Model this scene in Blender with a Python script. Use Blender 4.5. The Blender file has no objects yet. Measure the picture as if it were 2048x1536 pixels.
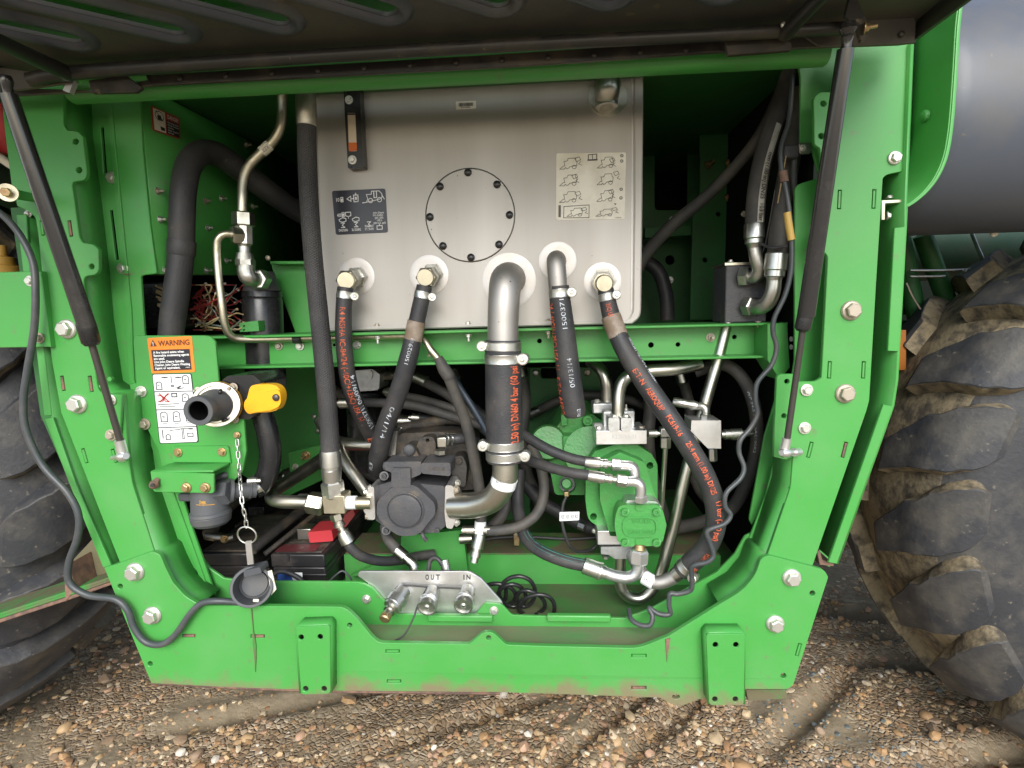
import bpy, bmesh, math, random
import numpy as np
from mathutils import Vector, Matrix, geometry
random.seed(7)
R = math.radians
SC = bpy.context.scene
COL = SC.collection

# ------------------------------------------------------------------ camera
FPX = 1081.0                      # focal length in pixels of the 2048 px wide photograph
CAM = Vector((0.0, -1.05, 1.32))
_xi = Vector((16700, -300, -1081)).normalized()          # machine X axis seen in the picture (x right, y down, z in)
_di = Vector((215, 8000, 1081))
_di = (_di - _xi * _di.dot(_xi)).normalized()            # machine "down"
_yi = _di.cross(_xi) * -1.0
if _yi.z < 0: _yi = -_yi
# world -> picture axes : columns are images of X, Y, Z
M3 = Matrix(((_xi.x, _yi.x, -_di.x), (_xi.y, _yi.y, -_di.y), (_xi.z, _yi.z, -_di.z)))
W3 = M3.transposed()                                      # picture axes -> world
cam_d = bpy.data.cameras.new('camera'); cam = bpy.data.objects.new('camera', cam_d); COL.objects.link(cam)
cam_d.sensor_width = 36.0; cam_d.lens = 36.0 * FPX / 2048.0; cam_d.clip_start = 0.02; cam_d.clip_end = 400
_r = W3 @ Vector((1, 0, 0)); _u = W3 @ Vector((0, -1, 0)); _b = W3 @ Vector((0, 0, -1))
mw = Matrix((( _r.x, _u.x, _b.x, CAM.x), (_r.y, _u.y, _b.y, CAM.y), (_r.z, _u.z, _b.z, CAM.z), (0, 0, 0, 1)))
cam.matrix_world = mw
SC.camera = cam

# ------------------------------------------------------------------ light: bright overcast sky, soft sun behind the photographer
SUN_EL, SUN_AZ = 33.0, 174.0       # azimuth: direction the light comes from, 180 = from behind the camera (-Y)
w = bpy.data.worlds.new('World'); SC.world = w; w.use_nodes = True
nt = w.node_tree; nt.nodes.clear()
sky = nt.nodes.new('ShaderNodeTexSky'); sky.sky_type = 'NISHITA'; sky.sun_disc = False
sky.sun_elevation = R(SUN_EL); sky.sun_rotation = R(SUN_AZ); sky.dust_density = 0.6; sky.air_density = 1.0; sky.ozone_density = 1.0
hs = nt.nodes.new('ShaderNodeHueSaturation'); hs.inputs['Saturation'].default_value = 0.62
bg = nt.nodes.new('ShaderNodeBackground'); bg.inputs[1].default_value = 0.13
wo = nt.nodes.new('ShaderNodeOutputWorld')
nt.links.new(sky.outputs[0], hs.inputs['Color']); nt.links.new(hs.outputs[0], bg.inputs[0]); nt.links.new(bg.outputs[0], wo.inputs[0])
sd = bpy.data.lights.new('sun', 'SUN'); sd.energy = 2.0; sd.angle = R(38); sd.color = (1.0, 0.97, 0.92)
so = bpy.data.objects.new('sun', sd); COL.objects.link(so)
_az = R(SUN_AZ)
_sv = Vector((math.sin(_az) * math.cos(R(SUN_EL)), math.cos(_az) * math.cos(R(SUN_EL)), math.sin(R(SUN_EL))))
so.rotation_euler = _sv.to_track_quat('Z', 'Y').to_euler(); so.location = (-2, -6, 6)
SC.view_settings.view_transform = 'Standard'; SC.view_settings.look = 'None'
SC.view_settings.exposure = 1.08; SC.view_settings.gamma = 1.0; SC.view_settings.use_curve_mapping = False
SC.render.engine = 'CYCLES'
SC.cycles.use_denoising = True
try: SC.cycles.denoiser = 'OPENIMAGEDENOISE'
except Exception: pass
SC.cycles.max_bounces = 6; SC.cycles.diffuse_bounces = 4; SC.cycles.glossy_bounces = 3; SC.cycles.transmission_bounces = 2
SC.cycles.sample_clamp_indirect = 6.0

# ------------------------------------------------------------------ where things are: photo measurements -> metres
def ray(x, y):
    return (W3 @ Vector((x - 1024.0, y - 768.0, FPX)))
def P(x, y, Y):                   # point of the plane at depth Y (metres behind the face of the frame)
    d = ray(x, y); t = (Y - CAM.y) / d.y
    return CAM + d * t
def PZ(x, y, z):                  # point of a horizontal plane
    d = ray(x, y); return CAM + d * ((z - CAM.z) / d.z)
def PN(x, y, p, n):               # point of any plane
    d = ray(x, y); return CAM + d * ((p - CAM).dot(n) / d.dot(n))
def S(x, y, Y):                   # metres per photo pixel there
    return (P(x + 1, y, Y) - P(x - 1, y, Y)).length * 0.5
def V(p):
    return p if isinstance(p, Vector) else P(*p[:3])
def px(v):                        # back to photo pixels (for measuring only)
    q = M3 @ (v - CAM); return (1024 + FPX * q.x / q.z, 768 + FPX * q.y / q.z)

# ------------------------------------------------------------------ materials
MATS = {}
def _n(nt, t, **k):
    n = nt.nodes.new(t)
    for a, b in k.items():
        if hasattr(n, a): setattr(n, a, b)
    return n
def mat(name, col, rough=0.5, metal=0.0, col2=None, nscale=6.0, nlo=0.45, nhi=0.62, amt=1.0, bump=0.0, bscale=60.0, coat=0.0,
        stretch=(1, 1, 1), rvar=0.0, spec=0.5, speck=None, sscale=90.0, slo=0.70, shi=0.76, emit=0.0, detail=6.0, sheen=0.0, ao=None):
    m = bpy.data.materials.new(name); m.use_nodes = True
    t = m.node_tree; b = t.nodes['Principled BSDF']
    b.inputs['Base Color'].default_value = (*col, 1); b.inputs['Roughness'].default_value = rough; b.inputs['Metallic'].default_value = metal
    b.inputs['Specular IOR Level'].default_value = spec
    b.inputs['Coat Weight'].default_value = coat; b.inputs['Coat Roughness'].default_value = 0.12
    if sheen: b.inputs['Sheen Weight'].default_value = sheen
    tc = _n(t, 'ShaderNodeTexCoord'); mp = _n(t, 'ShaderNodeMapping'); mp.inputs['Scale'].default_value = stretch
    t.links.new(tc.outputs['Object'], mp.inputs[0])
    src = None
    if col2:
        n = _n(t, 'ShaderNodeTexNoise'); n.inputs['Scale'].default_value = nscale; n.inputs['Detail'].default_value = detail; n.inputs['Roughness'].default_value = 0.62
        t.links.new(mp.outputs[0], n.inputs['Vector'])
        mr = _n(t, 'ShaderNodeMapRange'); mr.inputs['From Min'].default_value = nlo; mr.inputs['From Max'].default_value = nhi; mr.inputs['To Max'].default_value = amt
        t.links.new(n.outputs['Fac'], mr.inputs['Value'])
        mx = _n(t, 'ShaderNodeMix', data_type='RGBA'); mx.inputs[6].default_value = (*col, 1); mx.inputs[7].default_value = (*col2, 1)
        t.links.new(mr.outputs[0], mx.inputs[0]); src = mx.outputs[2]
        if rvar:
            ma = _n(t, 'ShaderNodeMath', operation='MULTIPLY_ADD'); ma.inputs[1].default_value = rvar; ma.inputs[2].default_value = rough
            t.links.new(mr.outputs[0], ma.inputs[0]); t.links.new(ma.outputs[0], b.inputs['Roughness'])
    if speck:
        n = _n(t, 'ShaderNodeTexNoise'); n.inputs['Scale'].default_value = sscale; n.inputs['Detail'].default_value = 3.0
        t.links.new(tc.outputs['Object'], n.inputs['Vector'])
        mr = _n(t, 'ShaderNodeMapRange'); mr.inputs['From Min'].default_value = slo; mr.inputs['From Max'].default_value = shi
        t.links.new(n.outputs['Fac'], mr.inputs['Value'])
        mx = _n(t, 'ShaderNodeMix', data_type='RGBA'); mx.inputs[7].default_value = (*speck, 1)
        if src: t.links.new(src, mx.inputs[6])
        else: mx.inputs[6].default_value = (*col, 1)
        t.links.new(mr.outputs[0], mx.inputs[0]); src = mx.outputs[2]
    if src: t.links.new(src, b.inputs['Base Color'])
    if bump:
        n = _n(t, 'ShaderNodeTexNoise'); n.inputs['Scale'].default_value = bscale; n.inputs['Detail'].default_value = 5.0
        t.links.new(mp.outputs[0], n.inputs['Vector'])
        bp = _n(t, 'ShaderNodeBump'); bp.inputs['Strength'].default_value = bump; bp.inputs['Distance'].default_value = 0.004
        t.links.new(n.outputs['Fac'], bp.inputs['Height']); t.links.new(bp.outputs[0], b.inputs['Normal'])
    if emit:
        b.inputs['Emission Color'].default_value = (*col, 1); b.inputs['Emission Strength'].default_value = emit
    MATS[name] = m
    return m
GREEN = mat('green_paint', (0.060, 0.300, 0.058), 0.36, col2=(0.098, 0.305, 0.088), nscale=5.0, nlo=0.44, nhi=0.76, amt=0.75, rvar=0.22, bump=0.05, bscale=180, speck=(0.13, 0.19, 0.085), sscale=48, slo=0.64, shi=0.80)
GREEND = mat('green_paint_dusty', (0.040, 0.165, 0.036), 0.6, col2=(0.115, 0.105, 0.058), nscale=6, nlo=0.40, nhi=0.62, amt=0.85, rvar=0.25, bump=0.08, bscale=120)
GREENSHADE = mat('green_paint_shaded', (0.022, 0.125, 0.026), 0.55, col2=(0.035, 0.070, 0.026), nscale=9, nlo=0.5, nhi=0.75, amt=0.7)  # darker copy of the green paint, shade put into the colour
GREENCAST = mat('green_painted_casting', (0.055, 0.265, 0.058), 0.40, col2=(0.10, 0.17, 0.055), nscale=14, nlo=0.52, nhi=0.74, amt=0.6, bump=0.25, bscale=150)
MUDGREEN = mat('mud_on_green_paint', (0.12, 0.105, 0.055), 0.8, col2=(0.040, 0.20, 0.035), nscale=9, nlo=0.46, nhi=0.60, amt=1.0, bump=0.2, bscale=90)
TROUGH = mat('dusty_trough_paint', (0.165, 0.175, 0.095), 0.75, col2=(0.070, 0.245, 0.070), nscale=5, nlo=0.42, nhi=0.62, amt=0.9, bump=0.12, bscale=90, stretch=(0.5, 1, 1))
RUST = mat('bare_rusty_metal', (0.22, 0.125, 0.085), 0.8, col2=(0.12, 0.075, 0.06), nscale=40, nlo=0.4, nhi=0.6)
STAIN = mat('stainless_sheet', (0.50, 0.475, 0.445), 0.56, metal=1.0, col2=(0.42, 0.39, 0.35), nscale=2.6, nlo=0.4, nhi=0.72, rvar=0.08, bump=0.03, bscale=300, stretch=(1, 1, 0.08), speck=(0.16, 0.12, 0.09), sscale=120, slo=0.735, shi=0.76)
STAINW = mat('weld_scoured_stainless', (0.56, 0.54, 0.52), 0.52, metal=1.0, col2=(0.55, 0.50, 0.44), nscale=30, nlo=0.45, nhi=0.7, bump=0.05, bscale=200)
STEEL = mat('zinc_plated_steel', (0.66, 0.66, 0.63), 0.33, metal=1.0, col2=(0.48, 0.46, 0.40), nscale=35, nlo=0.45, nhi=0.7, rvar=0.2)
PIPE = mat('plated_steel_pipe', (0.58, 0.565, 0.50), 0.30, metal=1.0, col2=(0.42, 0.39, 0.31), nscale=12, nlo=0.45, nhi=0.72, rvar=0.22)
PIPEG = mat('yellow_zinc_pipe', (0.64, 0.60, 0.47), 0.34, metal=1.0, col2=(0.44, 0.39, 0.27), nscale=16, nlo=0.45, nhi=0.7, rvar=0.25)
ZINCB = mat('bolt_head_zinc', (0.70, 0.69, 0.64), 0.42, metal=0.85, col2=(0.50, 0.47, 0.38), nscale=60, nlo=0.45, nhi=0.7, rvar=0.2)
ZINCB2 = mat('weathered_bolt_head', (0.52, 0.48, 0.40), 0.55, metal=0.7, col2=(0.27, 0.17, 0.10), nscale=55, nlo=0.45, nhi=0.66, rvar=0.2)
BRASS = mat('yellow_passivated_bolt', (0.55, 0.42, 0.22), 0.42, metal=0.9, col2=(0.36, 0.22, 0.13), nscale=70, nlo=0.45, nhi=0.65)
ALU = mat('machined_aluminium', (0.78, 0.775, 0.77), 0.38, metal=0.9, col2=(0.66, 0.65, 0.63), nscale=22, nlo=0.4, nhi=0.7, bump=0.03, bscale=300)
CASTAL = mat('cast_clamp_half', (0.60, 0.61, 0.61), 0.42, metal=0.9, col2=(0.45, 0.45, 0.43), nscale=50, nlo=0.45, nhi=0.7, bump=0.12, bscale=250)
RUBBER = mat('black_hose_rubber', (0.030, 0.030, 0.033), 0.50, col2=(0.066, 0.060, 0.054), nscale=13, nlo=0.44, nhi=0.74, bump=0.22, bscale=240, rvar=0.15, speck=(0.14, 0.115, 0.085), sscale=55, slo=0.68, shi=0.82)
RUBBERD = mat('dusty_hose_rubber', (0.045, 0.043, 0.041), 0.66, col2=(0.105, 0.092, 0.072), nscale=11, nlo=0.42, nhi=0.72, bump=0.08, bscale=200)
def braid_bump(m, scale):
    t = m.node_tree; b = t.nodes['Principled BSDF']; tc = _n(t, 'ShaderNodeTexCoord'); last = None
    for rx in (52, -52):
        mp = _n(t, 'ShaderNodeMapping'); mp.inputs['Rotation'].default_value = (0, R(rx), 0); t.links.new(tc.outputs['Object'], mp.inputs[0])
        wv = _n(t, 'ShaderNodeTexWave'); wv.inputs['Scale'].default_value = scale; wv.inputs['Distortion'].default_value = 0.6; t.links.new(mp.outputs[0], wv.inputs['Vector'])
        if last is None: last = wv.outputs['Fac']
        else:
            ma = _n(t, 'ShaderNodeMath', operation='MULTIPLY'); t.links.new(last, ma.inputs[0]); t.links.new(wv.outputs['Fac'], ma.inputs[1]); last = ma.outputs[0]
    bp = _n(t, 'ShaderNodeBump'); bp.inputs['Strength'].default_value = 0.6; bp.inputs['Distance'].default_value = 0.002; t.links.new(last, bp.inputs['Height']); t.links.new(bp.outputs[0], b.inputs['Normal'])
BRAID = mat('woven_hose_cover', (0.038, 0.037, 0.038), 0.6, col2=(0.075, 0.07, 0.066), nscale=9, nlo=0.42, nhi=0.75)
braid_bump(BRAID, 75)
CABLE = mat('grey_cable_sheath', (0.050, 0.057, 0.060), 0.42, col2=(0.085, 0.085, 0.082), nscale=14, nlo=0.45, nhi=0.7)
PLASTIC = mat('black_plastic', (0.017, 0.017, 0.018), 0.27, col2=(0.035, 0.033, 0.030), nscale=14, nlo=0.50, nhi=0.78, rvar=0.2)
PLASTICG = mat('grey_black_nylon', (0.068, 0.072, 0.079), 0.55, col2=(0.095, 0.092, 0.085), nscale=18, nlo=0.45, nhi=0.75, bump=0.05, bscale=200)
PUMPBLK = mat('black_painted_casting', (0.058, 0.058, 0.064), 0.50, col2=(0.085, 0.080, 0.076), nscale=26, nlo=0.45, nhi=0.72, bump=0.28, bscale=230, speck=(0.17, 0.13, 0.085), sscale=16, slo=0.64, shi=0.84)
PUMPDIRT = mat('oily_dirty_casting', (0.036, 0.032, 0.028), 0.6, col2=(0.135, 0.10, 0.062), nscale=16, nlo=0.46, nhi=0.72, bump=0.35, bscale=120)
HOODM = mat('hood_dusty_black_plastic', (0.052, 0.050, 0.046), 0.5, col2=(0.095, 0.084, 0.062), nscale=5, nlo=0.40, nhi=0.72, rvar=0.1, bump=0.06, bscale=150, speck=(0.20, 0.15, 0.085), sscale=26, slo=0.68, shi=0.84)
HOODR = mat('hood_black_steel', (0.022, 0.021, 0.020), 0.42, col2=(0.085, 0.068, 0.045), nscale=9, nlo=0.48, nhi=0.76, rvar=0.25, speck=(0.30, 0.22, 0.12), sscale=45, slo=0.70, shi=0.80)
LOUVER = mat('louver_blue_black', (0.058, 0.065, 0.082), 0.40, col2=(0.085, 0.082, 0.078), nscale=10, nlo=0.45, nhi=0.72)
STRUTM = mat('gas_strut_black_enamel', (0.022, 0.022, 0.023), 0.20, col2=(0.050, 0.044, 0.038), nscale=7, nlo=0.55, nhi=0.80, rvar=0.2, spec=0.7, coat=0.3)
RODM = mat('gas_strut_rod', (0.085, 0.078, 0.07), 0.42, metal=0.6)
TIRE = mat('tyre_rubber', (0.028, 0.029, 0.033), 0.60, col2=(0.090, 0.082, 0.068), nscale=9, nlo=0.46, nhi=0.72, bump=0.30, bscale=90, speck=(0.19, 0.165, 0.12), sscale=60, slo=0.66, shi=0.80)
TIREMUD = mat('dried_mud_on_tread', (0.27, 0.215, 0.13), 0.85, col2=(0.075, 0.062, 0.045), nscale=26, nlo=0.42, nhi=0.62, bump=0.5, bscale=110)
RIM = mat('wheel_rim_yellow', (0.55, 0.33, 0.03), 0.45, col2=(0.30, 0.16, 0.06), nscale=6, nlo=0.5, nhi=0.7)
TANKBLK = mat('black_moulded_tank', (0.080, 0.090, 0.112), 0.38, col2=(0.125, 0.115, 0.10), nscale=3.0, nlo=0.50, nhi=0.74, rvar=0.25, stretch=(1, 0.35, 1), bump=0.03, bscale=80, speck=(0.22, 0.17, 0.10), sscale=38, slo=0.70, shi=0.80)
WHITE = mat('white_print', (0.78, 0.78, 0.77), 0.5)
STKW = mat('white_sticker', (0.76, 0.77, 0.78), 0.42)
STKC = mat('cream_sticker', (0.80, 0.76, 0.65), 0.42, col2=(0.60, 0.55, 0.44), nscale=12, nlo=0.4, nhi=0.7)
STKO = mat('orange_sticker', (0.80, 0.235, 0.025), 0.42)
STKK = mat('black_sticker', (0.022, 0.022, 0.032), 0.30)
STKR = mat('red_sticker', (0.36, 0.055, 0.035), 0.45)
INK = mat('grey_ink', (0.115, 0.105, 0.09), 0.6)
INKK = mat('black_ink', (0.02, 0.02, 0.02), 0.6)
INKR = mat('red_ink', (0.40, 0.03, 0.02), 0.6)
INKO = mat('orange_ink', (0.60, 0.115, 0.045), 0.65, col2=(0.17, 0.045, 0.03), nscale=80, nlo=0.46, nhi=0.66)
INKB = mat('brown_ink', (0.115, 0.030, 0.012), 0.6)
WHITEP = mat('worn_white_ink', (0.56, 0.60, 0.64), 0.65, col2=(0.10, 0.10, 0.11), nscale=90, nlo=0.46, nhi=0.64)
TEAL = mat('teal_stripe_ink', (0.055, 0.20, 0.155), 0.6, col2=(0.02, 0.03, 0.03), nscale=60, nlo=0.55, nhi=0.65)
YELLOW = mat('yellow_plastic', (0.80, 0.40, 0.012), 0.38, col2=(0.66, 0.30, 0.01), nscale=18, nlo=0.5, nhi=0.75)
RED = mat('red_vinyl', (0.55, 0.045, 0.055), 0.45, col2=(0.30, 0.04, 0.04), nscale=20, nlo=0.55, nhi=0.75)
DARKRED = mat('dull_red_vinyl', (0.22, 0.03, 0.028), 0.5)
WIRER = mat('red_wire', (0.27, 0.028, 0.026), 0.45)
WIREY = mat('tan_wire', (0.50, 0.38, 0.20), 0.5)
WIREG = mat('sage_wire', (0.20, 0.23, 0.19), 0.5)
AMBER = mat('amber_oil', (0.60, 0.14, 0.025), 0.25)
GLASSY = mat('sight_glass', (0.62, 0.52, 0.40), 0.25)
BATT = mat('battery_case', (0.020, 0.019, 0.020), 0.40, col2=(0.070, 0.055, 0.045), nscale=12, nlo=0.45, nhi=0.72, rvar=0.3)
BATTDIRT = mat('battery_dirty_lid', (0.040, 0.034, 0.030), 0.7, col2=(0.15, 0.115, 0.08), nscale=22, nlo=0.46, nhi=0.70, bump=0.3, bscale=120)
MAROON = mat('maroon_battery_label', (0.11, 0.025, 0.028), 0.5, col2=(0.20, 0.16, 0.14), nscale=45, nlo=0.56, nhi=0.66)
REDPAINT = mat('red_paint', (0.40, 0.02, 0.02), 0.45)
BORE = mat('shade_black_bore', (0.004, 0.004, 0.004), 0.8, spec=0.1)  # near-black colour puts the shade inside the nozzle
VOID = mat('shade_black_sheet', (0.010, 0.014, 0.010), 0.8, spec=0.08)  # near-black colour stands in for deep shade in the bay and underbody
BROWNB = mat('brown_sleeve', (0.20, 0.145, 0.10), 0.55, col2=(0.34, 0.29, 0.24), nscale=30, nlo=0.45, nhi=0.7)

# ------------------------------------------------------------------ scene graph helpers
WORLDM = {}
def link(o, parent=None):
    COL.objects.link(o)
    if parent is not None:
        o.parent = parent
        o.matrix_parent_inverse = WORLDM.get(parent.name, Matrix.Identity(4)).inverted()
    return o
def tag(o, label=None, cat=None, group=None, kind=None):
    if label: o['label'] = label
    if cat: o['category'] = cat
    if group: o['group'] = group
    if kind: o['kind'] = kind
    return o
def thing(name, label, cat, at, group=None):
    o = bpy.data.objects.new(name, None); o.empty_display_size = 0.02
    v = V(at); o.location = v; COL.objects.link(o)
    WORLDM[o.name] = Matrix.Translation(v)
    return tag(o, label, cat, group)

class MB:
    def __init__(s): s.v = []; s.f = []; s.m = []
    def add(s, verts, faces, mi=0):
        o = len(s.v); s.v += [tuple(v) for v in verts]; s.f += [tuple(i + o for i in f) for f in faces]; s.m += [mi] * len(faces); return s
    def build(s, name, mats, parent=None, ang=35, bevel=0.0, solid=0.0):
        me = bpy.data.meshes.new(name); me.from_pydata(s.v, [], s.f)
        if not isinstance(mats, (list, tuple)): mats = [mats]
        for m in mats: me.materials.append(m)
        if len(mats) > 1: me.polygons.foreach_set('material_index', s.m)
        me.validate(); 
        bm = bmesh.new(); bm.from_mesh(me); bmesh.ops.recalc_face_normals(bm, faces=bm.faces); bm.to_mesh(me); bm.free()
        if ang:
            me.polygons.foreach_set('use_smooth', [True] * len(me.polygons)); me.set_sharp_from_angle(angle=R(ang))
        o = bpy.data.objects.new(name, me); link(o, parent)
        if solid:
            md = o.modifiers.new('thickness', 'SOLIDIFY'); md.thickness = solid; md.offset = 0
        if bevel:
            md = o.modifiers.new('edges', 'BEVEL'); md.width = bevel; md.segments = 2; md.limit_method = 'ANGLE'; md.angle_limit = R(40)
        return o

def rnd(pts, seg=4):              # polygon in photo pixels; a third number rounds that corner
    out = []; n = len(pts)
    for i, p in enumerate(pts):
        if len(p) == 2 or p[2] == 0: out.append((p[0], p[1])); continue
        a = pts[i - 1]; b = pts[(i + 1) % n]; r = p[2]
        da = math.hypot(a[0] - p[0], a[1] - p[1]); db = math.hypot(b[0] - p[0], b[1] - p[1])
        ra = min(r, da * .48); rb = min(r, db * .48)
        A = (p[0] + (a[0] - p[0]) * ra / da, p[1] + (a[1] - p[1]) * ra / da); B = (p[0] + (b[0] - p[0]) * rb / db, p[1] + (b[1] - p[1]) * rb / db)
        for k in range(seg + 1):
            t = k / seg; u = 1 - t
            out.append((u * u * A[0] + 2 * u * t * p[0] + t * t * B[0], u * u * A[1] + 2 * u * t * p[1] + t * t * B[1]))
    return out
def disc(cx, cy, r, n=14, ry=None):
    return [(cx + r * math.cos(2 * math.pi * k / n), cy + (ry or r) * math.sin(2 * math.pi * k / n)) for k in range(n)]
def slot(cx, cy, w_, h_, rot=0):
    c, s = math.cos(R(rot)), math.sin(R(rot))
    return [(cx + (a * w_ * c - b * h_ * s) / 2, cy + (a * w_ * s + b * h_ * c) / 2) for a, b in ((-1, -1), (1, -1), (1, 1), (-1, 1))]
def area2(p): return sum(p[i - 1][0] * p[i][1] - p[i][0] * p[i - 1][1] for i in range(len(p)))
def inset(p, d):
    n = len(p); sg = 1 if area2(p) > 0 else -1; out = []
    for i in range(n):
        a, b, c = p[i - 1], p[i], p[(i + 1) % n]
        e1 = Vector((b[0] - a[0], b[1] - a[1])); e2 = Vector((c[0] - b[0], c[1] - b[1]))
        if e1.length < 1e-6 or e2.length < 1e-6: out.append(b); continue
        e1.normalize(); e2.normalize()
        nn = Vector((-e1.y - e2.y, e1.x + e2.x)) * sg
        if nn.length < 1e-6: out.append(b); continue
        nn.normalize(); cs = max(0.5, nn.dot(Vector((-e1.y, e1.x)) * sg))
        out.append((b[0] + nn.x * d / cs, b[1] + nn.y * d / cs))
    return out
def flat_poly(mb, loops2, place_front, place_back, place_edge=None, mi=0, bev=0.0):
    loops = [list(l) for l in loops2]
    if area2(loops[0]) < 0: loops[0].reverse()
    for l in loops[1:]:
        if area2(l) > 0: l.reverse()
    fl = loops
    if bev: fl = [inset(loops[0], bev)] + [inset(l, -bev) for l in loops[1:]]
    tess = geometry.tessellate_polygon([[Vector((a, b, 0)) for a, b in l] for l in fl])
    flat = [q for l in fl for q in l]; flatb = [q for l in loops for q in l]
    F = [place_front(*q) for q in flat]; B = [place_back(*q) for q in flatb]
    n = len(flat)
    mb.add(F + B, [tuple(t) for t in tess] + [tuple(i + n for i in reversed(t)) for t in tess], mi)
    E = [place_edge(*q) for q in flatb] if (bev and place_edge) else F
    o = len(mb.v); mb.add(F + E + B, [], mi)
    k = 0
    for l in loops:
        m = len(l)
        for i in range(m):
            a, b = k + i, k + (i + 1) % m
            if bev and place_edge: mb.f.append((o + a, o + b, o + n + b, o + n + a)); mb.m.append(mi)
            mb.f.append((o + n + a, o + n + b, o + 2 * n + b, o + 2 * n + a)); mb.m.append(mi)
        k += m
    return mb
def plate(name, pts, Y, th, m, parent, holes=(), bev=1.0, ang=30):
    """a flat plate whose near face lies at depth Y; outline and holes measured on the photograph"""
    pts = rnd(pts); mb = MB()
    def fr(x, y): return P(x, y, Y)
    def ed(x, y):
        p = P(x, y, Y); return Vector((p.x, Y + 0.0012, p.z))
    def bk(x, y):
        p = P(x, y, Y); return Vector((p.x, Y + th, p.z))
    flat_poly(mb, [pts] + [list(h) for h in holes], fr, bk, ed, bev=bev)
    return mb.build(name, m, parent, ang=ang)
def wall(name, pts, Y0, Y1, m, parent, th=0.005):
    """sheet that runs straight back from a line measured at depth Y0"""
    mb = MB(); a = [P(x, y, Y0) for x, y in pts]; b = [Vector((p.x, Y1, p.z)) for p in a]; n = len(a)
    mb.add(a + b, [(i, i + 1, n + i + 1, n + i) for i in range(n - 1)])
    return mb.build(name, m, parent, ang=30, solid=th)
def box(name, lo, hi, m, parent, bevel=0.002):
    mb = MB(); x0, y0, z0 = lo; x1, y1, z1 = hi
    v = [(x0, y0, z0), (x1, y0, z0), (x1, y1, z0), (x0, y1, z0), (x0, y0, z1), (x1, y0, z1), (x1, y1, z1), (x0, y1, z1)]
    mb.add(v, [(0, 3, 2, 1), (4, 5, 6, 7), (0, 1, 5, 4), (1, 2, 6, 5), (2, 3, 7, 6), (3, 0, 4, 7)])
    return mb.build(name, m, parent, ang=30, bevel=bevel)
def pbox(name, x0, y0, x1, y1, Y, depth, m, parent, bevel=0.002):
    """box whose near face covers the photo rectangle x0..x1, y0..y1 at depth Y"""
    a = P(x0, (y0 + y1) / 2, Y); b = P(x1, (y0 + y1) / 2, Y); c = P((x0 + x1) / 2, y0, Y); d = P((x0 + x1) / 2, y1, Y)
    return box(name, (a.x, Y, d.z), (b.x, Y + depth, c.z), m, parent, bevel)
def prism(name, pts, Y, depth, m, parent, bevel=0.0015, holes=()):
    mb = MB(); pts = rnd(pts)
    flat_poly(mb, [pts] + [list(h) for h in holes], lambda x, y: P(x, y, Y), lambda x, y: (lambda p: Vector((p.x, Y + depth, p.z)))(P(x, y, Y)))
    return mb.build(name, m, parent, ang=30, bevel=bevel)

def catmull(pts, k=8):
    q = [2 * pts[0] - pts[1]] + pts + [2 * pts[-1] - pts[-2]]; out = []
    for i in range(1, len(q) - 2):
        p0, p1, p2, p3 = q[i - 1], q[i], q[i + 1], q[i + 2]
        for j in range(k):
            t = j / k
            out.append(0.5 * ((2 * p1) + (p2 - p0) * t + (2 * p0 - 5 * p1 + 4 * p2 - p3) * t * t + (3 * p1 - p0 - 3 * p2 + p3) * t ** 3))
    out.append(pts[-1]); return out
def basis(d):
    d = d.normalized(); a = Vector((0, 0, 1)) if abs(d.z) < 0.9 else Vector((1, 0, 0))
    u = d.cross(a).normalized(); return d, u, d.cross(u).normalized()
def sweep(mb, path, rad, n=16, caps=True, mi=0, closed=False, sx=1.0):
    m = len(path); tang = []
    for i in range(m):
        if closed: t = path[(i + 1) % m] - path[i - 1]
        else: t = path[min(i + 1, m - 1)] - path[max(i - 1, 0)]
        tang.append(t.normalized())
    d, u, v = basis(tang[0]); rings = []
    for i in range(m):
        if i:
            ax = tang[i - 1].cross(tang[i])
            if ax.length > 1e-7:
                q = Matrix.Rotation(tang[i - 1].angle(tang[i]), 3, ax.normalized()); u = q @ u
            u = (u - tang[i] * u.dot(tang[i])).normalized()
        v = tang[i].cross(u); r = rad[i] if isinstance(rad, (list, tuple)) else rad
        rings.append([path[i] + (u * math.cos(2 * math.pi * k / n) * sx + v * math.sin(2 * math.pi * k / n)) * r for k in range(n)])
    vv = [p for rg in rings for p in rg]; ff = []
    for i in range(m if closed else m - 1):
        a = i * n; b = ((i + 1) % m) * n
        ff += [(a + k, a + (k + 1) % n, b + (k + 1) % n, b + k) for k in range(n)]
    if caps and not closed: ff += [tuple(reversed(range(n))), tuple(range((m - 1) * n, m * n))]
    mb.add(vv, ff, mi); return tang
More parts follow.
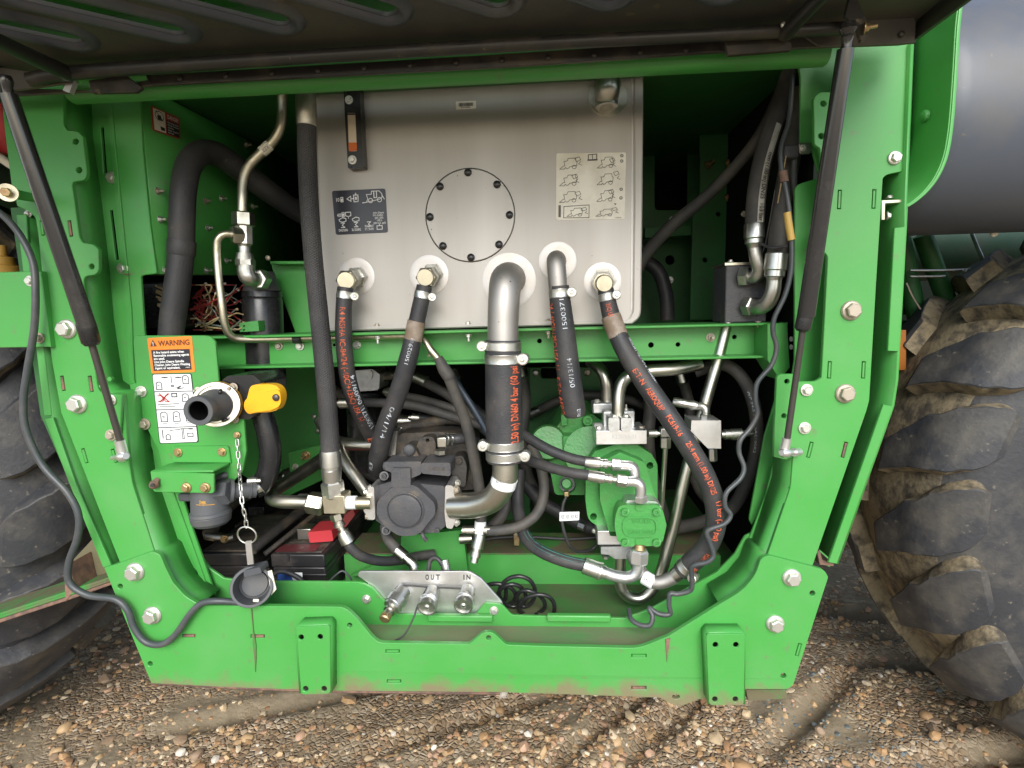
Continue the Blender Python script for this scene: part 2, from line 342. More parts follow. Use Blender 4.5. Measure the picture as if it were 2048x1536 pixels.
class Path:                       # smoothed centre line with radius, for prints and clamps
    def __init__(s, pts, r=None, k=8):
        w_ = [V(p) for p in pts]; s.p = catmull(w_, k) if len(w_) > 2 else [w_[0].lerp(w_[1], i / 6) for i in range(7)]
        rr = [(p[3] if not isinstance(p, Vector) and len(p) > 3 else r) * (S(p[0], p[1], p[2]) if not isinstance(p, Vector) else 1.0) for p in pts]
        m = len(s.p); s.r = []
        for i in range(m):
            f = i / (m - 1) * (len(rr) - 1); a = int(min(f, len(rr) - 2)); t = f - a; s.r.append(rr[a] * (1 - t) + rr[a + 1] * t)
        s.L = [0.0]
        for i in range(1, m): s.L.append(s.L[-1] + (s.p[i] - s.p[i - 1]).length)
    def at(s, f):
        t = f * s.L[-1]; i = 0
        while i < len(s.L) - 2 and s.L[i + 1] < t: i += 1
        u = (t - s.L[i]) / max(1e-9, s.L[i + 1] - s.L[i])
        a, b = max(0, i - 1), min(len(s.p) - 1, i + 2)
        return s.p[i].lerp(s.p[i + 1], u), (s.p[b] - s.p[a]).normalized(), s.r[i] * (1 - u) + s.r[i + 1] * u
def tube(name, pts, r, m, parent, n=16, k=8, part=True):
    """pipe or hose: pts are (photo x, photo y, depth[, radius px])"""
    pa = Path(pts, r, k); mb = MB(); sweep(mb, pa.p, pa.r, n)
    o = mb.build(name, m, parent, ang=50); return o, pa
def lathe(mb, A, d, prof, n=24, mi=0, rot=0.0, cap0=True, cap1=True):
    d, u, v = basis(d); m = len(prof)
    vv = [A + d * t + (u * math.cos(rot + 2 * math.pi * k / n) + v * math.sin(rot + 2 * math.pi * k / n)) * max(r, 1e-5) for t, r in prof for k in range(n)]
    ff = []
    for i in range(m - 1):
        ff += [(i * n + k, i * n + (k + 1) % n, (i + 1) * n + (k + 1) % n, (i + 1) * n + k) for k in range(n)]
    if cap0: ff.append(tuple(reversed(range(n))))
    if cap1: ff.append(tuple(range((m - 1) * n, m * n)))
    mb.add(vv, ff, mi)
def turn(name, a, b, prof, m, parent, n=24, ang=35, rot=0.0):
    """turned part from a to b (photo x, y, depth); prof = (share of the length, radius px)"""
    A, B = V(a), V(b); d = B - A; L = d.length; s = S(*a[:3]) if not isinstance(a, Vector) else 1.0
    mb = MB(); lathe(mb, A, d, [(t * L, r * s) for t, r in prof], n, rot=rot)
    return mb.build(name, m, parent, ang=ang)
def hexn(name, a, b, r, m, parent, rot=0.0):
    return turn(name, a, b, [(0, r * .86), (.10, r), (.90, r), (1, r * .86)], m, parent, n=6, ang=20, rot=rot)
def cyl(name, a, b, r, m, parent, n=24):
    return turn(name, a, b, [(0, r * .93), (.04, r), (.96, r), (1, r * .93)], m, parent, n=n)

# bolts share three meshes
def _bolt_mesh(kind):
    mb = MB(); A = Vector((0, 0, 0)); d = Vector((0, -1, 0))
    if kind == 'flange':
        lathe(mb, A, d, [(-.05, 1), (.10, 1), (.22, .90), (.26, .80)], 22)
        lathe(mb, A, d, [(.2, .74), (.72, .74), (.80, .62)], 6)
    elif kind == 'plain':
        lathe(mb, A, d, [(-.05, 1), (.18, 1), (.2, .96)], 22)
        lathe(mb, A, d, [(.15, .70), (.68, .70), (.78, .58)], 6)
    elif kind == 'stud':
        lathe(mb, A, d, [(-.05, 1), (.15, 1), (.18, .94)], 18)
        lathe(mb, A, d, [(.15, .72), (.70, .72), (.76, .62)], 6)
        lathe(mb, A, d, [(.7, .36), (1.9, .36), (2.0, .28)], 12)
    elif kind == 'socket':
        lathe(mb, A, d, [(-.2, 1), (.75, 1), (.9, .88), (.9, .5), (.45, .46)], 20, cap1=False)
        lathe(mb, A, d, [(.40, .5), (.45, .5)], 6)
    elif kind == 'dome':
        lathe(mb, A, d, [(-.1, 1), (.25, 1), (.5, .86), (.68, .55), (.74, .2)], 18)
    me_o = mb.build('tmp', ZINCB, None, ang=25); me = me_o.data; bpy.data.objects.remove(me_o); me.name = 'bolt_' + kind
    return me
BOLT = {k: _bolt_mesh(k) for k in ('flange', 'plain', 'stud', 'socket', 'dome')}
def bolt(parent, x, y, Y, r, m=None, kind='flange', d=None, name='bolt', rm=None):
    m = m or (ZINCB if random.random() < .66 else ZINCB2)
    me = BOLT[kind]
    if m is not ZINCB:
        key = kind + m.name
        if key not in BOLT:
            BOLT[key] = me.copy(); BOLT[key].materials.clear(); BOLT[key].materials.append(m)
        me = BOLT[key]
    o = bpy.data.objects.new(name, me)
    p = V((x, y, Y)) if not isinstance(x, Vector) else x
    s = rm if rm else r * S(x, y, Y)
    rot = Matrix.Rotation(random.uniform(0, 6.28), 4, 'Y')
    if d is not None:
        rot = Vector((0, -1, 0)).rotation_difference(d.normalized()).to_matrix().to_4x4() @ rot
    o.matrix_world = Matrix.Translation(p) @ rot @ Matrix.Scale(s, 4)
    mw_ = o.matrix_world.copy()
    link(o, parent)
    o.matrix_basis = mw_ if parent is None else mw_
    return o
def clamp(parent, pa, f, w_px, screw=1, s=None, m=None, twist=0.0, k=1.03):
    """worm-drive band clamp round a hose path; screw = which side the screw sits (-1 / 1)"""
    c, t, r = pa.at(f); r *= k; wd = w_px * s
    mb = MB(); lathe(mb, c - t * wd / 2, t, [(0, r * .97), (0, r * 1.015), (wd * .06, r * 1.03), (wd * .10, r * 1.022), (wd * .90, r * 1.022), (wd * .94, r * 1.03), (wd, r * 1.015), (wd, r * .97)], 40)
    o = mb.build('clamp', m or STEEL, parent, ang=22)
    tw = (CAM - c).normalized(); tw = (tw - t * tw.dot(t)).normalized(); sd_ = t.cross(tw).normalized()
    if sd_.x < 0: sd_ = -sd_
    q = Matrix.Rotation(R(twist), 3, t)
    sd_ = q @ (sd_ * screw); out = q @ tw
    A = c + sd_ * (r * 1.14) - out * r * 0.15
    mb = MB(); lathe(mb, A, out, [(0, wd * .34), (r * .10 + wd * .3, wd * .34), (r * .10 + wd * .32, wd * .60), (wd * 1.35, wd * .60), (wd * 1.42, wd * .50)], 16)
    lathe(mb, A + out * wd * 1.25, out, [(0, wd * .26), (wd * .3, wd * .26), (wd * .36, wd * .18)], 6)
    sc_ = mb.build('screw', ZINCB, o, ang=35)
    mb = MB(); lathe(mb, A - out * wd * .3, out, [(0, wd * .56), (wd * .5, wd * .56)], 8); mb.build('housing', m or STEEL, o, ang=35)
    return o

# lettering
_TXT = {}
def glyphs(s, bold=0.0):
    key = (s, bold)
    if key not in _TXT:
        cu = bpy.data.curves.new('t', 'FONT'); cu.body = s; cu.size = 1.0; cu.offset = bold; cu.resolution_u = 3; cu.fill_mode = 'FRONT'
        ob = bpy.data.objects.new('t', cu)
        me = bpy.data.meshes.new_from_object(ob)
        bm = bmesh.new(); bm.from_mesh(me); bmesh.ops.triangulate(bm, faces=bm.faces); bmesh.ops.remove_doubles(bm, verts=bm.verts, dist=1e-4)
        vs = [(v.co.x, v.co.y) for v in bm.verts]; fs = [[v.index for v in f.verts] for f in bm.faces]; bm.free()
        bpy.data.objects.remove(ob); bpy.data.curves.remove(cu); bpy.data.meshes.remove(me)
        xs = [a for a, b in vs]; x0, x1 = min(xs), max(xs)
        _TXT[key] = ([((a - x0) / (x1 - x0), b / 0.70) for a, b in vs], fs, (x1 - x0) / 0.70)
    return _TXT[key]
class Quad:                       # a flat face given by its four photo corners at one depth (TL, TR, BR, BL)
    def __init__(s, tl, tr, br, bl, Y): s.c = (tl, tr, br, bl); s.Y = Y
    def __call__(s, u, v, lift=0.0):
        tl, tr, br, bl = s.c
        x = (tl[0] * (1 - u) + tr[0] * u) * (1 - v) + (bl[0] * (1 - u) + br[0] * u) * v
        y = (tl[1] * (1 - u) + tr[1] * u) * (1 - v) + (bl[1] * (1 - u) + br[1] * u) * v
        p = P(x, y, s.Y); return Vector((p.x, p.y - lift, p.z))
    def aspect(s): return (s(1, .5) - s(0, .5)).length / (s(.5, 1) - s(.5, 0)).length
def sticker(name, q, m, parent, th=0.0012, rad=0.04):
    mb = MB(); a = q.aspect()
    pts = rnd([(0, 0, rad), (1, 0, rad), (1, 1, rad), (0, 1, rad)], 3) if rad else [(0, 0), (1, 0), (1, 1), (0, 1)]
    flat_poly(mb, [pts], lambda u, v: q(u, v, th), lambda u, v: q(u, v, 0))
    return mb.build(name, m, parent, ang=0)
def put_text(mb, q, s, u0, v0, u1, v1, lift=0.0018, bold=0.012, fit=True, mi=0):
    vs, fs, asp = glyphs(s, bold)
    if not fit:
        wd = asp * (v1 - v0) / q.aspect(); u1 = min(u1, u0 + wd)
    mb.add([q(u0 + a * (u1 - u0), v1 + (v0 - v1) * b, lift) for a, b in vs], fs, mi)
def stroke(mb, q, pts, wd=0.012, lift=0.0018, closed=False, mi=0):
    a = q.aspect(); P2 = [Vector((p[0] * a, p[1])) for p in pts]
    if closed: P2 = P2 + [P2[0]]
    for i in range(len(P2) - 1):
        d = P2[i + 1] - P2[i]
        if d.length < 1e-6: continue
        d.normalize(); nn = Vector((-d.y, d.x)) * wd / 2; e = d * wd * .4
        c = [P2[i] + nn - e, P2[i + 1] + nn + e, P2[i + 1] - nn + e, P2[i] - nn - e]
        mb.add([q(p.x / a, p.y, lift) for p in c], [(0, 1, 2, 3)], mi)
def fill(mb, q, pts, lift=0.0018, mi=0):
    t = geometry.tessellate_polygon([[Vector((x, y, 0)) for x, y in pts]])
    mb.add([q(x, y, lift) for x, y in pts], [tuple(i) for i in t], mi)
def hose_print(name, pa, s, f0, f1, m, parent, ang=0.0, h=0.5, bold=0.012, flip=False, lift=0.0009):
    """lettering that runs along a hose; h = letter height as a share of the radius, ang = degrees round the hose from the side facing the camera"""
    vs, fs, asp = glyphs(s, bold); mb = MB(); out = []
    for a, b in vs:
        f = f0 + (f1 - f0) * a; c, t, r = pa.at(f)
        tw = (CAM - c).normalized(); tw = (tw - t * tw.dot(t)).normalized(); sd_ = t.cross(tw); up = -1.0 if f1 > f0 else 1.0
        if sd_.x < 0: sd_ = -sd_; up = -up
        an = R(ang) + (b - .5) * h * up
        out.append(c + (tw * math.cos(an) + sd_ * math.sin(an)) * (r + lift + 0.02 * r))
    mb.add(out, fs); return mb.build(name, m, parent, ang=0)

# ================================================================== ground
def ground_z(x, y):
    z = 0.0
    for i, (cx, cy, a, l, wd, h) in enumerate(RUTS):
        dx, dy = x - cx, y - cy; u = dx * math.cos(a) + dy * math.sin(a); v = -dx * math.sin(a) + dy * math.cos(a)
        if abs(u) < l * 1.3:
            e = max(0.0, 1 - (u / l) ** 2)
            z -= h * e * math.exp(-(v / wd) ** 2); z += 0.55 * h * e * math.exp(-((abs(v) - wd * 1.7) / (wd * .7)) ** 2)
    return z
RUTS = [(1.35, 1.15, -0.25, .55, .045, .05), (1.55, 0.80, -0.22, .55, .05, .055), (1.3, .45, .2, .5, .04, .03), (0.45, 0.62, 0.75, .5, .035, .028), (0.15, 0.52, 0.75, .45, .03, .025),
        (-0.25, 0.55, 0.45, .5, .035, .025), (-0.85, 0.60, 0.35, .6, .035, .028), (-0.75, 0.85, 0.30, .5, .03, .022), (0.85, 0.62, 0.7, .45, .035, .03), (1.9, .6, .1, .6, .05, .03)]
def ground_material():
    m = bpy.data.materials.new('mud_and_gravel'); m.use_nodes = True; t = m.node_tree; b = t.nodes['Principled BSDF']; b.inputs['Roughness'].default_value = 0.85
    tc = _n(t, 'ShaderNodeTexCoord')
    v = _n(t, 'ShaderNodeTexVoronoi'); v.inputs['Scale'].default_value = 62; v.inputs['Randomness'].default_value = 1.0
    ve = _n(t, 'ShaderNodeTexVoronoi', feature='DISTANCE_TO_EDGE'); ve.inputs['Scale'].default_value = 62
    for q in (v, ve): t.links.new(tc.outputs['Object'], q.inputs['Vector'])
    cr = _n(t, 'ShaderNodeValToRGB'); e = cr.color_ramp; e.interpolation = 'CONSTANT'
    cols = [(0, (0.24, 0.165, 0.095)), (.25, (0.32, 0.215, 0.12)), (.45, (0.36, 0.26, 0.16)), (.62, (0.42, 0.315, 0.205)), (.78, (0.25, 0.185, 0.12)), (.9, (0.46, 0.37, 0.26))]
    e.elements[0].position, e.elements[0].color = cols[0][0], (*cols[0][1], 1); e.elements[1].position, e.elements[1].color = cols[1][0], (*cols[1][1], 1)
    for p_, c_ in cols[2:]:
        x = e.elements.new(p_); x.color = (*c_, 1)
    sp = _n(t, 'ShaderNodeSeparateColor'); t.links.new(v.outputs['Color'], sp.inputs[0]); t.links.new(sp.outputs[0], cr.inputs[0])
    n1 = _n(t, 'ShaderNodeTexNoise'); n1.inputs['Scale'].default_value = 2.6; n1.inputs['Detail'].default_value = 7; t.links.new(tc.outputs['Object'], n1.inputs['Vector'])
    mr = _n(t, 'ShaderNodeMapRange'); mr.inputs['From Min'].default_value = 0.46; mr.inputs['From Max'].default_value = 0.60; t.links.new(n1.outputs['Fac'], mr.inputs['Value'])
    n2 = _n(t, 'ShaderNodeTexNoise'); n2.inputs['Scale'].default_value = 40; n2.inputs['Detail'].default_value = 8; t.links.new(tc.outputs['Object'], n2.inputs['Vector'])
    mud = _n(t, 'ShaderNodeMix', data_type='RGBA'); mud.inputs[6].default_value = (0.175, 0.135, 0.083, 1); mud.inputs[7].default_value = (0.29, 0.235, 0.155, 1); t.links.new(n2.outputs['Fac'], mud.inputs[0])
    mx = _n(t, 'ShaderNodeMix', data_type='RGBA'); t.links.new(mr.outputs[0], mx.inputs[0]); t.links.new(cr.outputs[0], mx.inputs[6]); t.links.new(mud.outputs[2], mx.inputs[7])
    t.links.new(mx.outputs[2], b.inputs['Base Color'])
    mm = _n(t, 'ShaderNodeMapRange'); mm.inputs['From Max'].default_value = 0.25; t.links.new(ve.outputs['Distance'], mm.inputs['Value'])
    sm = _n(t, 'ShaderNodeMath', operation='MULTIPLY'); iv = _n(t, 'ShaderNodeMath', operation='SUBTRACT'); iv.inputs[0].default_value = 1.0
    t.links.new(mr.outputs[0], iv.inputs[1]); t.links.new(iv.outputs[0], sm.inputs[0]); t.links.new(mm.outputs[0], sm.inputs[1])
    ad = _n(t, 'ShaderNodeMath', operation='ADD'); t.links.new(sm.outputs[0], ad.inputs[0]); t.links.new(n2.outputs['Fac'], ad.inputs[1])
    bp = _n(t, 'ShaderNodeBump'); bp.inputs['Strength'].default_value = 0.8; bp.inputs['Distance'].default_value = 0.008; t.links.new(ad.outputs[0], bp.inputs['Height']); t.links.new(bp.outputs[0], b.inputs['Normal'])
    return m
GROUNDM = ground_material()
def make_ground():
    xs = list(np.concatenate([np.linspace(-60, -2.6, 12)[:-1], np.linspace(-2.6, 3.0, 190), np.linspace(3.0, 60, 12)[1:]]))
    ys = list(np.concatenate([np.linspace(-40, 0.0, 12)[:-1], np.linspace(0.0, 3.2, 120), np.linspace(3.2, 60, 14)[1:]]))
    nx, ny = len(xs), len(ys); vs = [(x, y, ground_z(x, y)) for y in ys for x in xs]
    fs = [(j * nx + i, j * nx + i + 1, (j + 1) * nx + i + 1, (j + 1) * nx + i) for j in range(ny - 1) for i in range(nx - 1)]
    me = bpy.data.meshes.new('ground'); me.from_pydata(vs, [], fs); me.materials.append(GROUNDM); me.polygons.foreach_set('use_smooth', [True] * len(fs))
    o = bpy.data.objects.new('ground', me); COL.objects.link(o); return tag(o, kind='structure', label='muddy yard ground of brown gravel with shallow wheel ruts')
GROUND = make_ground()
STONEC = [(0.50, 0.335, 0.175), (0.43, 0.26, 0.125), (0.56, 0.42, 0.255), (0.36, 0.205, 0.105), (0.62, 0.50, 0.34), (0.30, 0.205, 0.13), (0.49, 0.305, 0.195), (0.68, 0.61, 0.51), (0.15, 0.175, 0.175)]
STONEM = [mat('stone_%d' % i, c, 0.62, col2=tuple(v * .68 for v in c), nscale=45, nlo=0.42, nhi=0.66, bump=0.1, bscale=160) for i, c in enumerate(STONEC)]
def stone_templates(sub, k, rs):
    out = []
    for i in range(k):
        bm = bmesh.new(); bmesh.ops.create_icosphere(bm, subdivisions=sub, radius=1.0)
        v = np.array([p.co[:] for p in bm.verts]); f = np.array([[q.index for q in a.verts] for a in bm.faces]); bm.free()
        for _ in range(5):           # chip flat faces off so the stones look broken and water-worn rather than round
            d = rs.normal(size=3); d /= np.linalg.norm(d); h = rs.uniform(.55, .85); e = v @ d - h; v = v - np.outer(np.maximum(e, 0) * .85, d)
        v = v * (1 + rs.normal(0, .035, (len(v), 1))); v = v * np.array([1.0, rs.uniform(.65, .95), rs.uniform(.48, .75)])
        out.append((v, f))
    return out
def make_gravel():
    rs = np.random.RandomState(5); T = stone_templates(1, 10, rs); T2 = stone_templates(2, 10, rs)
    V_, F_, Mi = [], [], []; off = 0; n = 0; big = []
    def dens(x, y):                  # bare mud patches among the gravel
        return 0.5 + 0.5 * math.sin(x * 2.1 + 1.3 * math.sin(y * 2.7 + .6)) * math.sin(y * 2.9 + 1.1 * math.sin(x * 1.7)) 
    while n < 23000:
        x = rs.uniform(-2.5, 2.9); y = 0.15 + rs.uniform(0, 1) ** 1.35 * 2.9
        dd = dens(x, y)
        if rs.uniform() > (0.26 + 1.15 * max(0, dd - .2)) * (1 - .85 * math.exp(-(((x + .55) / .42) ** 2 + ((y - .58) / .16) ** 2))): continue
        grey = (x > .65 and y < .95 and rs.uniform() < .40 * (1 + math.sin(6 * x + 5 * y)))
        s = (0.0048 + rs.gamma(1.6, 0.0030)) * (0.62 if grey else 1.0); s = min(s, .030)
        a = rs.uniform(0, 6.283); c, d = math.cos(a), math.sin(a); tl = rs.normal(0, .22, 2)
        rot = np.array([[c, -d, 0], [d, c, 0], [0, 0, 1]]) @ np.array([[1, 0, tl[0]], [0, 1, tl[1]], [-tl[0], -tl[1], 1]])
        mi = 8 if grey and rs.uniform() < .75 else int(rs.choice(8, p=[.20, .18, .16, .13, .10, .10, .10, .03]))
        z = ground_z(x, y) + s * rs.uniform(-.38, .20)
        if s > .0160 and not grey and len(big) < 290 and y < 1.8: big.append((x, y, z, s, rot, mi)); n += 1; continue
        tv, tf = T[rs.randint(10)]
        V_.append((tv * s) @ rot.T + np.array([x, y, z])); F_.append(tf + off); Mi.append(np.full(len(tf), mi)); off += len(tv); n += 1
    Vv = np.concatenate(V_); Ff = np.concatenate(F_)
    me = bpy.data.meshes.new('gravel'); me.vertices.add(len(Vv)); me.vertices.foreach_set('co', Vv.ravel().astype(np.float32))
    me.loops.add(Ff.size); me.loops.foreach_set('vertex_index', Ff.ravel().astype(np.int32)); me.polygons.add(len(Ff)); me.polygons.foreach_set('loop_start', np.arange(0, Ff.size, 3, dtype=np.int32))
    for m in STONEM: me.materials.append(m)
    me.polygons.foreach_set('material_index', np.concatenate(Mi).astype(np.int32)); me.update(calc_edges=True)
    me.polygons.foreach_set('use_smooth', [True] * len(Ff)); me.set_sharp_from_angle(angle=R(38))
    o = bpy.data.objects.new('gravel', me); COL.objects.link(o); tag(o, 'loose brown and tan gravel spread over the muddy yard', 'gravel', kind='stuff')
    cache = {}
    for i, (x, y, z, s, rot, mi) in enumerate(big):
        k = (i % 10, mi)
        if k not in cache:
            m2 = bpy.data.meshes.new('pebble'); m2.from_pydata([tuple(v) for v in T2[k[0]][0]], [], [tuple(int(q) for q in f) for f in T2[k[0]][1]]); m2.materials.append(STONEM[mi])
            m2.polygons.foreach_set('use_smooth', [True] * len(m2.polygons)); m2.set_sharp_from_angle(angle=R(32)); cache[k] = m2
        p = bpy.data.objects.new('pebble', cache[k]); p.location = (x, y, z); p.scale = (s, s, s); p.rotation_euler = (rs.normal(0, .2), rs.normal(0, .2), rs.uniform(0, 6.28)); p.parent = GROUND; COL.objects.link(p)
make_gravel()

# ================================================================== machine frame: posts, sills, cross channel, inner panels
def dirty_edge_green(name, z0, z1):
    m = GREEN.copy(); m.name = name; t = m.node_tree; b = t.nodes['Principled BSDF']; src = b.inputs['Base Color'].links[0].from_socket
    tc = _n(t, 'ShaderNodeTexCoord'); sp = _n(t, 'ShaderNodeSeparateXYZ'); t.links.new(tc.outputs['Object'], sp.inputs[0])
    n = _n(t, 'ShaderNodeTexNoise'); n.inputs['Scale'].default_value = 16; n.inputs['Detail'].default_value = 8; n.inputs['Roughness'].default_value = .7; t.links.new(tc.outputs['Object'], n.inputs['Vector'])
    mr = _n(t, 'ShaderNodeMapRange'); mr.inputs['From Min'].default_value = z1; mr.inputs['From Max'].default_value = z0; mr.inputs['To Min'].default_value = -.35; mr.inputs['To Max'].default_value = .42; mr.clamp = True; t.links.new(sp.outputs[2], mr.inputs['Value'])
    ad = _n(t, 'ShaderNodeMath', operation='ADD'); t.links.new(n.outputs['Fac'], ad.inputs[0]); t.links.new(mr.outputs[0], ad.inputs[1])
    m2 = _n(t, 'ShaderNodeMapRange'); m2.inputs['From Min'].default_value = .56; m2.inputs['From Max'].default_value = .82; m2.inputs['To Max'].default_value = .9; t.links.new(ad.outputs[0], m2.inputs['Value'])
    mx = _n(t, 'ShaderNodeMix', data_type='RGBA'); mx.inputs[7].default_value = (.20, .155, .095, 1); t.links.new(m2.outputs[0], mx.inputs[0]); t.links.new(src, mx.inputs[6]); t.links.new(mx.outputs[2], b.inputs['Base Color'])
    return m
GREENSILL = dirty_edge_green('green_paint_muddy_edge', P(900, 1394, 0).z, P(900, 1300, 0).z)
FR = thing('machine_frame', 'bright green steel frame of posts and sill around the open compartment', 'frame', (1000, 1380, 0))
def slots_of(lst): return [slot(x, y, 7, h, r) for x, y, h, r in lst]
def tabs(lst, Y, m):
    for x, y, h, r in lst:
        plate('tab', slot(x, y, 4.6, h - 3, r), Y + .0015, .01, m, FR, bev=.5)
# left post
LS = [(84, 456, 30, -8), (140, 457, 32, -8), (125, 767, 30, -8), (181, 768, 32, -8), (169, 912, 30, -16), (228, 912, 28, -16)]
plate('post_plate', [(-2, 150), (135, 150), (126, 202, 6), (126, 250, 14), (135, 261, 4), (155, 262, 10), (165, 272), (174, 348, 10), (168, 361, 6), (146, 363, 8), (144, 372), (158, 473, 6), (164, 486, 8), (187, 488, 8), (196, 498), (198, 541, 8), (190, 550, 5), (170, 552, 8), (167, 562), (175, 640), (195, 776, 10), (200, 785, 5), (246, 787, 4), (258, 926), (264, 967, 10), (311, 1112), (240, 1127), (122, 826), (103, 720), (85, 560), (76, 470), (70, 432, 10), (52, 420, 4), (34, 412), (22, 366), (10, 270)],
      0, .008, GREEN, FR, holes=[disc(151, 283, 6), disc(158, 340, 6), disc(183, 533, 5.5), disc(219, 758, 3.5)] + slots_of(LS))
tabs(LS[:1] + LS[4:], 0, GREEN); tabs(LS[1:4], 0, RUST)
wall('post_flange', [(122, 170), (125, 250), (142, 365), (156, 475), (165, 556), (173, 640), (193, 770), (215, 786), (246, 789), (258, 926), (264, 967), (311, 1105), (320, 1111), (330, 1135), (345, 1165), (370, 1193), (400, 1211)], .004, .072, GREEN, FR)
plate('inner_post_plate', [(130, 170), (277, 170), (285, 300), (300, 450), (313, 547, 3), (281, 551, 6), (288, 660), (300, 760), (345, 930), (385, 1060), (430, 1190), (360, 1230), (250, 1000), (200, 700)], .072, .006, GREEN, FR, holes=[slot(207, 300, 6, 92, -4), slot(228, 470, 6, 100, -7)])
plate('inner_post_lip', rnd([(214, 210), (222, 210), (262, 620), (268, 760), (318, 905), (420, 1190), (411, 1190), (306, 905), (258, 765), (250, 620)]), .068, .004, GREEN, FR)
for x, y in ((224, 355), (246, 537)): bolt(FR, x, y, .071, 11, kind='plain')
# outer strip beside the left post, with the dark gap between
plate('door_jamb', [(32, 430), (52, 428), (60, 540), (88, 700), (103, 831, 2), (88, 832, 2), (72, 700), (46, 545)], .012, .006, GREEN, FR)
plate('door_jamb', [(89, 838, 2), (105, 835, 2), (150, 965), (222, 1131), (206, 1136), (135, 960)], .010, .006, GREEN, FR)
wall('jamb_flange', [(51, 428), (60, 540), (88, 700), (104, 832), (150, 965), (222, 1131)], .014, .09, GREEN, FR)
plate('jamb_back', [(20, 415), (110, 410), (130, 830), (260, 1130), (215, 1140), (80, 830)], .088, .004, GREENSHADE, FR)  # darkness of the gap is in the plate's colour
bolt(FR, 57, 428, .02, 7, kind='plain')
# right post
RS_ = [(1679, 399, 38, 3), (1748, 398, 38, 3), (1659, 740, 34, 3), (1727, 740, 34, 3), (1620, 900, 32, 14), (1689, 900, 32, 14)]
plate('post_plate', [(1690, 60), (1828, 55), (1811, 331, 10), (1804, 343, 4), (1773, 349, 12), (1766, 357), (1753, 564), (1739, 801), (1733, 823), (1624, 1136), (1534, 1114), (1581, 976, 10), (1586, 914), (1572, 920), (1548, 914), (1549, 860), (1554, 752, 6), (1562, 748), (1590, 748, 4), (1594, 763), (1632, 763, 10), (1643, 755), (1656, 512, 8), (1647, 503), (1640, 460), (1655, 430), (1640, 296, 4), (1629, 290, 6), (1627, 195, 8), (1640, 184, 6), (1672, 184), (1680, 120)],
      0, .008, GREEN, FR, holes=[disc(1647, 207, 6), disc(1643, 272, 6), disc(1574, 763, 5), disc(1568, 832, 5)] + slots_of(RS_))
tabs(RS_[:5], 0, GREEN); tabs(RS_[5:], 0, RUST)
wall('post_flange', [(1586, 905), (1586, 914), (1581, 976), (1536, 1112), (1526, 1112), (1521, 1120), (1510, 1150), (1483, 1183), (1439, 1209)], .004, .085, GREEN, FR)
plate('inner_post_plate', [(1590, 100), (1690, 60), (1690, 500), (1660, 760), (1600, 900), (1560, 900), (1590, 720), (1590, 370, 14), (1640, 355), (1625, 300), (1601, 285), (1601, 150, 10)], .07, .006, GREEN, FR)
plate('inner_post_plate', [(1553, 905), (1600, 905), (1575, 1000), (1530, 1110), (1480, 1220), (1440, 1240), (1470, 1150), (1505, 1060), (1532, 990)], .085, .005, GREEN, FR)
plate('gusset', [(1551, 800), (1580, 790), (1560, 915), (1545, 975), (1504, 1050), (1498, 1040, 6), (1513, 960), (1530, 870)], .12, .006, GREEN, FR)
plate('hose_clip_plate', [(1598, 285, 4), (1622, 284, 4), (1622, 307, 4), (1600, 308, 4)], .062, .004, PIPE, FR); bolt(FR, 1606, 296, .061, 7, kind='plain')
plate('door_jamb', [(1789, 456), (1811, 453), (1797, 703), (1776, 702)], -.012, .006, GREEN, FR)
plate('door_jamb', [(1767, 809), (1786, 813), (1674, 1128), (1657, 1125)], -.012, .006, GREEN, FR)
wall('jamb_flange', [(1824, 85), (1811, 410), (1811, 453), (1797, 703), (1794, 760), (1786, 812), (1674, 1128)], -.008, .10, GREEN, FR)
plate('jamb_back', [(1700, 60), (1830, 60), (1815, 450), (1795, 760), (1660, 1135), (1610, 1110), (1700, 800)], .095, .004, GREEN, FR)
plate('hinge_bracket', [(1763, 400), (1812, 398), (1812, 405), (1771, 407), (1770, 440), (1763, 440)], .0, .05, PIPEG, FR); bolt(FR, 1779, 396, .02, 7, kind='plain', d=Vector((0, 0, 1)))
bolt(FR, 1773, 432, .005, 9, kind='plain', d=Vector((1, -.2, 0)))
plate('hinge_bracket', [(1634, 1105), (1640, 1100), (1645, 1120), (1668, 1128), (1668, 1133), (1640, 1130)], .005, .05, RUST, FR)
# header beam with a rolled lower edge
def header():
    mb = MB(); a, b = P(130, 199, -.03), P(1662, 121, -.03); z = a.z; z1 = b.z; hh = .055
    prof = [(-.004, .0), (-.014, .0), (-.022, .002), (-.028, .006), (-.031, .013), (-.031, hh), (-.026, hh + .006), (-.004, hh + .006)]
    vs = []
    for X, zz in ((a.x, z), (b.x, z1)):
        vs += [(X, y, zz + q) for y, q in prof]
    n = len(prof); mb.add(vs, [(i, i + 1, n + i + 1, n + i) for i in range(n - 1)] + [tuple(range(n)), tuple(range(2 * n - 1, n - 1, -1)), (n - 1, 0, n, 2 * n - 1)])
    mb.build('header_beam', GREEN, FR, ang=50)
header()
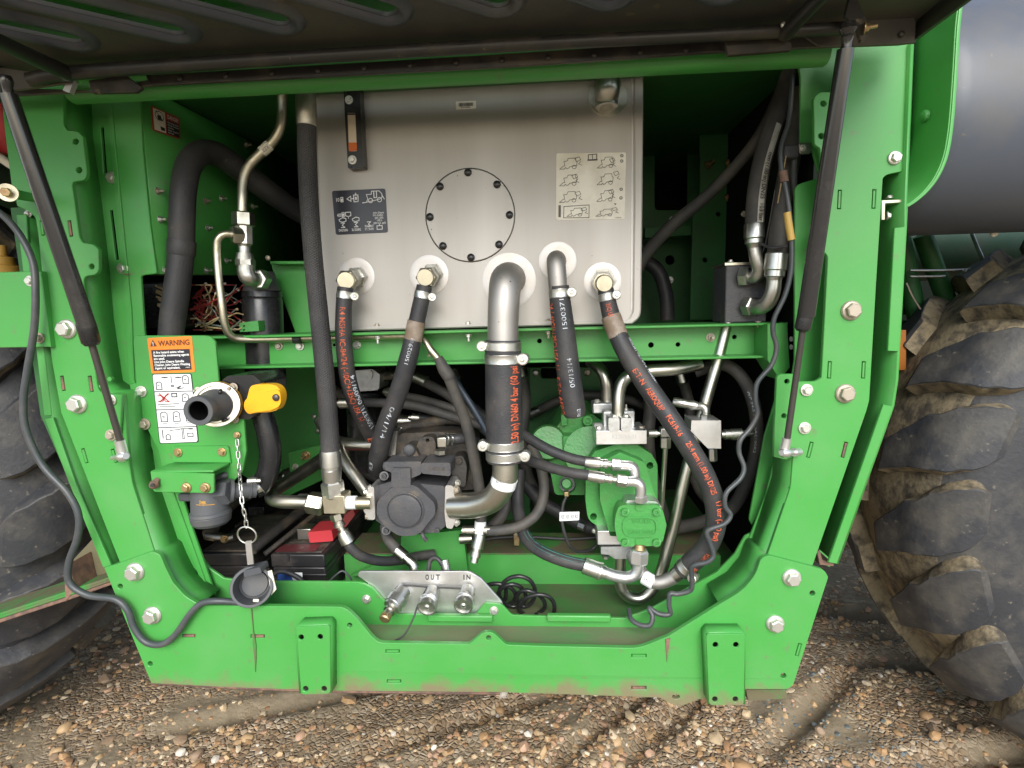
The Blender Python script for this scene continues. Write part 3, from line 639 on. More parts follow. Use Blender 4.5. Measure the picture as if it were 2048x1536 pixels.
# front sill
SS = [(377, 1272, 26, 90), (515, 1273, 28, 90), (785, 1303, 28, 90), (788, 1363, 28, 90), (1278, 1312, 30, 90), (1278, 1376, 30, 90), (1597, 1300, 26, 16)]
plate('sill_plate', [(208, 1136), (240, 1126), (304, 1103, 5), (320, 1110, 6), (330, 1135), (345, 1165), (370, 1193, 8), (400, 1211, 10), (690, 1214, 16), (716, 1240), (743, 1273), (757, 1286, 10), (938, 1289, 6), (966, 1265, 8), (986, 1265, 8), (1012, 1290, 6), (1100, 1293), (1278, 1297, 20), (1337, 1273), (1439, 1209), (1485, 1182, 24), (1511, 1150, 14), (1522, 1117, 8), (1537, 1111, 6), (1649, 1140, 10), (1657, 1155), (1586, 1373, 8), (1573, 1379), (1492, 1379), (1407, 1398), (1395, 1400), (1366, 1412, 8), (1343, 1409, 8), (1319, 1396), (1176, 1391), (1000, 1385), (664, 1382), (480, 1376), (302, 1367)],
      -.010, .010, GREENSILL, FR, holes=[disc(240, 1173, 5), disc(300, 1328, 5), disc(699, 1251, 5), disc(977, 1276, 5), disc(1352, 1394, 8, ry=4.5), disc(1625, 1187, 5.5), disc(1567, 1352, 5.5)] + slots_of(SS))
tabs([SS[0], SS[1], SS[5]], -.010, RUST); tabs(SS[2:5] + SS[6:], -.010, GREEN)
wall('sill_rust_edge', [(302, 1367), (480, 1377), (664, 1384), (1000, 1388)], -.004, .03, RUST, FR)
plate('weld_seam', [(501, 1218), (503.5, 1218), (507, 1262), (512, 1290), (512, 1318), (510.5, 1345), (508.5, 1318), (505, 1288), (505, 1260)], -.0125, .003, MUDGREEN, FR, bev=.3); plate('weld_seam', [(1331, 1279), (1341, 1277), (1336, 1312), (1334, 1325)], -.0125, .003, RUST, FR, bev=.3)
plate('frame_rail', [(1492, 1380), (1572, 1380), (1578, 1398), (1496, 1402)], .02, .3, MUDGREEN, FR)
def pad(pts, rim, holes):
    wall('pad_flange', rim, -.040, -.008, GREEN, FR, th=.004)
    plate('mounting_pad', pts, -.043, .004, GREENSILL, FR, holes=[disc(x, y, 5.5) for x, y in holes]); plate('pad_hole_black', inset(rnd(pts), 2), -.016, .003, INKK, FR)  # black sheet behind the pad makes its holes read dark
pad([(592, 1254, 8), (660, 1251, 8), (661, 1388, 8), (602, 1390, 8)], [(600, 1386), (592, 1258), (598, 1252), (654, 1250), (660, 1257), (661, 1386)], [(602, 1275), (640, 1274), (611, 1378), (648, 1378)])
pad([(1412, 1268, 8), (1490, 1268, 8), (1488, 1411, 8), (1418, 1411, 8)], [(1418, 1408), (1412, 1274), (1419, 1266), (1484, 1266), (1490, 1274), (1488, 1408)], [(1431, 1290), (1472, 1290), (1430, 1399), (1471, 1399)])
for x, y, r in ((132, 658, 18.5), (153, 808, 18.5), (268, 1143, 18), (303, 1230, 17.5)): bolt(FR, x + 3, y, -.001 if y < 1000 else -.011, r)
for x, y, r in ((1702, 621, 20.5), (1690, 787, 20), (1789, 316, 14), (1583, 1155, 19), (1550, 1247, 18.5)): bolt(FR, x, y, -.001 if y < 1100 else -.011, r)
for x, y in ((1613, 780), (1609, 856)): bolt(FR, x, y, -.001, 12.5, kind='plain')
plate('strut_tab', [(206, 787), (244, 789, 3), (240, 860), (236, 900), (222, 890)], -.008, .006, GREEN, FR)
for x, y in ((222, 800), (223, 870)): bolt(FR, x, y, -.009, 11, kind='plain')
# inner sill, trough and floor
IS = plate('inner_sill_plate', [(345, 1062), (381, 1068, 8), (393, 1101), (419, 1137), (448, 1157), (500, 1163), (722, 1164, 14), (746, 1177), (792, 1229, 8), (950, 1230), (969, 1206, 6), (1004, 1209, 6), (1024, 1231, 6), (1250, 1237), (1300, 1219), (1434, 1145), (1470, 1108), (1490, 1072, 6), (1515, 1062), (1530, 1085), (1500, 1250), (1400, 1330), (350, 1320)], .090, .006, GREEN, FR)
zt = P(900, 1296, 0).z
box('trough_floor', (P(330, 1290, 0).x, 0.0, zt - .012), (P(1500, 1290, 0).x, .09, zt - .004), TROUGH, FR, bevel=0)
for x0, x1 in ((855, 985), (1094, 1222)): pbox('trough_step', x0, 1232, x1, 1245, .075, .014, GREEN, FR, bevel=.003)
bolt(FR, 733, 1198, .089, 9, kind='plain'); bolt(FR, 988, 1221, .089, 9, kind='plain')
ZF = P(1100, 1167, .30).z
XL, XR = P(255, 700, .1).x - .05, P(1590, 700, .1).x + .02
box('floor_panel', (XL, .095, ZF - .008), (XR, 1.06, ZF), GREEND, FR, bevel=0)
bx0, bx1 = P(690, 1130, .30).x, P(1440, 1130, .30).x
zb = P(1200, 1108, .30).z
box('floor_beam', (bx0, .30, ZF), (bx1, .44, zb), MUDGREEN, FR, bevel=.004)
box('floor_beam_face', (bx0, .2975, ZF), (bx1, .30, zb - .002), GREEN, FR, bevel=0)
prism('pump_bracket', [(803, 1072), (926, 1060), (930, 1096), (936, 1148), (700, 1152), (800, 1108)], .27, .02, GREEN, FR)
# cross channel under the tank
CH = thing('cross_channel', 'horizontal green steel channel with holes carrying the stainless tank', 'channel', (900, 720, .2))
def chan(x0, x1, parts):
    a, b = P(x0, 690, .15), P(x1, 690, .15)
    for nm, y0, y1, ya, yb in parts:
        pass
cy = [(255, 668), (1562, 652)]
def cz(x, dy, Y): # height along the channel
    t = (x - 255) / (1562 - 255); return P(x, 668 + (652 - 668) * t + dy, Y).z
zc0 = P(900, 661, .15).z; zc1 = P(900, 724, .15).z; xa, xb = P(250, 690, .15).x, P(1575, 690, .15).x
box('top_flange', (xa, .15, zc0 - .006), (xb, .32, zc0), GREEN, CH); box('bottom_flange', (xa, .15, zc1 - .006), (xb, .32, zc1), GREEN, CH)
WY = .205
def web():
    mb = MB(); l, r = xa, xb
    hs_ = [(1079, 682, 5), (1302, 690, 6), (1356, 689, 5), (1469, 674, 5), (668, 690, 3)]
    loops = [[(l, zc1), (r, zc1), (r, zc0 - .006), (l, zc0 - .006)]]
    for x, y, q in hs_:
        c = P(x, y, WY); s = S(x, y, WY); loops.append([(c.x + q * s * math.cos(k * .6283), c.z + q * s * math.sin(k * .6283)) for k in range(10)])
    flat_poly(mb, loops, lambda x, z: Vector((x, WY, z)), lambda x, z: Vector((x, WY + .006, z)))
    mb.build('web', GREEN, CH, ang=30)
web()
for x, y, r in ((558, 692, 8), (600, 692, 8.5), (714, 690, 8)): bolt(CH, x, y, WY - .001, r, kind='plain')
bolt(CH, 1421, 675, WY - .001, 9, kind='stud')
for x, y in ((754, 652), (936, 648), (1096, 642)):
    bolt(CH, x, y, .158, 6, kind='plain', d=Vector((0, 0, 1))); bolt(CH, x + 1, y + 21, .162, 7, kind='stud', d=Vector((0, 0, -1)))
for x, y in ((860, 712), (1456, 645), (1516, 643)): bolt(CH, x, y, .17, 6, kind='stud', d=Vector((0, 0, 1 if y > 700 else -1)))
plate('end_plate', [(1535, 648), (1575, 645), (1580, 735), (1560, 760), (1535, 720)], .13, .07, GREEN, CH)
for y in (678, 694): plate('slot_hole', rnd([(1579, y - 5, 3), (1586, y - 5, 3), (1586, y + 5, 3), (1579, y + 5, 3)]), .068, .001, INKK, FR, bev=.2)
# compartment shell
SH = thing('compartment_shell', 'back and side panels in shade-darkened colours enclosing the machinery behind the tank', 'panel', (1000, 1165, .86))
ZT = P(900, 120, 0).z
box('back_panel', (XL - .2, 1.05, ZF - .01), (XR + .2, 1.06, ZT + .3), VOID, SH, bevel=0)  # near-black colour makes the back of the bay dark
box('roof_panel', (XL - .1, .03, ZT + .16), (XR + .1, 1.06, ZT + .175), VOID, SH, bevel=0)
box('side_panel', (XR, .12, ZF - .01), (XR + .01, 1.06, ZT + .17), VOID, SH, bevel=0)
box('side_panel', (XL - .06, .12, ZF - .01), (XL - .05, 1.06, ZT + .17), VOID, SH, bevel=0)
plate('rear_bracket', [(1400, 235), (1505, 235), (1510, 640), (1380, 640), (1385, 430), (1400, 400)], .62, .01, GREENSHADE, SH, holes=[disc(1485, 250, 5), disc(1410, 520, 5), disc(1437, 428, 5)])
plate('rear_panel', [(1240, 150), (1610, 140), (1610, 650), (1240, 650)], .82, .01, GREENSHADE, SH, holes=[rnd([(1310, 300, 8), (1375, 300, 8), (1375, 420, 8), (1310, 420, 8)]), disc(1340, 520, 9), disc(1540, 260, 7)])
plate('rear_rail', [(1290, 455), (1390, 450), (1390, 470), (1290, 476)], .66, .03, GREENSHADE, SH); plate('rear_rail', [(1500, 240), (1522, 240), (1526, 640), (1502, 640)], .55, .03, GREENSHADE, SH)
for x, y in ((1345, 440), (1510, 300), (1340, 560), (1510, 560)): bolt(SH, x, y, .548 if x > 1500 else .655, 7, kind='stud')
plate('rear_bracket', [(1288, 165), (1415, 160), (1415, 190), (1290, 196)], .60, .02, GREENSHADE, SH)
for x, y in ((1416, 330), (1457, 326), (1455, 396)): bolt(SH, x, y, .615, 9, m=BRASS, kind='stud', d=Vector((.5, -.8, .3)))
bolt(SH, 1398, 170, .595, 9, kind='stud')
plate('rear_bracket', [(1060, 735), (1210, 735), (1215, 900), (1055, 900)], .68, .01, GREENSHADE, SH, holes=[rnd([(1082, 735, 4), (1125, 735, 4), (1125, 757, 6), (1082, 757, 6)])])
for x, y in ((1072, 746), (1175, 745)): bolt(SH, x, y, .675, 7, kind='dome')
plate('rear_bracket', [(1000, 735), (1060, 735), (1060, 1080), (1010, 1080)], .74, .01, GREENSHADE, SH)
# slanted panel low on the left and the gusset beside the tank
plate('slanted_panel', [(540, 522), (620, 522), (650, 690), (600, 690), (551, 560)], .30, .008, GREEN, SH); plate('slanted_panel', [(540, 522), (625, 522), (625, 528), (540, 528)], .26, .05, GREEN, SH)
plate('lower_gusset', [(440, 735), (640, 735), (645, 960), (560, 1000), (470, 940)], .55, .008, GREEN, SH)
plate('lower_strap', [(575, 905, 4), (640, 890), (645, 930), (580, 945, 4)], .45, .01, GREEN, SH); bolt(SH, 612, 911, .449, 9, m=BRASS, kind='stud'); bolt(SH, 591, 933, .449, 6, kind='stud')
for x, y in ((628, 833), (636, 861)): bolt(SH, x, y, .545, 5, kind='dome')
# green box wall high on the left
GB = thing('side_box', 'green sheet metal box wall with studs and a danger sticker', 'box', (300, 548, .08))
a0, a1 = P(277, 168, .078), P(313, 548, .078)
def side_wall():
    mb = MB(); L = .64; dx = .03; e_ = P(592, 552, a1.y + L)
    q = [a0, Vector((a0.x + dx, a0.y + L, a0.z - .0)), Vector((a1.x + dx, a1.y + L, e_.z)), a1]
    mb.add(q, [(0, 1, 2, 3)]); mb.build('wall_sheet', GREEN, GB, solid=.006)
    return q
SWQ = side_wall()
sw_n = (SWQ[1] - SWQ[0]).cross(SWQ[3] - SWQ[0]).normalized()
if sw_n.dot(CAM - SWQ[0]) < 0: sw_n = -sw_n
def on_wall(x, y): return PN(x, y, SWQ[0], sw_n)
for x, y in ((312, 382), (317, 439), (327, 541), (408, 402), (440, 397), (413, 456), (410, 541), (503, 413), (450, 521), (490, 290)):
    p = on_wall(x, y); bolt(GB, p + sw_n * .003, 0, 0, 0, kind='stud', d=sw_n, rm=.0078)
wl = MB(); e0 = a1 + Vector((-.06, -.004, 0)); wl.add([e0, SWQ[2], SWQ[2] + Vector((0, 0, .012)), e0 + Vector((0, 0, .012)), e0 + Vector((.004, -.02, 0)), SWQ[2] + Vector((.01, -.02, 0))], [(0, 1, 2, 3), (0, 1, 5, 4)]); wl.build('bottom_lip', MUDGREEN, GB, solid=.003)
# roof wedge above the box keeps the dark gap

class WQuad:                      # the same for a face given by four points in space and its outward normal
    def __init__(s, tl, tr, br, bl, n): s.c = (tl, tr, br, bl); s.n = n
    def __call__(s, u, v, lift=0.0):
        tl, tr, br, bl = s.c
        return (tl * (1 - u) + tr * u) * (1 - v) + (bl * (1 - u) + br * u) * v + s.n * lift
    def aspect(s): return (s(1, .5) - s(0, .5)).length / (s(.5, 1) - s(.5, 0)).length
def scribble(mb, q, u0, v0, u1, v1, rs, wd=.008, lift=.0018):   # a machine pictogram: stepped body outline with header and wheels
    def m(a, b): return (u0 + a * (u1 - u0), v0 + b * (v1 - v0))
    stroke(mb, q, [m(*p) for p in ((0, 1), (.18, .72), (.26, .72), (.22, .4), (.2, .32), (.36, .3), (.42, .06), (.78, .04), (.8, .3), (.86, .34), (.84, .7), (.5, .78), (.46, .9), (.36, .98), (.28, .86), (.24, 1), (0, 1))], wd, lift)
    stroke(mb, q, [m(.72 + .1 * math.cos(k * .785), .82 + .16 * math.sin(k * .785)) for k in range(9)], wd, lift)
    x, y = rs.uniform(.6, .9), rs.uniform(-.1, .3)
    stroke(mb, q, [m(x, y), m(x + .22, y - .12), m(x + .3, y + .14), m(x + .1, y + .3), m(x, y)], wd, lift)
    stroke(mb, q, [m(x + .3, y + .3), m(x + .2, y + .5), m(x + .36, y + .62)], wd, lift)
# danger sticker on the box wall
_w = sw_n * .0034; dq = WQuad(on_wall(298, 211) + _w, on_wall(355, 236) + _w, on_wall(357, 279) + _w, on_wall(302, 261) + _w, sw_n)
st = sticker('danger_sticker', dq, STKR, GB, rad=.05); tag(st, 'red and black danger sticker with white hand pictogram')
wl = MB(); fill(wl, dq, [(.05, .06), (.46, .06), (.46, .94), (.05, .94)], .0016); wl.build('white_panel', STKC, st, ang=0)
wl = MB(); fill(wl, dq, [(.50, .34), (.95, .34), (.95, .94), (.50, .94)], .0016); stroke(wl, dq, [(.255 + .15 * math.cos(k * .5236), .3 + .19 * math.sin(k * .5236)) for k in range(13)], .03, .002)
fill(wl, dq, [(.17, .3), (.3, .26), (.34, .44), (.2, .48)], .002); stroke(wl, dq, [(.14, .14), (.37, .46)], .03, .002); fill(wl, dq, [(.26, .72), (.42, .74), (.42, .88), (.28, .88)], .002); wl.build('black_print', INKK, st, ang=0)
wl = MB(); put_text(wl, dq, 'DANGER', .54, .10, .94, .27, .0022)
for i, s_ in enumerate(('Rotating parts', 'Keep hands', 'away', 'Stop engine', 'first')): put_text(wl, dq, s_, .53, .39 + .11 * i, .93 if len(s_) > 6 else .75, .46 + .11 * i, .0024)
wl.build('white_print', WHITE, st, ang=0)

# ================================================================== stainless hydraulic tank
TY = .20
TK = thing('oil_tank', 'large stainless steel hydraulic oil tank with round bolted cover and five ports', 'tank', (960, 655, TY))
plate('front_sheet', [(627, 140), (1286, 140), (1284, 400), (1281, 632, 14), (1266, 645), (958, 652), (656, 660, 6), (648, 600), (640, 500), (630, 200)], TY, .30, STAIN, TK, bev=3)
plate('edge_flange', [(1268, 140), (1287, 140), (1285, 400), (1282, 634, 16), (1264, 648), (958, 655), (656, 663), (655, 656), (958, 647), (1258, 640, 12), (1266, 622), (1269, 400)], TY - .004, .012, STAIN, TK, bev=2.5)
plate('weld_line', [(1263, 140), (1266, 140), (1265, 620), (1262, 620)], TY - .0012, .002, STAINW, TK, bev=.5)
# round cover
cvx, cvy = 940.5, 430
plate('cover_gasket', disc(cvx, cvy, 90, 64, ry=94.4), TY - .0012, .002, INKK, TK, bev=0)
cv = plate('cover', disc(cvx, cvy, 88.6, 64, ry=93), TY - .006, .006, STAIN, TK, bev=1.2)
for x, y in ((936, 345), (994, 369), (1019, 430), (998, 489), (942, 515), (886, 492), (860, 434), (880, 373)): bolt(cv, x, y, TY - .0065, 7.6, m=PLASTIC, kind='dome', name='cap_screw'); bolt(cv, x - .5, y - .5, TY - .0095, 3.4, m=ALU, kind='dome', name='screw_head')
# weld rings round the ports
for x, y, rx, ry in ((713, 553, 36, 38), (858, 550, 39, 40), (1018, 561, 54, 54), (1115, 522, 38, 40), (1205, 563, 38, 39)):
    mb = MB(); c = P(x, y, TY); s = S(x, y, TY)
    lathe(mb, c + Vector((0, .004, 0)), Vector((0, -1, 0)), [(0, rx * s), (.0047, rx * s), (.0052, rx * s * .95), (.0050, rx * s * .7), (.0048, rx * s * .3)], 36); mb.build('weld_ring', STAINW, TK, ang=40)
# breather elbow at the top
t_, pa_ = tube('breather_elbow', [(1216, 150, .16, 24), (1216, 178, .15, 24), (1213, 195, .17, 24), (1212, 200, .20, 26)], 24, PIPE, TK); clamp(TK, Path([(1214, 195, .165), (1214, 222, .165)], 21), .5, 10, -1, S(1214, 200, .16), STEEL, twist=70)
plate('breather_base', disc(1216, 194, 40, 30), TY - .002, .004, PIPE, TK, bev=1)
# level gauge
LG = thing('level_gauge', 'narrow black sight gauge with amber oil bolted to the stainless tank', 'gauge', (706, 335, .17))
lgp = [(686, 150), (719, 150), (720, 200), (727, 334, 3), (696, 337, 3), (690, 240)]
prism('gauge_body', lgp, .172, .028, PLASTIC, LG, bevel=.002)
prism('sight_window', [(695, 226), (710, 226), (714, 302, 3), (698, 303, 3)], .1705, .003, GLASSY, LG, bevel=0); prism('oil', [(697, 285), (713, 285), (714, 301, 3), (698, 303, 3)], .1695, .002, AMBER, LG, bevel=0); prism('level_mark', [(695, 227), (710, 227), (710, 229.5), (695, 229.5)], .1692, .001, INKK, LG, bevel=0)
bolt(LG, 698, 200, .171, 8, kind='plain'); bolt(LG, 705, 320, .171, 8.5, kind='plain')
# stickers on the tank
q = Quad((912, 203.5), (952, 202), (952, 217), (912, 219), TY); st = sticker('barcode_label', q, STKC, TK, rad=0); tag(st, 'small cream barcode label on the tank')
wl = MB(); rs = random.Random(3); u = .14
while u < .84:
    wd_ = rs.choice((.012, .02, .03)); fill(wl, q, [(u, .2), (u + wd_, .2), (u + wd_, .68), (u, .68)], .0018); u += wd_ + rs.choice((.012, .02))
put_text(wl, q, 'R314096', .26, .74, .72, .90); wl.build('print', INKK, st, ang=0)
q = Quad((664, 382), (771, 377), (776, 465), (672, 470), TY); st = sticker('service_sticker', q, STKK, TK, rad=.05); tag(st, 'black service sticker with white machine outline and oil capacities')
wl = MB()
put_text(wl, q, '10', .07, .17, .13, .25); put_text(wl, q, '400', .06, .52, .14, .60)
for v0 in (.16, .50):
    stroke(wl, q, [(.155, v0), (.195, v0), (.195, v0 + .10), (.155, v0 + .10)], .018, closed=True); fill(wl, q, [(.165, v0 + .03), (.185, v0 + .03), (.185, v0 + .08), (.165, v0 + .08)])
stroke(wl, q, [(.27, .20), (.345, .14), (.345, .26)], .018, closed=True); stroke(wl, q, [(.40, .12), (.48, .12), (.48, .27), (.40, .27)], .024, closed=True); fill(wl, q, [(.425, .16), (.455, .16), (.455, .23), (.425, .23)]); stroke(wl, q, [(.43, .12), (.44, .08), (.45, .12)], .02); stroke(wl, q, [(.36, .2), (.4, .2)], .02)
stroke(wl, q, [(.22, .50), (.32, .50), (.32, .58), (.27, .60), (.27, .64), (.27, .60), (.22, .58)], .018, closed=True)
stroke(wl, q, [(.56, .30), (.63, .30), (.66, .22), (.64, .12), (.73, .12), (.74, .05), (.88, .05), (.93, .12), (.93, .20), (.88, .24), (.70, .28), (.56, .31)], .016); stroke(wl, q, [(.78, .06), (.78, .2), (.83, .2), (.83, .06)], .02); stroke(wl, q, [(.93, .14), (.97, .24)], .016)
for cx, cyy, rr in ((.71, .26, .05), (.88, .25, .05)): stroke(wl, q, [(cx + rr * .8 * math.cos(k * .628), cyy + rr * math.sin(k * .628)) for k in range(11)], .018)
for i, (u0, s_) in enumerate(((.07, 'DH275096'), (.32, 'DL CR2409G'), (.57, 'P.T. 30-0W'))):
    put_text(wl, q, s_, u0, .875, u0 + .17, .93); stroke(wl, q, [(u0 + .05, .74), (u0 + .12, .74), (u0 + .07, .79), (u0 + .12, .84), (u0 + .05, .84)], .016)
    if i < 2: stroke(wl, q, [(u0 + .02, .66), (u0 + .09, .62), (u0 + .15, .64), (u0 + .15, .70), (u0 + .08, .72), (u0 + .03, .70)], .016, closed=True)
put_text(wl, q, '95 GRAIS7', .57, .81, .74, .86)
for i, (s_, a, b) in enumerate((('John Deere', .74, .95), ('HY-GARD', .74, .93), ('(J20C / J20D)', .77, .93), ('150 L', .81, .91), ('(40 U.S. gal)', .74, .97))): put_text(wl, q, s_, a, .52 + .058 * i, b, .562 + .058 * i)
stroke(wl, q, [(.80, .84), (.90, .84), (.90, .92), (.80, .92)], .016, closed=True); stroke(wl, q, [(.85, .84), (.85, .80)], .016)
wl.build('print', WHITE, st, ang=0)
q = Quad((1112.5, 307), (1252, 305), (1249, 439), (1112, 440), TY); st = sticker('procedure_sticker', q, STKC, TK, rad=.03); tag(st, 'cream sticker with eight grey machine pictograms and an open book')
wl = MB(); rs = random.Random(9)
for i in range(3):
    scribble(wl, q, .05, .07 + .25 * i, .34, .24 + .25 * i, rs); scribble(wl, q, .59, .06 + .25 * i, .86, .23 + .25 * i, rs)
scribble(wl, q, .16, .82, .42, .95, rs); scribble(wl, q, .58, .84, .86, .95, rs)
stroke(wl, q, [(.115, .80), (.48, .78), (.48, .97), (.11, .97)], .010, closed=True); stroke(wl, q, [(.46, .03), (.58, .02), (.58, .10), (.46, .105)], .014, closed=True); stroke(wl, q, [(.52, .03), (.52, .1)], .012); stroke(wl, q, [(.455, .11), (.585, .105)], .022)
for v0 in (.05, .13, .55, .68):
    stroke(wl, q, [(.94 + .018 * math.cos(k * .785), v0 + .018 * math.sin(k * .785)) for k in range(9)], .012)
put_text(wl, q, 'N405296', .86, .965, .95, .98); fill(wl, q, [(.035, .78), (.07, .78), (.07, .96), (.035, .96)]); fill(wl, q, [(.84, .76), (.88, .76), (.86, .79)]); wl.build('print', INK, st, ang=0)

# ================================================================== hoses and pipes from the tank
def sc(x, y, Y): return S(x, y, Y)
def port_elbow(par, hx, hy, bx, by, r, yo=.135):
    """right-angle hex fitting: neck out of the tank, cube body, hose tail downwards"""
    mb = MB(); lathe(mb, P(bx, by, TY), P(hx + 4, hy, yo + .02) - P(bx, by, TY), [(0, .024), (.012, .024), (.012, .020), (.05, .020)], 6)
    mb.build('hex_neck', STEEL, par, ang=20)
    turn('elbow_head', (hx + 5, hy - 1, yo + .028), (hx - 1, hy, yo - .008), [(0, r), (.10, r), (.10, r), (.86, r), (1, r * .9)], PIPEG, par, n=24); hexn('elbow_body', (hx + 7, hy - 1, yo + .045), (hx + 1, hy, yo), r * 1.22, PIPE, par)
g1 = 'hoses running down from the tank ports'
# port 1
T = thing('hydraulic_hose', 'black hose with orange lettering leaving the tank beside the woven hose', 'hose', (703, 560, .13), g1)
port_elbow(T, 692, 561, 716, 553, 17); o, pa = tube('tube', [(691, 575, .135, 15.5), (688, 610, .133, 15.5), (687, 660, .133), (690, 710, .14), (699, 770, .16), (717, 820, .20), (742, 868, .26), (765, 905, .32)], 16, RUBBER, T); clamp(T, pa, .035, 14, 1, sc(690, 590, .13))
hose_print('print', pa, 'R4 MSHA IC-84/24 (-40C/+135C) USA  !-!', .09, .66, INKO, T, ang=-8, h=.62, flip=False); hose_print('print', pa, '1500371! 06/09/14', .74, .40, WHITEP, T, ang=30, h=.55, flip=True); hose_print('print', pa, 'E-T-N', .80, .95, INKO, T, ang=-20, h=.7)
# port 2
T = thing('hydraulic_hose', 'black hose with brown sleeve and white hand lettering slanting from the tank', 'hose', (857, 555, .13), g1)
port_elbow(T, 851, 555, 866, 547, 17); o, pa = tube('tube', [(849, 572, .135, 15.5), (843, 600, .133, 16), (832, 650, .133, 16.5), (816, 720, .135, 18.5), (795, 790, .15, 18.5), (772, 850, .17, 18.5), (758, 905, .20, 18.5), (755, 938, .25, 18.5)], 17, RUBBER, T); clamp(T, pa, .04, 14, 1, sc(850, 590, .13))
mb = MB(); c, t, r = pa.at(.195); mb2 = Path([c - t * .02, c + t * .022], r * 1.07); sweep(mb, mb2.p, mb2.r, 24); mb.build('sleeve', BROWNB, T)
hose_print('print', pa, '1500296J', .34, .23, WHITEP, T, ang=-5, h=.40, flip=True, bold=-.004); hose_print('print', pa, '04/1/14', .55, .72, WHITEP, T, ang=0, h=.45, bold=-.004); hose_print('print', pa, 'R3', .94, .88, WHITEP, T, ang=-40, h=.4)
# port 3: wide suction pipe
T = thing('suction_pipe', 'wide silver pipe bending down from the tank into a banded rubber sleeve', 'pipe', (1012, 540, .12), g1)
o, pa = tube('upper_pipe', [(1020, 558, .205, 32), (1016, 557, .15, 32), (1011, 566, .105, 32), (1008, 600, .088, 31.5), (1006, 650, .085, 31), (1006, 700, .085, 31)], 31, STAIN, T, n=28)
o, pa2 = tube('rubber_sleeve', [(1006, 680, .085, 35), (1006, 705, .085, 36), (1007, 760, .085, 36.5), (1008, 830, .085, 36.8), (1009, 890, .085, 36.5), (1010, 922, .085, 35.5)], 36, RUBBER, T, n=32)
clamp(T, pa2, .048, 17, -1, sc(1006, 700, .085)); clamp(T, pa2, .15, 19, 1, sc(1006, 715, .085), twist=12); clamp(T, pa2, .855, 17, -1, sc(1006, 890, .085)); clamp(T, pa2, .945, 17, 1, sc(1006, 912, .085), twist=10)
hose_print('print', pa2, '2.50 in) DN60 4 bar (60 psi', .825, .20, INKO, T, ang=33, h=.44, bold=.03); hose_print('print', pa2, '5', .985, .955, INKO, T, ang=22, h=.5, flip=True)
o, pa3 = tube('lower_pipe', [(1010, 900, .085, 26), (1010, 945, .085, 25.5), (1005, 970, .088, 25.5), (985, 998, .10, 25.5), (950, 1010, .12, 25.5), (905, 1012, .14, 25.5)], 25.5, PIPE, T, n=28)
mb = MB(); c, t, r = pa3.at(.30); mb2 = Path([c - t * .010, c + t * .010], r * 1.02); sweep(mb, mb2.p, mb2.r, 28); o = mb.build('paper_label', STKW, T); hose_print('print', Path([c + Vector((-.016, 0, 0)), c + Vector((.016, 0, 0))], r * 1.03), 'R314096 AN2', .05, .95, INK, T, ang=0, h=.18)
# port 4
T = thing('hydraulic_hose', 'short straight hose below bare bent pipe with white lettering', 'hose', (1113, 515, .12), g1)
o, pa = tube('upper_pipe', [(1114, 522, .205, 19), (1113, 520, .16, 19), (1112, 524, .13, 19), (1114, 548, .12, 19), (1117, 590, .118, 18.5)], 19, STAIN, T, n=24)
o, pa2 = tube('tube', [(1118, 572, .118, 20), (1120, 600, .118, 21), (1126, 650, .118, 22.5), (1134, 720, .118, 23.5), (1143, 790, .12, 24), (1148, 822, .122, 23.5), (1149, 831, .123, 20)], 22, RUBBER, T, n=24); clamp(T, pa2, .055, 17, 1, sc(1118, 585, .118))
hose_print('print', pa2, '24 (-40C/+135C) USA  !-!', .12, .62, INKO, T, ang=-58, h=.55); hose_print('print', pa2, 'E-T-N AERO', .68, .97, INKO, T, ang=-64, h=.55); hose_print('print', pa2, '1500371', .32, .10, WHITEP, T, ang=8, h=.40, flip=True, bold=-.004); hose_print('print', pa2, '05/13/14', .76, .54, WHITEP, T, ang=10, h=.38, flip=True, bold=-.004); hose_print('print', pa2, 'R02', .985, .93, WHITEP, T, ang=22, h=.3, flip=True)
# port 5
T = thing('hydraulic_hose', 'long curved black hose with orange maker lettering sweeping down to the floor', 'hose', (1205, 565, .12), g1)
mb = MB(); lathe(mb, P(1207, 562, TY), P(1206, 566, .15) - P(1207, 562, TY), [(0, .029), (.008, .029), (.008, .025), (.06, .023)], 6); mb.build('hex_neck', STEEL, T, ang=20)
turn('elbow_head', (1206, 566, .15), (1209, 567, .10), [(0, 19), (.2, 19), (.2, 17), (.9, 17), (1, 15)], PIPEG, T)
pth = [(1211, 578, .12, 16), (1217, 610, .118, 17), (1228, 650, .115, 19), (1250, 700, .10, 20), (1290, 765, .075), (1335, 830, .055), (1378, 895, .045), (1412, 955, .045), (1430, 1010, .05), (1430, 1055, .055), (1412, 1095, .065), (1383, 1125, .075), (1362, 1143, .085, 18)]
o, pa = tube('tube', pth, 20.5, RUBBER, T, n=22); clamp(T, pa, .025, 15, 1, sc(1213, 593, .12))
mb = MB(); c, t, r = pa.at(.115); mb2 = Path([c - t * .022, c + t * .024], r * 1.06); sweep(mb, mb2.p, mb2.r, 24); mb.build('sleeve', BROWNB, T)
for s_, a, b, g in (('35C) US', .045, .085, 0), ('E-T-N', .265, .315, -8), ('AEROQUIP', .33, .405, -5), ('FC619-16', .425, .49, 0), ('25.4 mm (1.00 in) DN25', .515, .685, 10), ('17 bar (250 psi)', .71, .835, 20), ('HSM 1.', .885, .925, 34), ('R5', .945, .965, 40)): hose_print('print', pa, s_, a, b, INKO, T, ang=g, h=.50, bold=.02)
hose_print('print', pa, '1500381 05/14/14 1500381', .17, .33, WHITEP, T, ang=62, h=.30)
clamp(T, pa, .975, 15, 1, sc(1370, 1135, .08))
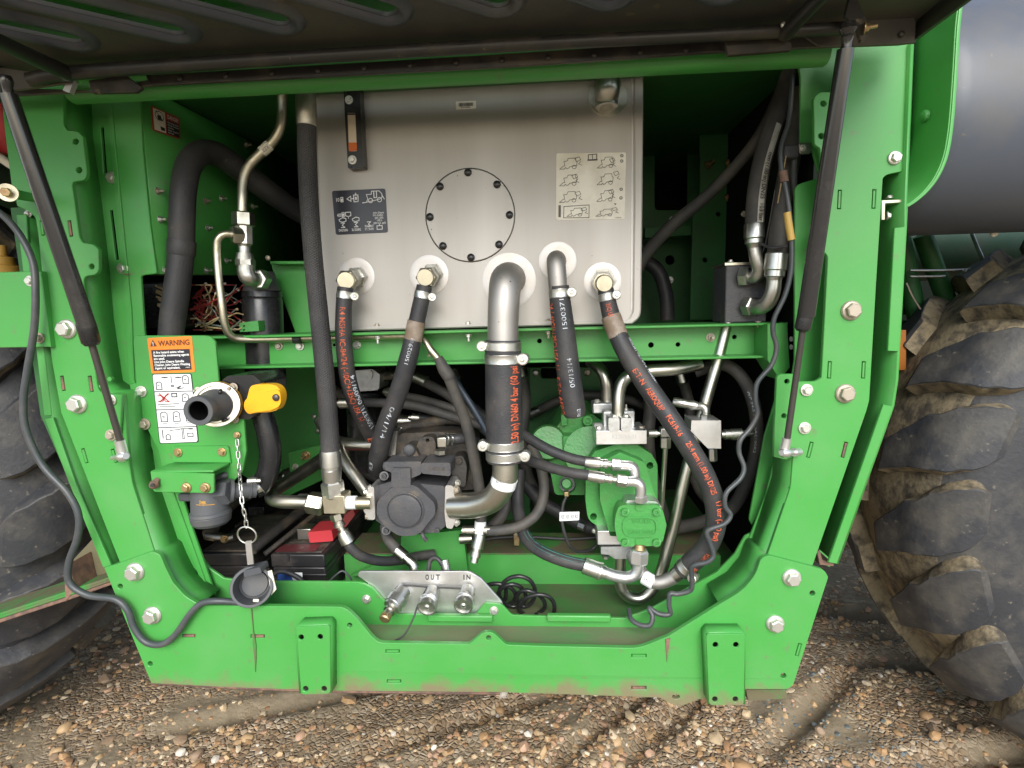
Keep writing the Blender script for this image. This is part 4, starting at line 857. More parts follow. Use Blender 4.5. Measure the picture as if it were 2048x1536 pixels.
turn('tail', (1368, 1138, .083), (1350, 1152, .09), [(0, 17), (1, 15)], PIPE, T)

# bent pipe from that hose back to the pump
T = thing('return_pipe', 'short bent silver pipe with white paper label below the green pump', 'pipe', (1350, 1150, .09))
o, pa = tube('pipe', [(1366, 1140, .084), (1340, 1158, .092), (1312, 1165, .10), (1288, 1152, .115), (1272, 1125, .14), (1258, 1098, .17)], 13.5, STAIN, T, n=20)
mb = MB(); c, t, r = pa.at(.50); mb2 = Path([c - t * .013, c + t * .013], r * 1.07); sweep(mb, mb2.p, mb2.r, 24); mb.build('paper_label', STKW, T); hose_print('print', pa, 'R342', .46, .54, INK, T, ang=-10, h=.4)

# ================================================================== woven hose, tee and its pipes
T = thing('woven_hose', 'thick woven grey-black hose hanging past the tank edge between crimped ferrules', 'hose', (612, 195, .10))
cyl('ferrule', (611, 150, .10), (613, 252, .10), 19.5, PIPE, T)
o, pa = tube('tube', [(613, 240, .10), (614, 300, .10), (618, 400, .10), (627, 520, .10), (639, 640, .10), (650, 750, .105), (658, 850, .11), (661, 912, .112)], 17.8, BRAID, T, n=22)
turn('ferrule', (660, 900, .112), (664, 962, .114), [(0, 19.5), (.05, 20), (.50, 20.3), (.52, 18.5), (.6, 18.5), (.62, 19.5), (1, 17.5)], STEEL, T); hexn('nut', (664, 962, .114), (668, 994, .115), 21.5, STEEL, T)
T = thing('tee_fitting', 'square plated tee block joining woven hose, bent pipe and pump inlet', 'fitting', (668, 1010, .12))
pbox('tee_body', 646, 992, 689, 1028, .095, .042, PIPEG, T, bevel=.0015); hexn('nut', (649, 1010, .115), (616, 1004, .115), 21.5, PIPEG, T)
hexn('adapter', (672, 1026, .113), (676, 1040, .113), 13, PIPE, T); turn('stub', (676, 1040, .113), (681, 1058, .112), [(0, 9), (.4, 9), (.4, 11), (.7, 11), (.7, 6.5), (1, 6.5)], PIPE, T)
turn('side_pipe', (688, 1006, .115), (742, 1006, .118), [(0, 12), (1, 12)], PIPEG, T); turn('paper_label', (689, 1005, .113), (713, 1005, .114), [(0, 12.6), (0, 13.2), (1, 13.2), (1, 12.6)], STKW, T)
T = thing('bent_pipe', 'fat silver pipe curling behind the filter bowl into the tee block', 'pipe', (545, 1003, .12))
tube('pipe', [(640, 1005, .115), (600, 1004, .115), (562, 1003, .117), (545, 997, .13), (545, 985, .16), (562, 972, .20), (600, 948, .28), (650, 915, .38), (690, 890, .46)], 12.8, PIPE, T, n=20)
T = thing('battery_side_hose', 'thin hose with hex collar bending down beside the red terminal cover', 'hose', (685, 1070, .11))
turn('collar', (680, 1052, .112), (697, 1085, .11), [(0, 6.5), (.3, 6.5), (.3, 11), (.45, 12), (.6, 14), (1, 14)], PIPE, T); tube('tube', [(692, 1078, .112), (702, 1096, .112), (722, 1112, .125), (760, 1122, .16), (800, 1120, .20), (840, 1112, .24), (868, 1108, .26)], 9.5, RUBBER, T)
# gold pipe with tee at upper left
T = thing('gold_pipe', 'yellow-zinc pipe bending down into a hex tee fitting in the upper corner', 'pipe', (564, 195, .16))
o, pa = tube('pipe', [(564, 150, .17), (564, 205, .17), (562, 250, .17), (548, 280, .17), (522, 306, .165), (498, 332, .16), (487, 360, .155), (485, 400, .15), (485, 432, .15)], 9.3, PIPEG, T)
mb = MB(); c, t, r = pa.at(.50); mb2 = Path([c - t * .012, c + t * .012], r * 1.10); sweep(mb, mb2.p, mb2.r, 20); mb.build('paper_label', STKC, T); hose_print('print', pa, 'RE2', .475, .525, INK, T, ang=0, h=.6)
hexn('nut', (486, 424, .15), (487, 453, .15), 21, PIPE, T); turn('tee_body', (488, 452, .15), (489, 494, .15), [(0, 16), (.85, 16), (.9, 13), (1, 11)], STEEL, T, n=8, ang=20)
hexn('side_nut', (485, 471, .145), (462, 470, .128), 18, PIPE, T); turn('collar', (489, 493, .15), (490, 520, .15), [(0, 11.5), (.5, 11.5), (.5, 15), (.9, 16.5), (1, 16.5)], STEEL, T); hexn('nut', (490, 518, .15), (491, 532, .15), 18, STEEL, T)
tube('elbow', [(492, 530, .15, 16.5), (493, 545, .15, 17), (499, 556, .155, 17), (512, 558, .18, 17), (520, 558, .20, 17)], 17, STEEL, T, n=10); hexn('nut', (512, 558, .17), (524, 560, .21), 21, STEEL, T)
T = thing('gold_return_pipe', 'thin yellow-zinc pipe looping down and running along the channel face', 'pipe', (433, 520, .13))
tube('pipe', [(470, 470, .135), (452, 468, .125), (438, 476, .12), (434, 496, .12), (437, 550, .12), (444, 610, .12), (450, 650, .125), (460, 670, .135), (480, 678, .15), (530, 678, .175), (620, 676, .195), (720, 674, .19), (815, 672, .175), (845, 678, .16), (862, 700, .15), (880, 722, .15)], 7.2, PIPEG, T)
o, pa = tube('hose', [(876, 715, .15, 9), (888, 738, .15, 13), (897, 752, .15, 13), (900, 760, .152, 11.5), (915, 800, .16, 11.5), (932, 845, .17, 11.5), (945, 900, .18, 11.5), (956, 960, .19, 11), (962, 1010, .19, 11), (962, 1045, .185, 11)], 11.5, RUBBERD, T)
turn('paper_label', (961, 1042, .184), (960, 1066, .18), [(0, 11.6), (1, 11.6)], STKW, T); turn('ferrule', (960, 1068, .18), (948, 1125, .16), [(0, 11), (.05, 12), (.5, 12), (.5, 9), (.62, 9), (.62, 11), (.8, 11), (.8, 8), (1, 8)], PIPE, T)
for x, y in ((594, 678), (815, 673)): turn('pipe_clip', (x - 6, y, .185), (x + 8, y, .185), [(0, 9.5), (1, 9.5)], PLASTIC, T)
# thick bent hose at upper left
T = thing('breather_hose', 'thick black hose arching over the green box and down behind warning plate', 'hose', (345, 668, .10))
tube('tube', [(340, 690, .105, 21.5), (345, 640, .105, 22.5), (355, 570, .105, 23), (362, 505, .105, 23), (364, 440, .105, 23), (367, 380, .11, 23), (378, 330, .13, 23), (403, 306, .17, 23), (437, 310, .22, 23), (480, 340, .27, 22), (540, 385, .33, 21), (600, 425, .40, 20), (660, 455, .46, 20)], 23, RUBBER, T, n=24)
turn('cuff', (362, 510, .105), (364, 480, .105), [(0, 24), (.1, 25), (.9, 25), (1, 24)], RUBBER, T)

# ================================================================== black pump
PY = .13
T = thing('black_pump', 'dusty black cast hydraulic pump with round front cover and silver flanges', 'pump', (815, 1070, .2))
def pp(x, y): return (680 + x / 5.907, 840 + y / 5.907)      # measured on an enlargement
body = [pp(*a) for a in ((400, 790), (620, 720), (1000, 760), (1240, 780), (1245, 1260), (1130, 1330), (1000, 1340), (520, 1310), (480, 1220), (410, 1180))]
prism('pump_body', [(*a, 6) for a in body], PY + .03, .16, PUMPBLK, T, bevel=.004)
cov = [pp(*a) for a in ((560, 840), (640, 780), (770, 755), (900, 780), (1000, 870), (1120, 985), (1130, 1110), (1030, 1230), (960, 1330), (860, 1370), (700, 1370), (600, 1310), (520, 1250), (430, 1120), (440, 960))]
prism('front_cover', [(*a, 8) for a in cov], PY + .004, .04, PUMPBLK, T, bevel=.004)
mb = MB(); c = P(*pp(775, 1065), PY + .004); s = S(811, 1020, PY)
lathe(mb, c + Vector((0, .002, 0)), Vector((0, -1, 0)), [(0, 37.5 * s), (.005, 37.2 * s), (.0055, 36 * s), (.0025, 35 * s), (.0025, 33.5 * s), (.008, 32.5 * s), (.009, 30 * s), (.009, 5 * s)], 40); mb.build('cover_disc', PUMPBLK, T, ang=30)
prism('compensator_block', [(*pp(a, b), 4) for a, b in ((525, 495), (960, 490), (960, 640), (840, 690), (840, 770), (610, 770), (610, 620), (525, 590))], PY + .012, .06, PUMPBLK, T, bevel=.003)
prism('compensator_cap', [(*pp(a, b), 5) for a, b in ((960, 505), (1305, 505), (1305, 665), (960, 632))], PY + .004, .07, PUMPBLK, T, bevel=.004)
turn('spool_housing', (*pp(520, 545), PY + .035), (*pp(830, 535), PY + .035), [(0, 8), (.03, 9), (1, 9)], PUMPBLK, T); prism('compensator_neck', [pp(610, 570), pp(830, 570), pp(835, 790), pp(605, 790)], PY + .002, .04, PUMPBLK, T, bevel=.004)
mb = MB(); q = Quad(pp(1010, 540), pp(1260, 540), pp(1260, 610), pp(1010, 610), PY + .004); put_text(mb, q, 'A-4022-M', .1, .2, .9, .8, .001); mb.build('cast_lettering', PUMPDIRT, T, ang=0)
for a in ((520, 660), (545, 1305)):
    x, y = pp(*a); cyl('boss', (x, y, PY + .05), (x, y, PY + .015), 9, PUMPBLK, T); bolt(T, x, y, PY + .014, 5.5, m=PUMPBLK, kind='socket')
tube('drain_tail', [(*pp(965, 1330), PY + .02), (*pp(985, 1380), PY + .015), (*pp(1020, 1420), PY + .02)], 4, PUMPBLK, T)
bolt(T, *pp(1150, 1300), PY + .028, 5, m=PUMPBLK, kind='socket')
# flanges
prism('flange', [(*pp(a, b), 5) for a, b in ((1245, 770), (1335, 775), (1345, 880), (1385, 980), (1388, 1100), (1345, 1230), (1330, 1290), (1255, 1275), (1235, 1100))], PY - .006, .07, ALU, T, bevel=.004)
prism('flange', [(*pp(a, b), 5) for a, b in ((400, 785), (340, 790), (320, 880), (275, 960), (278, 1080), (320, 1130), (330, 1180), (415, 1180))], PY - .004, .06, ALU, T, bevel=.004)
for a, r in (((1365, 820), 9), ((1385, 740), 8), ((1375, 1210), 8)): bolt(T, *pp(*a), PY + .005, r, kind='plain', d=Vector((1, -.35, 0)))
for a in ((310, 850), (330, 1140), (360, 800)): bolt(T, *pp(*a), PY + .004, 7, kind='plain', d=Vector((-1, -.4, 0)))
# rear part of the pump, dirtier
prism('rear_housing', [(*pp(a, b), 8) for a, b in ((640, 480), (700, 160), (1140, 140), (1560, 170), (1600, 820), (1300, 840), (1000, 700), (640, 600))], PY + .12, .14, PUMPDIRT, T, bevel=.006)
prism('lifting_eye', [(*pp(a, b), 10) for a, b in ((900, 300), (960, 200), (1090, 190), (1130, 260), (1130, 420), (920, 440))], PY + .08, .03, PUMPDIRT, T, bevel=.004, holes=[disc(*pp(1035, 240), 4)])
prism('rear_casting', [(*pp(a, b), 8) for a, b in ((680, 440), (760, 310), (880, 320), (940, 440), (940, 520), (640, 520))], PY + .06, .08, PUMPDIRT, T, bevel=.005); prism('rear_casting', [(*pp(a, b), 8) for a, b in ((1320, 440), (1450, 420), (1500, 540), (1480, 800), (1330, 760))], PY + .07, .08, PUMPDIRT, T, bevel=.005)
bolt(T, *pp(1410, 480), PY + .068, 6, m=PUMPDIRT, kind='socket'); bolt(T, *pp(820, 350), PY + .058, 12, m=PUMPBLK, kind='dome')
hexn('elbow_nut', (*pp(1185, 405), PY + .05), (*pp(1185, 350), PY + .05), 11.5, PIPE, T); pbox('elbow', *pp(1142, 205), *pp(1258, 330), PY + .03, .03, PIPE, T, bevel=.003)
T = thing('drain_hose', 'short black drain hose with spring clamp behind the black pump', 'hose', (*pp(1300, 230), PY + .05))
o, pa = tube('tube', [(*pp(1255, 240), PY + .045), (*pp(1330, 230), PY + .045), (*pp(1420, 220), PY + .05), (*pp(1500, 220), PY + .07), (*pp(1600, 260), PY + .12)], 11, RUBBER, T)
for a in (1275, 1325): tube('spring_clamp', [(*pp(a - 30, 165), PY + .03), (*pp(a, 190), PY + .02), (*pp(a + 12, 230), PY + .018), (*pp(a, 290), PY + .03)], 1.8, STEEL, T, n=8)
# pump delivery pipes to the left
T = thing('delivery_pipe', 'silver pipe entering dirty pump housing below the lettered hoses', 'pipe', (690, 890, .3)); tube('pipe', [(640, 840, .33), (664, 876, .30), (690, 887, .28), (720, 889, .27), (790, 889, .26)], 12.2, PIPE, T); prism('split_flange', [(770, 862), (795, 862), (790, 912), (765, 912)], PY + .10, .04, STEEL, T, bevel=.003)
T = thing('pump_cross_pipe', 'slanting silver pipe running behind the tee block to pump flange', 'pipe', (700, 930, .2)); tube('pipe', [(672, 890, .26), (690, 925, .22), (712, 955, .20), (735, 985, .18), (750, 1000, .17)], 12, PIPE, T)
# hose under the pump with angled ferrule
T = thing('coupler_feed_hose', 'hose with crimped ferrule dropping from black pump to coupler plate', 'hose', (800, 1090, .15)); tube('tube', [(770, 1050, .20), (775, 1075, .18), (790, 1095, .165), (800, 1106, .16)], 10.5, RUBBERD, T); turn('ferrule', (794, 1100, .162), (822, 1124, .15), [(0, 11.5), (.6, 11.5), (.6, 8), (1, 8)], PIPE, T); tube('elbow', [(818, 1120, .15), (827, 1130, .145), (828, 1146, .14), (824, 1160, .14)], 10, PIPE, T, n=10)
T = thing('coupler_feed_hose', 'small black hose looping into coupler plate behind the OUT lettering', 'hose', (870, 1130, .14)); tube('tube', [(856, 1148, .14), (860, 1122, .15), (872, 1116, .15), (884, 1128, .145), (892, 1148, .14)], 4.5, RUBBER, T); turn('ferrule', (889, 1120, .15), (894, 1148, .14), [(0, 8), (.35, 8), (.35, 10), (1, 9)], STEEL, T)

# ================================================================== manifold plate with couplers
T = thing('coupler_plate', 'light grey metal plate stamped OUT and IN holding three hydraulic couplers', 'plate', (860, 1230, .1))
MP = plate('plate', [(715, 1152, 3), (718, 1143, 5), (940, 1143, 12), (962, 1157), (1004, 1204, 6), (1006, 1212), (992, 1231), (755, 1231), (735, 1166)], .098, .006, ALU, T)
mb = MB(); q = Quad((850, 1149), (882, 1149), (882, 1160), (850, 1160), .098)
for s_, x0, x1 in (('O', 851, 858), ('U', 862, 868), ('T', 872, 880)):
    put_text(mb, Quad((x0, 1149), (x1, 1149), (x1, 1159), (x0, 1159), .098), s_, 0, 0, 1, 1, .0008, bold=.02)
for s_, x0, x1 in (('I', 927, 929), ('N', 933, 941)): put_text(mb, Quad((x0, 1149), (x1, 1149), (x1, 1159), (x0, 1159), .098), s_, 0, 0, 1, 1, .0008, bold=.02)
mb.build('stamped_lettering', INKK, MP, ang=0)
g = 'hydraulic couplers on the plate'
T = thing('coupler', 'long male coupler with brass tip on the stamped grey plate', 'coupler', (770, 1235, .03), g)
turn('body', (808, 1180, .095), (783, 1215, .055), [(0, 15), (.45, 15), (.45, 19), (.85, 19), (.85, 17), (1, 17)], STEEL, T); turn('plug', (784, 1214, .056), (772, 1232, .032), [(0, 12), (.5, 12), (.5, 9), (1, 9)], PIPE, T); turn('tip', (773, 1230, .034), (768, 1240, .022), [(0, 9), (.1, 11), (.8, 11), (1, 9)], BRASS, T)
for lab, a, b in (('female quick coupler below the stamped OUT lettering', (866, 1180, .097), (853, 1217, .045)), ('female quick coupler below the stamped IN lettering', (936, 1178, .097), (926, 1214, .045))):
    T = thing('coupler', lab, 'coupler', a, g)
    turn('body', a, b, [(0, 14), (.45, 14), (.45, 12), (.55, 12), (.58, 18.5), (.66, 19), (.70, 17.8), (.74, 19), (.9, 19), (1, 18), (1, 15.5), (.93, 14.5), (.93, 11)], STEEL, T, n=28)
    A, B = P(*a), P(*b); mb = MB(); dd = (B - A).normalized(); lathe(mb, B - dd * .006, dd, [(0, .012), (.001, .012)], 20); mb.build('poppet_seat', INKK, T, ang=0); mb = MB(); lathe(mb, B - dd * .005, dd, [(0, .007), (.002, .0065), (.004, .004)], 16); mb.build('poppet', STEEL, T, ang=30)
T = thing('tether_cord', 'thin black cord looped across the couplers and hanging into the trough', 'cord', (860, 1175, .09)); tube('cord', [(790, 1178, .088), (806, 1171, .092), (860, 1174, .092), (920, 1177, .09), (942, 1178, .088), (948, 1190, .085)], 1.8, RUBBER, T, n=8); tube('cord', [(854, 1176, .09), (836, 1210, .05), (826, 1238, .03), (808, 1270, .02), (784, 1284, .015)], 1.8, RUBBER, T, n=8)

# ================================================================== green pump
GY = .10
T = thing('green_pump', 'green painted piston pump with square plate and small gear pump bolted in front', 'pump', (1250, 1090, .2))
prism('mounting_plate', [(1172, 930, 8), (1190, 902), (1235, 888), (1275, 890), (1303, 908), (1315, 928, 8), (1315, 1060, 10), (1290, 1078), (1240, 1070), (1200, 1055), (1176, 1040, 12), (1171, 1000)], GY + .085, .035, GREENCAST, T, bevel=.003, holes=[disc(1300, 931, 7), disc(1187, 1033, 7), disc(1208, 1015, 3.5)])
prism('mounting_plate_backing', [(1180, 930), (1240, 895), (1308, 930), (1308, 1055), (1180, 1035)], GY + .121, .02, GREENSHADE, T)
prism('neck_casting', [(1200, 925, 8), (1240, 905), (1290, 925, 8), (1310, 990), (1330, 1040), (1290, 1075), (1220, 1072), (1200, 1000)], GY + .05, .06, GREENCAST, T, bevel=.008)
# gear pump
gp = [(1238, 1012, 8), (1250, 1010), (1318, 1010, 8), (1326, 1022), (1333, 1050), (1326, 1082), (1314, 1092, 8), (1246, 1093, 8), (1236, 1082), (1229, 1055), (1231, 1030)]
prism('gear_pump_body', gp, GY + .012, .075, GREENCAST, T, bevel=.003); prism('gear_pump_cover', [(x, y, 8) for x, y, *_ in gp], GY - .006, .016, GREENCAST, T, bevel=.005)
mb = MB(); fl = rnd([(1244, 1034, 18), (1314, 1034, 18), (1316, 1074, 18), (1246, 1074, 18)], 5); fi = inset(fl, 3)
flat_poly(mb, [fl, fi], lambda x, y: P(x, y, GY - .010), lambda x, y: P(x, y, GY - .004)); mb.build('raised_oval', GREENCAST, T, bevel=.0008)
mb = MB(); put_text(mb, Quad((1262, 1037), (1306, 1037), (1306, 1047), (1262, 1047), GY - .008), 'SAUER', .05, .1, .95, .9, .0006); put_text(mb, Quad((1252, 1059), (1310, 1059), (1310, 1068), (1252, 1068), GY - .008), 'TURKI 20034', .05, .1, .95, .9, .0006); mb.build('cast_lettering', GREENCAST, T, ang=0)
for x, y in ((1249, 1023), (1312, 1023), (1249, 1084), (1312, 1084)): cyl('boss', (x, y, GY + .01), (x, y, GY - .007), 10, GREENCAST, T); bolt(T, x, y, GY - .008, 7.5, m=GREENCAST, kind='socket')
for x, y in ((1280, 1018), (1280, 1086)): prism('cover_notch', [(x - 9, y - 8), (x + 9, y - 8), (x + 9, y + 4, 6), (x - 9, y + 4, 6)], GY - .009, .006, GREENCAST, T, bevel=.002)
prism('port_plate', [(1255, 1000), (1312, 1003), (1325, 1015), (1248, 1012)], GY + .01, .05, CASTAL, T)
# rear pump casting
prism('rear_housing', [(1095, 880, 10), (1125, 838), (1185, 828), (1215, 850), (1190, 905), (1175, 930), (1172, 990, 8), (1110, 990, 8), (1100, 940)], GY + .20, .20, GREENCAST, T, bevel=.008)
turn('rear_drum', (1185, 905, GY + .33), (1180, 905, GY + .14), [(0, 58), (.5, 58), (.5, 50), (1, 46)], GREENCAST, T, n=36); turn('filter_drum', (1098, 885, GY + .33), (1096, 885, GY + .17), [(0, 33), (.9, 33), (1, 29)], GREENCAST, T, n=30)
bolt(T, 1175, 840, GY + .195, 11, m=GREENCAST, kind='socket'); pbox('casting_rib', 1125, 872, 1150, 910, GY + .16, .05, GREENCAST, T, bevel=.004); pbox('casting_lug', 1122, 830, 1135, 852, GY + .18, .04, GREENCAST, T)
for y in (888, 896, 904): pbox('casting_fin', 1134, y, 1158, y + 5, GY + .15, .05, GREENCAST, T, bevel=.002)
# solenoid
turn('solenoid', (1136, 972, GY + .20), (1133, 967, GY + .14), [(0, 15), (.55, 15), (.6, 11), (.9, 11), (1, 8)], GREENCAST, T); turn('solenoid_ring', (1135, 969, GY + .165), (1134, 968, GY + .155), [(0, 15.5), (1, 15.5)], PLASTIC, T)
# manifold on top
pbox('manifold_block', 1192, 861, 1294, 889, GY + .04, .09, ALU, T, bevel=.0012)
mb = MB(); put_text(mb, Quad((1222, 868), (1275, 868), (1275, 878), (1222, 878), GY + .04), 'R230763-03', .05, .1, .95, .9, .0006, bold=0); mb.build('stamped_lettering', CASTAL, T, ang=0)
for x0, x1 in ((1217, 1239), (1242, 1264)):
    prism('split_clamp', [(x0, 836, 3), (x1, 836, 3), (x1, 862, 5), (x0, 862, 5)], GY + .035, .05, CASTAL, T, bevel=.003); bolt(T, (x0 + x1) / 2, 835, GY + .055, 8, d=Vector((0, 0, 1)))
pbox('clamp_back', 1206, 822, 1270, 861, GY + .088, .03, CASTAL, T, bevel=.003)
for x in (1197, 1283): bolt(T, x, 858, GY + .07, 8, d=Vector((0, 0, 1)))
bolt(T, 1252, 820, GY + .10, 6, kind='stud', d=Vector((0, 0, 1)))
pbox('lower_block', 1195, 1062, 1250, 1090, GY + .05, .07, ALU, T, bevel=.0015); pbox('rear_split_clamp', 1185, 806, 1226, 828, GY + .15, .05, CASTAL, T, bevel=.004); bolt(T, 1194, 804, GY + .16, 7, d=Vector((0, 0, 1)))
bolt(T, 1188, 1062, GY + .055, 5, kind='plain', d=Vector((-1, -.4, 0)))
# pipes above and below the pump
T = thing('pump_riser_pipe', 'silver pipe rising from the clamp on the green pump and bending away', 'pipe', (1236, 830, .17)); tube('pipe', [(1236, 850, .175), (1236, 815, .175), (1238, 785, .178), (1246, 762, .18), (1266, 748, .185), (1300, 742, .19), (1350, 738, .20), (1400, 728, .22)], 13, PIPE, T, n=20)
T = thing('rear_riser_pipe', 'dull pipe curving up behind the lettered straight hose', 'pipe', (1214, 800, .28)); tube('pipe', [(1214, 822, .28), (1214, 790, .28), (1211, 760, .28), (1200, 738, .29), (1180, 722, .32)], 12, PIPE, T, n=18)
T = thing('u_bend_pipe', 'silver U-bend pipe dropping from green pump and rising diagonally past the block', 'pipe', (1290, 1180, .15))
prism('flange_half', [(1202, 1094, 3), (1275, 1092), (1275, 1110), (1256, 1118), (1230, 1118), (1218, 1110), (1202, 1108)], GY + .05, .05, CASTAL, T, bevel=.003); bolt(T, 1211, 1110, GY + .06, 9, m=STEEL, d=Vector((0, 0, -1)))
tube('pipe', [(1241, 1100, .17), (1240, 1130, .17), (1240, 1160, .17), (1246, 1182, .17), (1264, 1196, .17), (1287, 1194, .172), (1308, 1172, .175), (1325, 1135, .18), (1345, 1060, .185), (1368, 960, .19), (1390, 880, .195), (1412, 800, .20), (1434, 725, .205), (1450, 660, .21), (1460, 600, .22)], 11.8, PIPE, T, n=20)
# lower hose with crimp and elbow
T = thing('crimped_hose', 'black hose with teal stripe ending in silver crimp and elbow under pump', 'hose', (1280, 1110, .09))
o, pa = tube('tube', [(1040, 940, .30), (1035, 1000, .27), (1042, 1050, .22), (1056, 1082, .17), (1085, 1104, .13), (1130, 1122, .105), (1175, 1132, .095)], 12.5, RUBBER, T, n=20); mb = MB()
vv = []
for i in range(25):
    c, t, r = pa.at(.50 + .49 * i / 24); tw = (CAM - c).normalized(); tw = (tw - t * tw.dot(t)).normalized(); sd_ = t.cross(tw)
    for an in (-85, -50, -12): vv.append(c + (tw * math.cos(R(an)) + sd_ * math.sin(R(an))) * (r * 1.015))
mb.add(vv, [(i * 3 + k, i * 3 + k + 1, i * 3 + k + 4, i * 3 + k + 3) for i in range(24) for k in range(2)]); mb.build('teal_stripe', TEAL, T)
turn('ferrule', (1166, 1130, .096), (1210, 1146, .09), [(0, 14.5), (.03, 16.5), (.7, 16.5), (.72, 17.5), (.82, 17.5), (.84, 14), (1, 13)], STEEL, T); tube('elbow_pipe', [(1204, 1143, .091), (1230, 1152, .09), (1254, 1155, .09), (1270, 1148, .09), (1277, 1132, .09), (1277, 1110, .09)], 11.5, CASTAL, T, n=18)
hexn('nut', (1277, 1126, .09), (1279, 1099, .09), 19, ALU, T); turn('neck', (1279, 1100, .092), (1279, 1090, .095), [(0, 11), (1, 11)], BRASS, T)
# two hoses with crimped ends and square elbows
g = 'twin hoses on the green pump'
for lab, pts, f0, f1, n0, n1, e in (('upper of two glossy black hoses with crimped elbow on green pump', [(1010, 850, .20), (1050, 872, .165), (1095, 898, .135), (1140, 916, .115), (1176, 924, .105)], (1170, 924, .105), (1224, 929, .10), (1222, 929, .10), (1242, 930, .10), [(1240, 931, .10), (1262, 933, .10), (1269, 944, .10), (1269, 966, .10)]),
                                   ('lower of two glossy black hoses with crimped elbow on green pump', [(1025, 910, .20), (1055, 920, .16), (1100, 935, .12), (1145, 946, .095), (1182, 951, .085)], (1176, 951, .085), (1234, 960, .08), (1232, 960, .08), (1254, 963, .08), [(1252, 963, .08), (1272, 964, .08), (1281, 974, .08), (1281, 996, .082)])):
    T = thing('pump_hose', lab, 'hose', f0, g); tube('tube', pts, 10.5, RUBBER, T, n=18)
    turn('ferrule', f0, f1, [(0, 11), (.04, 12), (.55, 12), (.57, 9), (.68, 9), (.70, 10), (.82, 10), (.84, 6.5), (1, 6.5)], STEEL, T); hexn('nut', n0, n1, 13, STEEL, T); tube('square_elbow', e, 11, ALU, T, n=8, k=3)
hexn('elbow_base', (1281, 990, .082), (1282, 1003, .084), 13.5, ALU, T)
# solenoid wire with tag
T = thing('solenoid_wire', 'thin black wire with white tag hanging from the green solenoid', 'wire', (1134, 990, .24)); pbox('plug', 1128, 984, 1138, 994, .235, .015, BRASS, T); tube('wire', [(1133, 992, .24), (1126, 1010, .235), (1124, 1040, .23), (1130, 1070, .23), (1142, 1095, .24), (1160, 1103, .26), (1185, 1098, .28), (1200, 1080, .28)], 3.4, RUBBER, T, n=10)
q = Quad((1119, 1024), (1159, 1023), (1158, 1040), (1119, 1042), .222); st = sticker('tag', q, STKW, T, rad=.06); mb = MB(); [put_text(mb, q, 'R3', u, .3, u + .12, .75) for u in (.1, .35, .6, .8)]; mb.build('print', INK, st, ang=0)

# ================================================================== valve block
T = thing('valve_block', 'square aluminium valve block with silver hydraulic fittings beside long hose', 'valve', (1412, 897, .17))
prism('block', [(1383, 841), (1442, 841), (1442, 897), (1416, 897), (1382, 862)], .15, .06, ALU, T, bevel=.0012)
turn('outlet', (1442, 869, .17), (1508, 868, .17), [(0, 8), (.1, 8), (.1, 11), (.3, 11), (.3, 12), (.62, 12), (.66, 8), (.72, 8), (.72, 5), (.95, 5), (1, 3)], STEEL, T, n=12); hexn('plug', (1425, 897, .175), (1426, 922, .175), 9, STEEL, T)
hexn('top_nut', (1411, 843, .175), (1411, 828, .175), 11, STEEL, T); tube('top_elbow', [(1411, 832, .175), (1411, 820, .175), (1405, 813, .178), (1392, 812, .185)], 8.5, STEEL, T, n=8, k=3); turn('hose_end', (1395, 812, .183), (1346, 803, .20), [(0, 8), (.2, 11), (.4, 8), (.5, 9.5), (.95, 9.5), (1, 8)], STEEL, T)
turn('inlet', (1383, 866, .175), (1296, 867, .165), [(0, 6), (.2, 6), (.2, 8), (.4, 8), (.4, 5), (.8, 5), (.8, 8), (1, 8)], STEEL, T, n=10); pbox('tee', 1322, 857, 1345, 875, .155, .025, STEEL, T); hexn('tee_nut', (1331, 874, .17), (1331, 896, .17), 11, PIPE, T)
turn('sense_line', (1331, 892, .17), (1323, 1020, .19), [(0, 5), (1, 5)], PIPE, T, n=12)
T = thing('hose_bundle', 'large black printed hose looping behind the valve block', 'hose', (1480, 800, .3)); o, pa = tube('tube', [(1390, 745, .27, 11), (1440, 728, .26), (1475, 745, .25), (1500, 785, .25), (1513, 840, .25), (1512, 900, .26), (1495, 960, .28), (1460, 1020, .32), (1400, 1045, .36), (1330, 1060, .40)], 13, RUBBERD, T, n=18); hose_print('print', pa, 'WP 34.5 MPa SAE100R2', .22, .45, WHITEP, T, ang=-10, h=.3, bold=0)

# ================================================================== filler plate at the left
FP = thing('filler_plate', 'green mounting plate with orange warning sticker and white instruction sticker', 'plate', (360, 930, .05))
plate('plate', [(266, 683), (270, 671, 8), (420, 671, 12), (430, 684), (438, 770), (440, 830), (486, 826, 8), (492, 902), (484, 945, 6), (440, 990), (335, 985), (316, 900), (262, 795), (259, 768, 3), (273, 766, 3)], .05, .006, GREEN, FP)
for x, y in ((283, 783), (290, 848)): bolt(FP, x, y, .049, 11, kind='plain')
q = Quad((295, 676), (384, 672), (391, 744), (304, 747), .05); st = sticker('warning_sticker', q, STKO, FP, rad=.05); tag(st, 'orange warning sticker with black text panel')
mb = MB(); fill(mb, q, [(.06, .34), (.93, .35), (.93, .93), (.06, .93)], .0016); fill(mb, q, [(.12, .05), (.20, .24), (.05, .24)], .0016); put_text(mb, q, 'WARNING', .235, .09, .94, .235, .0018, bold=.025); mb.build('brown_print', INKB, st, ang=0)
mb = MB(); fill(mb, q, [(.075, .36), (.915, .37), (.915, .91), (.075, .91)], .0019); mb.build('dark_panel', STKK, st, ang=0)
mb = MB(); stroke(mb, q, [(.123, .12), (.123, .18)], .02, .002); stroke(mb, q, [(.123, .205), (.123, .215)], .02, .002)
